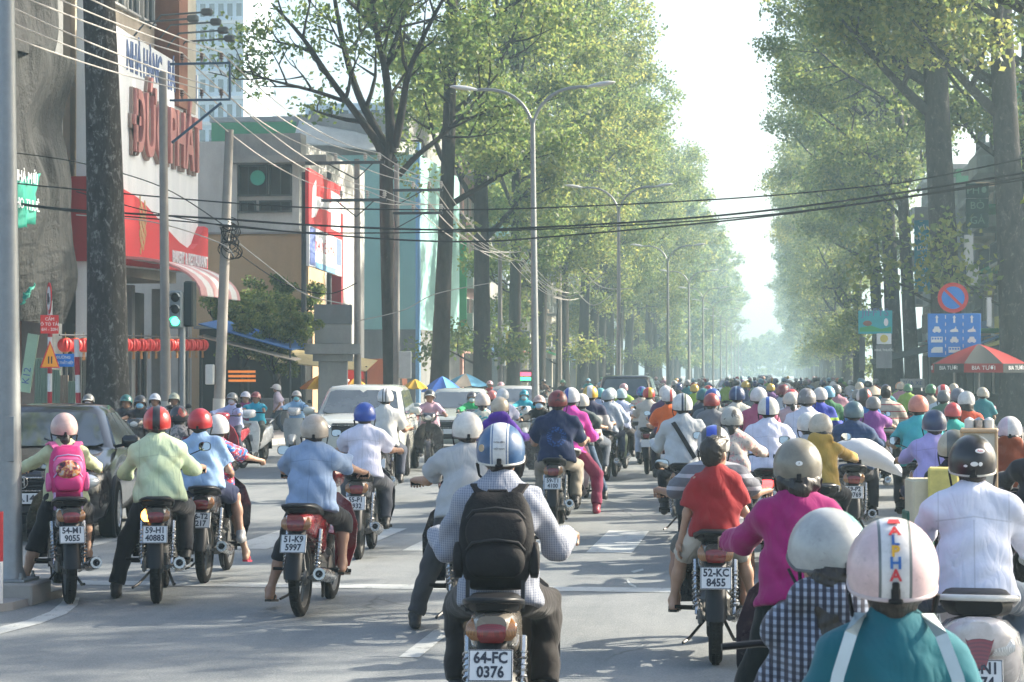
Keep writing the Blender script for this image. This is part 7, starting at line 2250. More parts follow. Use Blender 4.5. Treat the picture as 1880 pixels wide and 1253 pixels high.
for s in (-1, 1):
    pts = []
    sh_ = sk['sh'][s]; nb = sk['neck']
    for q, (dx, dy, dz) in enumerate(((.0, .05, .03), (.0, -.02, .075), (-.2, -.10, .03), (-.45, -.155, -.06), (-.62, -.165, -.16))):
        p = nb.lerp(sh_, .62); pts.append(p + sk['rt'] * (-s * dx * -.10 if False else s * dx * -.12) + sk['fw'] * dy + Vector((0, 0, dz)))
    rg = []
    for i, p in enumerate(pts):
        dr = (pts[min(i + 1, 4)] - pts[max(0, i - 1)]).normalized(); sd = dr.cross(sk['fw'] if i > 1 else Vector((0, 0, 1))).normalized() * .014; up_ = sd.cross(dr).normalized() * .003
        rg.append([p + sd + up_, p - sd + up_, p - sd - up_, p + sd - up_])
    mb = MB(); mb.loft(rg); mb.build('strap', flat('strap_pale', (.42, .50, .52), .8, var=.2), bg_, 30)
rider(1545, 945, 5.55, 'woman in a bold black and white check shirt and a tilted silver helmet', 'scooter carrying the two women closest to the camera', 'scooter', (.3, .3, .32), yaw=0, near=False, hipy=.42,
      pose=dict(yaw=24, side=-4, nod=6, lean=8, wl=(-.22, .72, .88), el=(-.1, -.3, -1)), look=dict(sleeve='long', hair='long', hood=True), shirt=(.05, .05, .07), shirt_mat=M_PLAIDBW, hel=(.38, .39, .38), h=.010,
      hel_mat=hel_stripe('helmet_silver_green', [(.035, .2, (.10, .30, .26)), (.028, .035, (.3, .4, .38))]), rim=(.1, .1, .1))
# backpack man
e5, ms5, M5 = rider(917, 777, 9.5, 'man in a fine checked shirt with a blue white striped helmet, wearing the black backpack', 'dusty black motorbike with plate 64-FC 0376', color=(.17, .15, .125), plate=('64-FC', '0376'), yaw=4.5,
      look=dict(sleeve='long', hair='short', loose=1.15, hem=.03, wide=.94), shirt=(.27, .29, .34), shirt_mat=M_PINSTRIPE, legs=(.022, .019, .018), hel=(.035, .10, .22), visor=True, pose=dict(lean=14),
      hel_mat=hel_stripe('helmet_blue_white', [(-.030, .030, (.62, .63, .63)), (-.042, -.035, (.60, .61, .61)), (.035, .042, (.60, .61, .61))]), rim=(.6, .58, .52), tail=M_REDLENS, grip=flat('grip_blue', (.02, .25, .4), .5))
ho = [c for c in e5.children if c.name.startswith('helmet')][0]
a = MB(); sign_disc(a, .017, None, 0, .001, 16); a.build('sticker', flat('sticker_tan', (.45, .33, .2), .5), ho, 30, M=on_helmet(84, -.078)); 
text('NÓN SƠN', .011, M_ENK, on_helmet(72), ho, extrude=.0005); text('VIỆT NAM', .011, M_ENK, on_helmet(86), ho, extrude=.0005)
def backpack(ms, M, label, mats, size=(.33, .16, .46), drop=.06, emblem=None):
    sk = ms['_sk']; up, rt, fw = sk['up'], sk['rt'], sk['fw']
    c = sk['hip'].lerp(sk['neck'], .52) - up * drop - fw * (.145 + size[1] / 2)
    F = Matrix(((rt.x, fw.x, up.x, c.x), (rt.y, fw.y, up.y, c.y), (rt.z, fw.z, up.z, c.z), (0, 0, 0, 1)))
    e = empty('backpack', label, 'backpack', M @ F)
    w, dp, hgt = size
    def pad(name, mat, w, dp, hgt, x, y, z, r_=.05, n=5, bulge=.25):
        rg = []
        for i in range(n + 4):
            t = i / (n + 3); zz = -hgt / 2 + hgt * t
            k = math.sin(math.pi * (t * .9 + .05)) ** .22
            ww, dd = w * k, dp * (.75 + .25 * math.sin(math.pi * t)) * k
            ring = []
            for a in range(20):
                th = 2 * math.pi * a / 20
                ring.append((x + ww / 2 * math.copysign(abs(math.cos(th)) ** .55, math.cos(th)), y + dd / 2 * math.copysign(abs(math.sin(th)) ** .7, math.sin(th)) + .004 * math.sin(9 * zz * 3 + a), z + zz))
            rg.append(ring)
        mb = MB(); mb.loft(rg); return mb.build(name, mat, e, 70)
    pad('main_bag', mats[0], w, dp, hgt, 0, 0, 0)
    pad('upper_pocket', mats[1], w * .80, dp * .45, hgt * .40, 0, -dp * .42, hgt * .06)
    pad('front_pocket', mats[0], w * .78, dp * .55, hgt * .34, 0, -dp * .50, -hgt * .24)
    for zz in (hgt * .27, -hgt * .06):
        z_ = MB(); z_.tube([(-w * .38, -dp * .50, zz - .03), (-w * .30, -dp * .66, zz), (0, -dp * .72, zz + .012), (w * .30, -dp * .66, zz), (w * .38, -dp * .50, zz - .03)], .006, 6); z_.build('zip', mats[2], e, 60)
    for s in (-1, 1):
        pts = [Vector((s * .055, dp * .40, hgt * .42)), Vector((s * .078, dp * .5 + .030, hgt * .54)), Vector((s * .105, dp * .5 + .075, hgt * .66)), Vector((s * .122, dp * .5 + .155, hgt * .655)), Vector((s * .130, dp * .5 + .235, hgt * .45))]
        rg = []
        for i, p in enumerate(pts):
            sd = Vector((.026, 0, 0)); dr = (pts[min(i + 1, 4)] - pts[max(0, i - 1)]).normalized(); up_ = Vector((1, 0, 0)).cross(dr).normalized() * .009
            rg.append([p + sd + up_, p - sd + up_, p - sd - up_, p + sd - up_])
        mb = MB(); mb.loft(rg); mb.build('shoulder_strap', mats[1], e, 40)
    hn = MB(); hn.tube([(-.05, .0, hgt * .47), (-.04, .01, hgt * .53), (.04, .01, hgt * .53), (.05, .0, hgt * .47)], .010, 6); hn.build('handle', mats[1], e, 60)
    for s in (-1, 1):
        pad('side_pocket', mats[1], .05, dp * .6, hgt * .36, s * w * .50, 0, -hgt * .2)
        bs = MB(); bs.box((s * w * .36, -dp * .35, -hgt * .50 - .04), (.018, .006, .14)); bs.build('hanging_strap', mats[2], e, 0)
    if emblem:
        mb = MB(); mb.ell((0, -dp * .62, -hgt * .0), (w * .33, .045, hgt * .20), 24, 10); mb.build('print_panel', emblem, e, 60)
    return e
M_BPK = flat('backpack_nylon', (.011, .0105, .0115), .75, var=.5, scale=10, bump=.9, bscale=13, spec=.2); M_BPK2 = flat('backpack_trim', (.016, .0145, .0155), .7, var=.5, scale=16, bump=.6, bscale=18, spec=.2)
backpack(ms5, M5, 'bulky black backpack with hanging straps on the checked shirt man', (M_BPK, M_BPK2, M_STRAP), (.34, .17, .43), .075)
# magenta woman
e1, ms1, M1 = rider(1467, 803, 9.2, 'woman in a magenta top with an olive helmet and her hair in a bun', 'dark motorbike under the woman in magenta', color=(.03, .03, .035), feet='both', yaw=2,
      look=dict(sleeve='long', hair='bun', collar=True, loose=1.2), shirt=(.30, .012, .125), legs=(.012, .016, .016), hel=(.20, .185, .145), rim=(.1, .1, .08), skin=1)
ho = [c for c in e1.children if c.name.startswith('helmet')][0]
a = MB(); a.ell((0, 0, 0), (.016, .011, .0015), 16, 6); a.build('sticker', M_ENW, ho, 60, M=on_helmet(84, .0)); text('8', .012, M_ENK, on_helmet(84, .0, .005), ho, extrude=.0004)
hc = ms1['_head']; a = MB(); a.torus((0, 0, 0), .04, .014, 18, 8, Matrix.Translation((0, -.098, -.062)) @ Matrix.Rotation(R(70), 4, 'X')); a.build('hair_tie', flat('scrunchie_green', (.05, .32, .04), .8), e1, 60, M=hc)
# father and boy on 52-KC
rider(1311, 779, 13.35, 'man in a grey striped polo with a blue and silver helmet driving the boy', 'black motorbike with red side panels and plate 52-KC 8455', color=(.018, .02, .022), plate=('52-KC', '8455'), yaw=2.5, hipy=.52,
      look=dict(legs='shorts', feet='sandals', wide=1.15, loose=1.3), shirt=(.14, .145, .17), shirt_mat=M_HSTRIPE, legs=(.10, .10, .09), skin=2,
      hel=(.05, .05, .055), hel_mat=hel_stripe('helmet_blue_silver', [(-.05, .02, (.03, .07, .42)), (.05, .2, (.5, .5, .48)), (-.2, -.085, (.5, .5, .5))]), pose=dict(al=(-.25, .60, .34), wl=(-.36, .93, 1.02), wr=(.36, .93, 1.02)), tail=M_REDLENS)
b_ = at(1315, 12.95, 0)
yw = R(2.5); fwd = Vector((-math.sin(yw), math.cos(yw), 0))
Mb = TRS(at(1311, 13.35, 0) - fwd * .58, rz=yw)
person(Mb, 'bareheaded boy in a red polo shirt and cream shorts on the passenger seat', dict(PASS, hip=(0, .10, .83), lean=4, yaw=-30, nod=-4, wl=(-.235, .17, .68), wr=(.16, .32, .92), el=(-.5, -.6, -.2), al=(-.26, .36, .35), ar=(.24, .34, .36), kl=(-.5, .6, .5)),
       dict(size=.75, legs='shorts', feet='sandals', helmet=False, sleeve='short', wide=.94), .0115, shirt=(.30, .018, .022), legs=(.5, .45, .38), shoe=(.03, .028, .026), skin=0, name='boy')
# white shirt scooter man
e3, ms3, M3 = rider(1788, 798, 9.5, 'man in a white shirt with a glossy black helmet covered in stickers', 'white and pink scooter with a red lens and plate 62-N1 2774', 'scooter', (.56, .53, .53), plate=('62-N1', '2774'), yaw=-3.5, hipy=.44,
      look=dict(sleeve='rolled', hair='short', loose=1.4, wide=1.08), shirt=(.66, .68, .78), shirt_mat=M_SHIRT, legs=(.05, .075, .11), hel=(.012, .012, .014), rim=(.5, .48, .42), rail=(.6, .58, .54), tail=M_REDLENS)
ho = [c for c in e3.children if c.name.startswith('helmet')][0]
for th, x_, rx, ry, tx in ((66, .030, .024, .012, 'Asia'), (94, .004, .018, .011, ''), (98, -.035, .010, .006, ''), (94, .032, .010, .010, '')):
    a = MB(); a.ell((0, 0, 0), (rx, ry, .0015), 16, 6); a.build('sticker', M_ENW, ho, 60, M=on_helmet(th, x_))
    if tx: text(tx, .016, M_SIGNR, on_helmet(th, x_, .0045), ho, extrude=.0004)
# grey polo man left of the backpack
rider(850, 755, 14.6, 'man in a grey tee with a red collar and a cream helmet', 'black motorbike half hidden by the checked shirt man, plate 65-F1 0641', color=(.02, .02, .022), plate=('65-F1', '0641'), yaw=12, feet='left',
      look=dict(sleeve='short', loose=1.3, wide=1.12), shirt=(.40, .41, .42), legs=(.05, .05, .055), hel=(.70, .66, .60), rim=(.2, .16, .14), pose=dict(side=4))
# ---- left group
e2, ms2, M2 = rider(118, 757, 16.55, 'girl in a pale yellow cardigan and pink helmet wearing a pink school backpack', 'black motorbike with plate 54-M1 9055 by the steel pole', color=(.02, .02, .024), plate=('54-M1', '9055'), yaw=24, feet='left',
      look=dict(sleeve='long', hair='pony', legs='cropped', feet='sandals'), shirt=(.52, .55, .33), legs=(.015, .016, .02), hel=(.62, .42, .38), skin=0, tail=M_REDLENS)
M_PNK = flat('backpack_pink', (.55, .03, .17), .6, var=.25, scale=12); M_PNK2 = flat('backpack_rose', (.62, .12, .30), .6, var=.2, scale=12); M_LIL = flat('zip_lilac', (.45, .30, .50), .5)
t_ = NT('backpack_print'); p_ = t_.pr(); c_ = t_.coord(); n_ = t_.noise(c_, 26, 3)
t_.l(t_.ramp(n_, [(.38, (.02, .015, .02)), (.47, (.32, .03, .06)), (.55, (.55, .25, .05)), (.62, (.5, .42, .38))]), p_.inputs['Base Color']); p_.inputs['Roughness'].default_value = .3
backpack(ms2, M2, 'pink school backpack with a dark round print on the girl in yellow', (M_PNK, M_PNK2, M_LIL), (.29, .16, .40), .06, t_.m)
rider(293, 745, 16.6, 'man in a pale green shirt, one foot down, red helmet with a black stripe', 'black motorbike with a lit amber indicator and plate 59-H1 40883', color=(.02, .02, .022), plate=('59-H1', '40883'), yaw=14, feet='left',
      look=dict(sleeve='rolled', loose=1.5, wide=1.1), shirt=(.50, .60, .40), shirt_mat=M_SHIRT, legs=(.015, .016, .02), hel=(.52, .03, .025), hel_mat=hel_stripe('helmet_red_black', [(-.03, .03, (.02, .02, .022))]), pose=dict(side=-3), ind=(M_AMBERLIT, None), rim=(.15, .02, .02))
e_, m_, Mk = rider(397, 762, 18.3, 'woman in a red and blue print top with a white helmet driving the schoolchild', 'black motorbike with plate 66-T2 7217 carrying the schoolchild in light blue', color=(.02, .02, .024), plate=('66-T2', '7217'), yaw=6, feet='right', hipy=.56,
      look=dict(sleeve='short', legs='shorts', feet='sandals', hair='pony'), shirt=(.50, .05, .08), shirt_mat=M_FLORAL_BLUE, legs=(.02, .02, .03), hel=(.60, .60, .58), shoe=(.42, .03, .06), skin=0, pose=dict(wl=(-.36, .96, 1.0), wr=(.36, .96, 1.0)))
b_ = at(397, 18.3, 0); yw = R(6); fwd = Vector((-math.sin(yw), math.cos(yw), 0)); Mk2 = TRS(b_ - fwd * .62, rz=yw)
person(Mk2, 'child in a light blue uniform shirt and navy shorts with a red helmet, passenger', dict(PASS, hip=(-.03, .12, .84), lean=10, side=-6, wl=(-.16, .42, .92), wr=(.16, .42, .92), al=(-.24, .34, .40), ar=(.26, .34, .40)),
       dict(size=.86, sleeve='short', legs='shorts', wide=1.1), .0135, shirt=(.30, .45, .66), legs=(.018, .026, .07), hel=(.48, .025, .03), skin=1, shoe=(.3, .3, .3))
rider(327, 746, 23.0, 'rider with a black helmet with red flames behind the man in pale green', 'dark motorbike behind the man in pale green', yaw=14, look=dict(sleeve='short'), shirt=(.30, .28, .27), shirt_mat=M_FLORAL_GREY, hel=(.03, .03, .035), hel_mat=hel_patch('helmet_black_flame', 9, (.45, .06, .04), .56))
rider(574, 759, 15.75, 'man in a faded blue shirt and black shorts with a bronze helmet', 'dark red motorbike with plate 51-K9 5997', color=(.20, .012, .018), plate=('51-K9', '5997'), yaw=1.5, feet='left',
      look=dict(sleeve='short', legs='cropped', feet='sandals', loose=1.6, wide=1.08, hem=.02), shirt=(.235, .32, .47), shirt_mat=M_SHIRT, legs=(.02, .02, .022), hel=(.42, .36, .30), skin=1, shoe=(.03, .025, .02), rim=(.12, .1, .08), pose=dict(yaw=8))
rider(668, 738, 20.4, 'man in a white short sleeved shirt with a cobalt blue helmet', 'black motorbike with plate 55-P1 6932 on the crossing', color=(.022, .022, .025), plate=('55-P1', '6932'), yaw=5,
      look=dict(sleeve='short', loose=1.3, wide=1.08), shirt=(.62, .62, .74), shirt_mat=M_SHIRT, legs=(.07, .075, .09), hel=(.02, .07, .36), rim=(.02, .05, .2), skin=1)
rider(706, 713, 29.0, 'man in a cream tee with a grey banded white helmet before the white car', 'dark motorbike in front of the white car', yaw=4, look=SH, shirt=(.55, .55, .53), legs=(.05, .06, .09), hel=(.62, .62, .62), hel_mat=hel_stripe('helmet_white_grey', [(-.03, -.012, (.1, .1, .1)), (.012, .03, (.1, .1, .1))]), skin=2)
# ---- oncoming and side street riders
rider(789, 714, 38.5, 'man in a pink shirt with a dark visored helmet riding towards the camera', 'black motorbike coming towards the camera', yaw=187, look=RS, shirt=(.58, .38, .46), legs=(.03, .03, .035), hel=(.05, .06, .07), rim=(.5, .5, .5), visor=(.5, .5, .5), skin=2, h=.019)
rider(866, 718, 42, 'rider in a bright green top with a grey helmet and white mask', 'dark motorbike of the masked rider in green', yaw=190, look=LS, shirt=(.03, .40, .14), hel=(.14, .14, .15), mask=(.62, .70, .78), h=.02)
rider(962, 718, 46, 'rider wrapped in a turquoise hood and mask by the lamp post', 'white motorbike of the rider in turquoise', color=(.5, .52, .52), yaw=188, look=dict(sleeve='long', hood=True), shirt=(.02, .30, .40), hel=(.03, .28, .36), mask=(.35, .55, .65), h=.02)
rider(990, 728, 34, 'woman in black with a pale blue mask facing the camera', 'dark scooter of the woman in black', 'scooter', yaw=186, look=LS, shirt=(.012, .014, .015), hel=(.5, .36, .33), mask=(.45, .62, .76), h=.02)
rider(428, 726, 38.5, 'masked rider in a lilac shirt and grey helmet on the red and white bike', 'red and white sports motorbike at the left', color=(.42, .03, .05), yaw=172, feet='right', look=LS, shirt=(.42, .47, .70), legs=(.05, .06, .09), hel=(.24, .24, .23), mask=(.60, .58, .62), h=.018)
rider(452, 737, 42, 'rider with a white cap helmet behind the lilac shirt rider', 'pale motorbike behind the red and white sports bike', color=(.5, .5, .5), yaw=176, look=SH, shirt=(.28, .05, .15), hel=(.64, .62, .68), h=.022)
rider(471, 734, 41.5, 'man in a turquoise tee with a dark red helmet on a white scooter', 'white scooter of the man in turquoise', 'scooter', (.6, .62, .62), yaw=176, look=SH, shirt=(.03, .36, .50), legs=(.06, .07, .06), hel=(.28, .06, .06), skin=2, h=.02)
rider(545, 728, 44, 'rider in a pale blue hooded jacket with a blue mask', 'grey scooter of the rider in the pale blue hood', 'scooter', (.4, .42, .43), yaw=186, look=dict(sleeve='long', hood=True), shirt=(.22, .38, .58), hel=(.55, .50, .46), mask=(.25, .60, .66), h=.02)
WALK = dict(hip=(0, 0, .78), lean=4, torso=.47, wl=(-.22, .08, .74), wr=(.22, -.05, .74), el=(-.3, -1, 0), er=(.3, -1, 0), al=(-.10, .20, .10), ar=(.10, -.18, .10), kl=(0, 1, .2), kr=(0, 1, .2), grip=False)
b_ = at(511, 58, .0); person(TRS((b_.x, b_.y, .0), rz=R(100)), 'pedestrian in a pale lilac shirt and white cap walking by the far pavement', dict(WALK), dict(sleeve='short', size=.92, helmet=True), .024, shirt=(.50, .44, .54), legs=(.02, .04, .07), hel=(.62, .62, .62), skin=2)
for px, py, d, lab, hc_, sc_, mk in ((163, 731, 36, 'masked rider with a grey helmet with a white peak behind the black car', (.20, .20, .19), (.5, .44, .36), (.58, .50, .52)), (232, 734, 35, 'rider with a dark teal helmet behind the black car', (.03, .14, .13), (.05, .05, .055), None),
                                 (258, 738, 34, 'rider with a black helmet and pale blue mask behind the black car', (.06, .065, .07), (.03, .03, .035), (.30, .58, .78)), (285, 728, 37, 'rider with a white helmet behind the red helmeted man', (.62, .64, .68), (.3, .3, .34), None), (320, 727, 38, 'rider with a khaki helmet next to the traffic light post', (.45, .46, .34), (.10, .10, .10), None)):
    rider(px, py, d, lab, 'motorbike hidden behind the black car, ' + lab.split(' with ')[1].split(' behind')[0].split(' next')[0].replace('a ', 'its rider in a ', 1), yaw=188, look=SH, hel=hc_, shirt=sc_, mask=mk, visor=(.55, .55, .52) if px == 163 else True, skin=2, h=.02)

# ---- middle and right of the stream, riding away
MID = [
 # px, py, d, rider label, bike kind, colour, yaw, kwargs
 (1023, 717, 23.9, 'stocky man in a dark navy print tee with a dark red helmet', 'underbone', (.02, .02, .025), 2, dict(plate=('59-T1', '4100'), look=dict(sleeve='short', wide=1.15, loose=1.3), shirt=(.010, .022, .07), shirt_mat=M_RINGPRINT, legs=(.30, .26, .20), hel=(.20, .022, .02), hel_mat=hel_patch('helmet_darkred', 8, (.05, .01, .01), .58))),
 (1047, 712, 26.5, 'woman in a hot pink blouse and maroon trousers with a white and blue helmet', 'scooter', (.58, .57, .53), 0, dict(look=dict(sleeve='rolled'), shirt=(.62, .06, .35), legs=(.17, .012, .05), shoe=(.3, .03, .06), hel=(.62, .62, .64), hel_mat=hel_stripe('helmet_white_blue', [(-.07, -.02, (.05, .08, .35))]), feet='right')),
 (1067, 722, 29.0, 'rider in a dark grey green tee and jeans with a cream helmet', 'underbone', (.03, .03, .03), 0, dict(look=SH, shirt=(.05, .07, .075), legs=(.06, .10, .16), hel=(.62, .58, .5), feet='right')),
 (1083, 708, 31.5, 'man in a grey shirt with a navy yoke and a yellow and white helmet', 'underbone', (.03, .03, .03), -1, dict(look=RS, shirt_mat=M_YOKE, shirt=(.38, .37, .37), legs=(.08, .10, .13), hel=(.62, .40, .05), hel_mat=hel_stripe('helmet_yellow_white', [(-.04, .04, (.62, .62, .6))]))),
 (1120, 712, 35.0, 'rider in a pale blue pinstripe shirt and khaki trousers with a pale mint helmet', 'underbone', (.03, .03, .03), -2, dict(look=RS, shirt=(.45, .52, .66), shirt_mat=M_VSTRIPE, legs=(.24, .28, .18), hel=(.50, .58, .54))),
 (1140, 713, 38.0, 'rider with a pale blue helmet beside the pinstripe shirt rider', 'underbone', (.03, .03, .03), -2, dict(look=SH, shirt=(.42, .47, .64), hel=(.42, .56, .58))),
 (1102, 712, 40.0, 'rider with a teal and cream helmet behind the yellow helmet', 'underbone', (.03, .03, .03), -2, dict(look=SH, shirt=(.35, .4, .55), hel=(.10, .35, .38))),
 (1191, 711, 37.0, 'rider in a beige tee with a red and yellow helmet', 'underbone', (.02, .02, .02), 0, dict(look=SH, shirt=(.46, .42, .37), legs=(.5, .52, .6), hel=(.45, .03, .03), hel_mat=hel_stripe('helmet_red_yellow', [(.0, .07, (.62, .38, .04))]))),
 (1178, 710, 41.0, 'rider in a floral blouse with a purple and teal helmet', 'scooter', (.3, .3, .3), 0, dict(look=SH, shirt=(.5, .45, .35), shirt_mat=M_FLORAL, hel=(.10, .07, .34), hel_mat=hel_patch('helmet_purple_teal', 8, (.05, .28, .38), .5))),
 (1228, 714, 30.5, 'rider in a bright orange shirt with a white and red helmet', 'underbone', (.1, .02, .02), 1, dict(look=SH, shirt=(.66, .12, .02), legs=(.02, .02, .025), hel=(.62, .61, .60), hel_mat=hel_stripe('helmet_white_red', [(.02, .055, (.55, .08, .07))]))),
 (1222, 708, 35, 'rider in a plum top with a pale grey helmet behind the orange shirt', 'underbone', (.03, .03, .03), 1, dict(look=SH, shirt=(.09, .05, .10), hel=(.60, .58, .58))),
 (1253, 722, 22.6, 'man in pale grey under a black shoulder strap, white helmet with dark stripes', 'underbone', (.02, .02, .025), 2, dict(plate=('53-S2', '1186'), look=dict(sleeve='long', wide=1.1, loose=1.3), shirt=(.46, .48, .49), legs=(.012, .012, .015), hel=(.64, .63, .60), hel_mat=hel_stripe('helmet_white_dark', [(-.008, .014, (.03, .05, .08)), (.024, .038, (.08, .12, .06))]))),
 (1344, 746, 19.6, 'woman in a cream floral cardigan with a grey patterned helmet', 'scooter', (.12, .12, .13), 0, dict(look=dict(sleeve='long', hair='pony', loose=1.3), shirt=(.55, .48, .43), shirt_mat=M_FLORAL, hel=(.42, .41, .37), hel_mat=hel_patch('helmet_grey_pattern', 10, (.12, .11, .10), .57))),
 (1308, 713, 28.5, 'broad man in a slate grey tee with a blue helmet', 'underbone', (.02, .02, .02), 0, dict(look=dict(sleeve='short', wide=1.15), shirt=(.10, .125, .15), hel=(.035, .09, .32))),
 (1291, 713, 33, 'rider in dark clothes with a dark teal helmet beside the blue helmet', 'underbone', (.02, .02, .02), 0, dict(look=SH, shirt=(.04, .05, .07), hel=(.03, .14, .15))),
 (1353, 708, 29, 'man in a loose cream shirt with a navy helmet', 'underbone', (.02, .02, .02), -1, dict(look=dict(sleeve='short', wide=1.15, loose=1.5), shirt=(.55, .53, .46), hel=(.02, .05, .14), hel_mat=hel_stripe('helmet_navy', [(-.02, .0, (.25, .32, .4))]))),
 (1393, 705, 27.5, 'rider in a dusty rose shirt with a large white helmet', 'underbone', (.02, .02, .02), -1, dict(look=SH, shirt=(.35, .08, .15), hel=(.62, .60, .60))),
 (1411, 728, 21.4, 'man in a white shirt with a white helmet with one blue stripe', 'underbone', (.02, .02, .022), -1, dict(plate=('54-L3', '2617'), look=dict(sleeve='short', wide=1.12, loose=1.4), shirt=(.62, .63, .76), shirt_mat=M_SHIRT, hel=(.64, .62, .57), hel_mat=hel_stripe('helmet_white_bluestripe', [(-.024, .012, (.03, .09, .36))]), tail=M_REDLIT)),
 (1481, 707, 25.5, 'man in a white shirt with a grey helmet', 'underbone', (.02, .02, .02), -2, dict(look=dict(sleeve='short', wide=1.12, loose=1.4), shirt=(.60, .60, .70), shirt_mat=M_SHIRT, hel=(.18, .17, .17), hel_mat=hel_patch('helmet_grey_print', 12, (.34, .32, .32), .54))),
 (1453, 714, 30, 'woman in a white top with a red flower printed helmet', 'scooter', (.3, .3, .32), -2, dict(look=dict(sleeve='short', hair='pony'), shirt=(.58, .6, .66), hel=(.50, .05, .06), hel_mat=hel_patch('helmet_red_flower', 10, (.62, .2, .22), .55))),
 (1436, 706, 37, 'rider in pale grey with a dark red helmet', 'underbone', (.02, .02, .02), -2, dict(look=SH, shirt=(.36, .38, .42), hel=(.18, .03, .04))),
 (1506, 711, 31, 'rider in a blue jacket with a lime band and a pale grey helmet', 'underbone', (.02, .02, .02), -2, dict(look=LS, shirt=(.03, .05, .34), shirt_mat=M_LIMEBAND, hel=(.5, .5, .5))),
 (1521, 709, 34, 'rider in dark green with a light blue helmet', 'underbone', (.02, .02, .02), -2, dict(look=SH, shirt=(.03, .14, .06), hel=(.16, .38, .55))),
 (1507, 757, 18.2, 'long haired woman in a mustard jacket with a beige helmet', 'scooter', (.05, .05, .055), -3, dict(look=dict(sleeve='long', hair='long', hood=True), shirt=(.42, .27, .06), hel=(.50, .44, .35), pose=dict(yaw=14), skin=0)),
 (1484, 762, 19.3, 'rider with a white helmet just left of the beige helmet', 'underbone', (.05, .05, .055), -3, dict(look=dict(sleeve='short'), shirt=(.40, .42, .46), hel=(.62, .62, .6))),
 (1568, 735, 22.2, 'man in a navy ribbed knit top with a dark teal helmet', 'underbone', (.02, .02, .02), -2, dict(plate=('59-P2', '70769'), look=dict(sleeve='long', wide=1.18, loose=1.3), shirt=(.03, .07, .17), shirt_mat=M_KNIT, hel=(.07, .13, .16))),
 (1587, 713, 30, 'long haired rider in blue with a black, red and white helmet', 'underbone', (.02, .02, .02), -2, dict(look=dict(sleeve='short', hair='long'), shirt=(.03, .13, .34), hel=(.04, .045, .05), hel_mat=hel_stripe('helmet_black_red', [(.05, .2, (.5, .07, .06)), (-.2, -.07, (.5, .5, .48))]))),
 (1604, 726, 29, 'rider in a violet top seen beyond the navy knit top', 'underbone', (.02, .02, .02), -2, dict(look=SH, shirt=(.22, .06, .26), hel=(.2, .2, .2))),
 (1687, 725, 22.6, 'man in a turquoise polo with a salmon pink helmet', 'underbone', (.3, .3, .32), -3, dict(look=dict(sleeve='short', wide=1.05), shirt=(.06, .40, .44), hel=(.56, .20, .14))),
 (1717, 751, 18.0, 'man in a lavender shirt with a navy helmet', 'underbone', (.04, .04, .045), -3, dict(look=dict(sleeve='rolled', wide=1.08, loose=1.4), shirt=(.40, .35, .66), shirt_mat=M_SHIRT, hel=(.03, .05, .12), rim=(.3, .3, .32), pose=dict(twist=4))),
 (1732, 702, 33, 'man in a white tee with a red and white helmet under the parasol', 'underbone', (.02, .02, .02), -3, dict(look=SH, shirt=(.52, .58, .60), hel=(.50, .05, .06), hel_mat=hel_stripe('helmet_red_white', [(.03, .08, (.6, .58, .56)), (-.08, -.04, (.6, .58, .56))]))),
 (1760, 712, 30, 'rider with a slate grey helmet next to the white one', 'underbone', (.02, .02, .02), -3, dict(look=SH, shirt=(.10, .10, .11), hel=(.16, .17, .20))),
 (1775, 718, 27, 'woman in an orange red jacket with a plain white helmet', 'scooter', (.2, .2, .2), -4, dict(look=dict(sleeve='long', hair='long'), shirt=(.50, .07, .03), hel=(.62, .62, .60))),
 (1750, 743, 25.5, 'rider in a sea green top with a bright red helmet', 'underbone', (.02, .02, .02), -4, dict(look=SH, shirt=(.04, .36, .30), hel=(.52, .06, .07))),
 (1855, 762, 17.5, 'woman in a brown and orange hooded jacket with a pink and white helmet', 'scooter', (.4, .33, .33), -5, dict(look=dict(sleeve='long', hair='long', hood=True), shirt=(.22, .05, .02), hel=(.62, .46, .50), hel_mat=hel_stripe('helmet_pink_white', [(-.02, .2, (.62, .60, .60))]))),
 (1912, 770, 13.5, 'rider in dark clothes cut by the right edge of the picture', 'scooter', (.05, .05, .05), -6, dict(look=LS, shirt=(.02, .022, .03), hel=(.2, .2, .2))),
 (1753, 787, 13.2, 'street vendor in dark clothes with a tan and grey helmet behind his load', 'underbone', (.03, .06, .045), -4, dict(look=dict(sleeve='long'), shirt=(.015, .018, .03), hel=(.12, .13, .12), hel_mat=hel_stripe('helmet_tan_grey', [(-.2, -.05, (.45, .40, .30))]), hipy=.5)),
 (885, 720, 28.5, 'woman in a teal print blouse with a pale pink helmet', 'scooter', (.3, .3, .3), 5, dict(look=dict(sleeve='short', hair='pony'), shirt=(.50, .50, .42), shirt_mat=M_FLORAL_TEAL, hel=(.60, .52, .46))),
 (917, 728, 24.5, 'woman in a purple hooded jacket with a beige helmet', 'scooter', (.5, .52, .55), 4, dict(look=dict(sleeve='long', hood=True, hair='short'), shirt=(.09, .025, .30), hel=(.55, .45, .33))),
 (922, 713, 35, 'man in a pale lilac shirt with a white helmet with a dark band', 'underbone', (.02, .02, .02), 4, dict(look=SH, shirt=(.52, .53, .68), hel=(.60, .62, .64), rim=(.1, .1, .1))),
 (903, 716, 40, 'rider with a coral red helmet among the pale ones', 'underbone', (.02, .02, .02), 3, dict(look=SH, shirt=(.4, .4, .4), hel=(.55, .16, .15))),
]
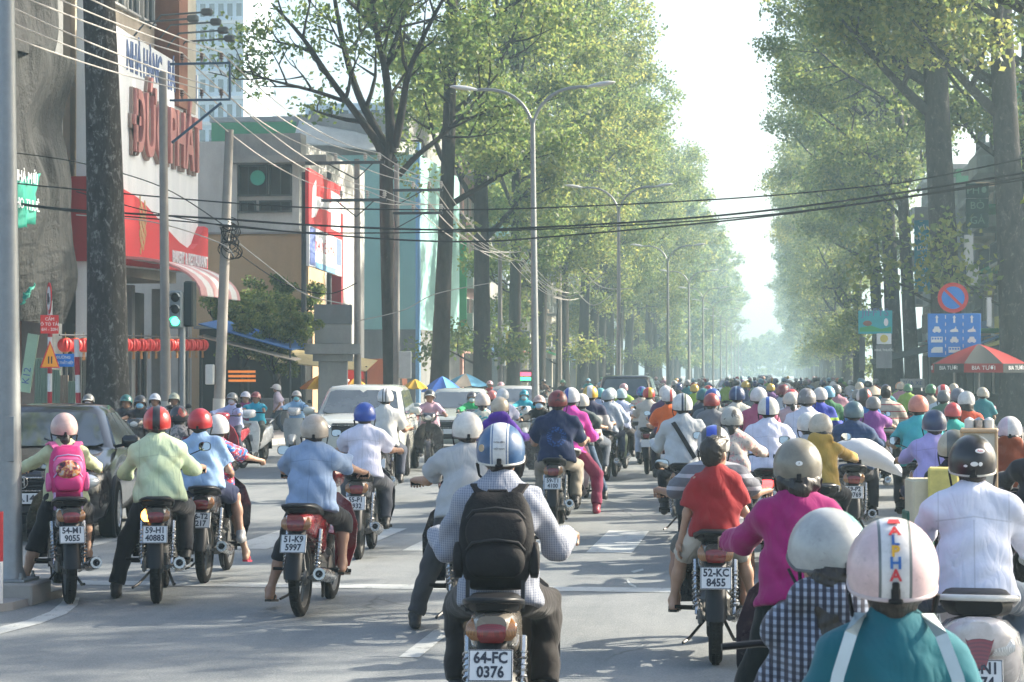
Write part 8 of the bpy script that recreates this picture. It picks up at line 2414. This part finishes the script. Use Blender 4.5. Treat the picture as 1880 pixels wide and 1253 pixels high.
PILLION = {1308: ((.16, .17, .19), (.30, .05, .05), 'passenger in charcoal with a wine red helmet behind the broad man in slate grey'),
           1453: ((.40, .30, .34), (.50, .48, .44), 'passenger in dusty pink behind the woman in the white top'),
           1732: ((.08, .16, .10), (.10, .11, .12), 'passenger in dark green with a black helmet behind the white tee man'),
           1120: ((.30, .34, .40), (.30, .36, .40), 'passenger in steel blue behind the pinstripe shirt rider')}
for px, py, d, lab, kind, colr, yw_, kw in MID:
    kw = dict(kw)
    er, mr, Mr = rider(px, py, d, lab, ('scooter' if kind == 'scooter' else 'motorbike') + ' under the ' + ' '.join(lab.split()[:13]), kind, colr, yaw=yw_, **kw)
    if px in PILLION:
        sc2, hc2, who2 = PILLION[px]
        person(Mr, who2, dict(PASS, hip=(0, .06, .84), lean=8, yaw=18 if px % 2 else -15), dict(size=.90, sleeve='short' if px % 2 else 'long', hair='pony' if px % 2 else 'short'), .02, shirt=sc2, hel=hc2, legs=(.03, .04, .07))
    if 'shoulder strap' in lab:
        k_ = mr['_sk']; st_ = empty('shoulder_strap', 'black bag strap slung diagonally across the back of the man in pale grey', 'bag strap', Mr); rg = []
        for t in np.linspace(0, 1, 9):
            c_ = k_['neck'].lerp(k_['hip'], .08 + .86 * t) + k_['rt'] * (-.115 + .25 * t) - k_['fw'] * (.128 + .022 * math.sin(math.pi * t) - (.06 if t == 0 else 0))
            w_ = (k_['up'] * .5 + k_['rt'] * .86) * .024; rg.append([c_ + w_, c_ - w_, c_ - w_ - k_['fw'] * .008, c_ + w_ - k_['fw'] * .008])
        mb = MB(); mb.loft(rg); mb.build('strap', M_STRAP, st_, 30)
# bareheaded striped polo man, and the tan conical hat beside him
e_, m_, M_ = rider(1627, 703, 33.5, 'bareheaded man in a beige striped polo shirt', 'motorbike ridden by the bareheaded man', yaw=-3, look=dict(sleeve='short', helmet=False, wide=1.25, loose=1.3), shirt=(.42, .38, .33), shirt_mat=M_BEIGESTRIPE, skin=1, h=.018)
b_ = at(1605, 35, 0)
e_, m_, M_ = rider(1605, 716, 35.5, 'rider under a cream conical straw hat', 'motorbike of the rider in the straw hat', yaw=-3, look=dict(sleeve='long', helmet=False), shirt=(.2, .2, .22), h=.024)
a = MB(); a.lathe([(.001, .15), (.10, .09), (.21, -.01), (.205, -.015), (.001, .13)], 24); a.build('straw_hat', flat('straw', (.55, .46, .34), .8, var=.25, scale=30), e_, 40, M=m_['_head'] @ Matrix.Translation((0, 0, .06)))

# white sack across the bike beside the mustard jacket
sk_ = MB(); rg = []
c0 = at(1585, 20.6, 0)
for t in np.linspace(0, 1, 15):
    x = -.34 + .72 * t; rr = .02 + .15 * math.sin(math.pi * min(1, t * .95 + .04)) ** .5 * (1 - .25 * t)
    zc = 1.02 - .32 * (t - .35) ** 2 * 1.6
    rg.append([(x, rr * 1.0 * math.cos(a), zc + rr * .85 * math.sin(a) + .012 * math.sin(5 * a + 9 * t)) for a in [2 * math.pi * k / 18 for k in range(18)]])
sk_.loft(rg)
tag(sk_.build('sack', flat('white_sack', (.60, .61, .63), .7, var=.15, scale=8, bump=.3, bscale=14), None, 60, M=Matrix.Translation(c0)), 'plump white plastic sack slung across a motorbike behind the navy knit man', 'sack')
# the vendor's load: cardboard, yellow bags, glass case
vb = at(1735, 12.4, 0)
def load(name, label, cat, px, py, d, w, hgt, dep, mat, rz=0):
    p = at(px, d, 0); z = zat(py, p)
    e = empty(name, label, cat, TRS((p.x, p.y, z), rz=R(rz)))
    MB().bbox((0, 0, 0), (w, dep, hgt), .012).build('box', mat, e, 30)
    return e
q_ = lambda d: d / FPX
cx_ = load('cardboard_box', 'cream cardboard box on the vendor motorbike', 'box', 1700, 925, 12.4, .20, .30, .3, flat('card_cream', (.52, .47, .34), .8, var=.25), 6)
load('shopping_bag', 'yellow bag on the vendor motorbike', 'bag', 1733, 905, 12.3, .18, .30, .22, flat('bag_yellow', (.55, .47, .14), .6, var=.4, scale=16), -4)
load('storage_bag', 'dark green bag hanging low beside the cardboard box', 'bag', 1686, 1000, 12.5, .16, .42, .26, flat('bag_green', (.03, .12, .08), .7, var=.3), 4)
gc = empty('glass_case', 'tan framed glass case standing on the vendor motorbike', 'display case', TRS(at(1798, 13.0, 1.17), rz=R(-6)))
for s in (-1, 1): MB().bbox((s * .105, 0, 0), (.02, .3, .52), .006).build('frame_side', flat('case_tan', (.42, .30, .19), .6, var=.2), gc, 30)
MB().bbox((0, 0, .265), (.235, .32, .025), .008).build('frame_top', flat('case_tan', (.42, .30, .19), .6, var=.2), gc, 30)
MB().bbox((0, 0, -.265), (.235, .32, .025), .008).build('frame_bottom', flat('case_tan', (.42, .30, .19), .6, var=.2), gc, 30)
MB().box((0, 0, 0), (.188, .26, .50)).build('glass_front', flat('case_panel', (.48, .47, .43), .25, var=.2, scale=9), gc, 0)
for i in range(3): MB().lathe([(.001, .0), (.03, 0), (.032, .05), (.02, .06), (.001, .07)], 12, Matrix.Translation((-.06 + .06 * i, 0, .28))).build('jar', M_CHROME if i == 1 else M_ACUNIT, gc)

# ---- cars
def place_car(px, d, yaw, label, spec, color, **kw):
    p = at(px, d, 0); sp = dict(spec); sp.update(kw)
    return car(TRS((p.x, p.y, 0), rz=R(yaw)), label, color, **sp)
place_car(98, 23.9, 191.5, 'glossy black sedan facing the camera behind the girl with the pink backpack', SEDAN, (.012, .012, .014), plate='316.14', emblem='H')
place_car(672, 37.6, 186.5, 'pale silver white people carrier facing the camera behind the man in white', MPV, (.46, .47, .43), plate='52Y-118', emblem='oval')
place_car(1155, 62.5, 1, 'black off-road car with a roof rack seen from behind in the stream', SUV, (.012, .013, .016), rails=True)
place_car(845, 48.5, 185, 'pale grey green sedan behind the rider in pink', SEDAN, (.35, .38, .36), group=None)
place_car(943, 58, 184, 'silver sedan left of the nearest lamp post', SEDAN, (.42, .43, .43))
place_car(1405, 190, 0, 'far away van in the haze at the end of the street', MPV, (.3, .32, .34))
place_car(1340, 120, 181, 'distant white car beyond the lamp posts', SEDAN, (.6, .6, .6))

# ---- the far crowd, one by one
rc = random.Random(77)
HC = [('white', (.62, .62, .6)), ('navy', (.03, .05, .16)), ('red', (.45, .04, .05)), ('grey', (.22, .22, .22)), ('light blue', (.2, .4, .55)), ('cream', (.56, .5, .4)), ('black', (.03, .03, .035)), ('green', (.05, .22, .10)), ('yellow', (.58, .4, .06)), ('pink', (.58, .35, .38)), ('orange', (.6, .2, .05)), ('silver', (.45, .46, .46))]
SC = [('white', (.6, .6, .64)), ('dark blue', (.03, .05, .14)), ('grey', (.2, .21, .22)), ('lime', (.28, .45, .06)), ('brown', (.16, .09, .06)), ('pale blue', (.35, .45, .62)), ('black', (.02, .02, .024)), ('red', (.4, .04, .04)), ('teal', (.04, .25, .28)), ('beige', (.45, .4, .32)), ('pink', (.5, .25, .32)), ('purple', (.18, .08, .26))]
combos = [(a, b) for a in HC for b in SC]; rc.shuffle(combos)
spots = []
def far_ok(x, y):
    return all(abs(x - a) > .8 or abs(y - b) > 2.6 for a, b in spots)
tries = 0
while len(spots) < 92 and tries < 9000:
    tries += 1
    y = 39 + 110 * rc.random() ** 1.5
    x = rc.uniform(-5.2, 4.2)
    px_, py_, d_ = proj((x, y, 1.5))
    if px_ < 1090 or (1085 < px_ < 1225 and y > 54) : continue
    if far_ok(x, y): spots.append((x, y))
for i, (x, y) in enumerate(sorted(spots, key=lambda q: q[1])):
    (hn, hcol), (sn, scol) = combos[i]
    px_, py_, d_ = proj((x, y, 0))
    s = rc.choice((.90, .96, .96, 1.02))
    lk = rc.choice((SH, SH, LS)); fem = rc.random() < .25
    K = dict(lk); K['hair'] = 'pony' if fem else 'short'
    yw = R(rc.uniform(-3, 3)); M_ = TRS((x, y - .4, 0), rz=yw)
    K['size'] = s
    hcol = tuple(q * .78 for q in hcol); scol = tuple(q * .72 for q in scol)
    person(M_, 'far rider in a %s helmet and %s top riding away down the street' % (hn, sn), rc.choice(({}, dict(yaw=22), dict(yaw=-25), dict(side=5, lean=6), dict(side=-4, yaw=-10), dict(lean=20))), K, .03, shirt=scol, hel=hcol, legs=(.03, .03, .04), skin=i % 3, group='far riders going away')
    if i % 5 == 1:
        (h2, hc2), (s2, sc2) = combos[115 + i // 5]
        person(M_, 'far passenger in a %s helmet and %s top behind another rider' % (h2, s2), dict(PASS, hip=(0, .06, .84)), dict(size=.90, sleeve='short'), .03, shirt=tuple(q * .72 for q in sc2), hel=tuple(q * .78 for q in hc2), group='far riders going away')
    motorbike(M_, 'far motorbike under the rider in the %s helmet and %s top' % (hn, sn), 'scooter' if i % 4 == 0 else 'underbone', rc.choice(((.02, .02, .022), (.3, .03, .03), (.3, .3, .32), (.05, .06, .12))), None, near=False, group='far motorbikes going away', mirrors=rc.choice(MIRR))
# far oncoming riders left of the median
for i in range(12):
    y = 62 + i * 9 + rc.uniform(-2, 2); x = rc.uniform(-11, -7)
    (hn, hcol), (sn, scol) = combos[100 + i]
    M_ = TRS((x, y, 0), rz=R(180 + rc.uniform(-3, 3)))
    person(M_, 'far rider in a %s helmet and %s top coming towards the camera' % (hn, sn), {}, dict(sleeve='short', size=.96), .03, shirt=scol, hel=hcol, skin=i % 3, group='far riders coming nearer')
    motorbike(M_, 'far oncoming motorbike of the rider in the %s helmet and %s top' % (hn, sn), 'underbone', (.03, .03, .035), None, near=False, group='far motorbikes coming nearer')
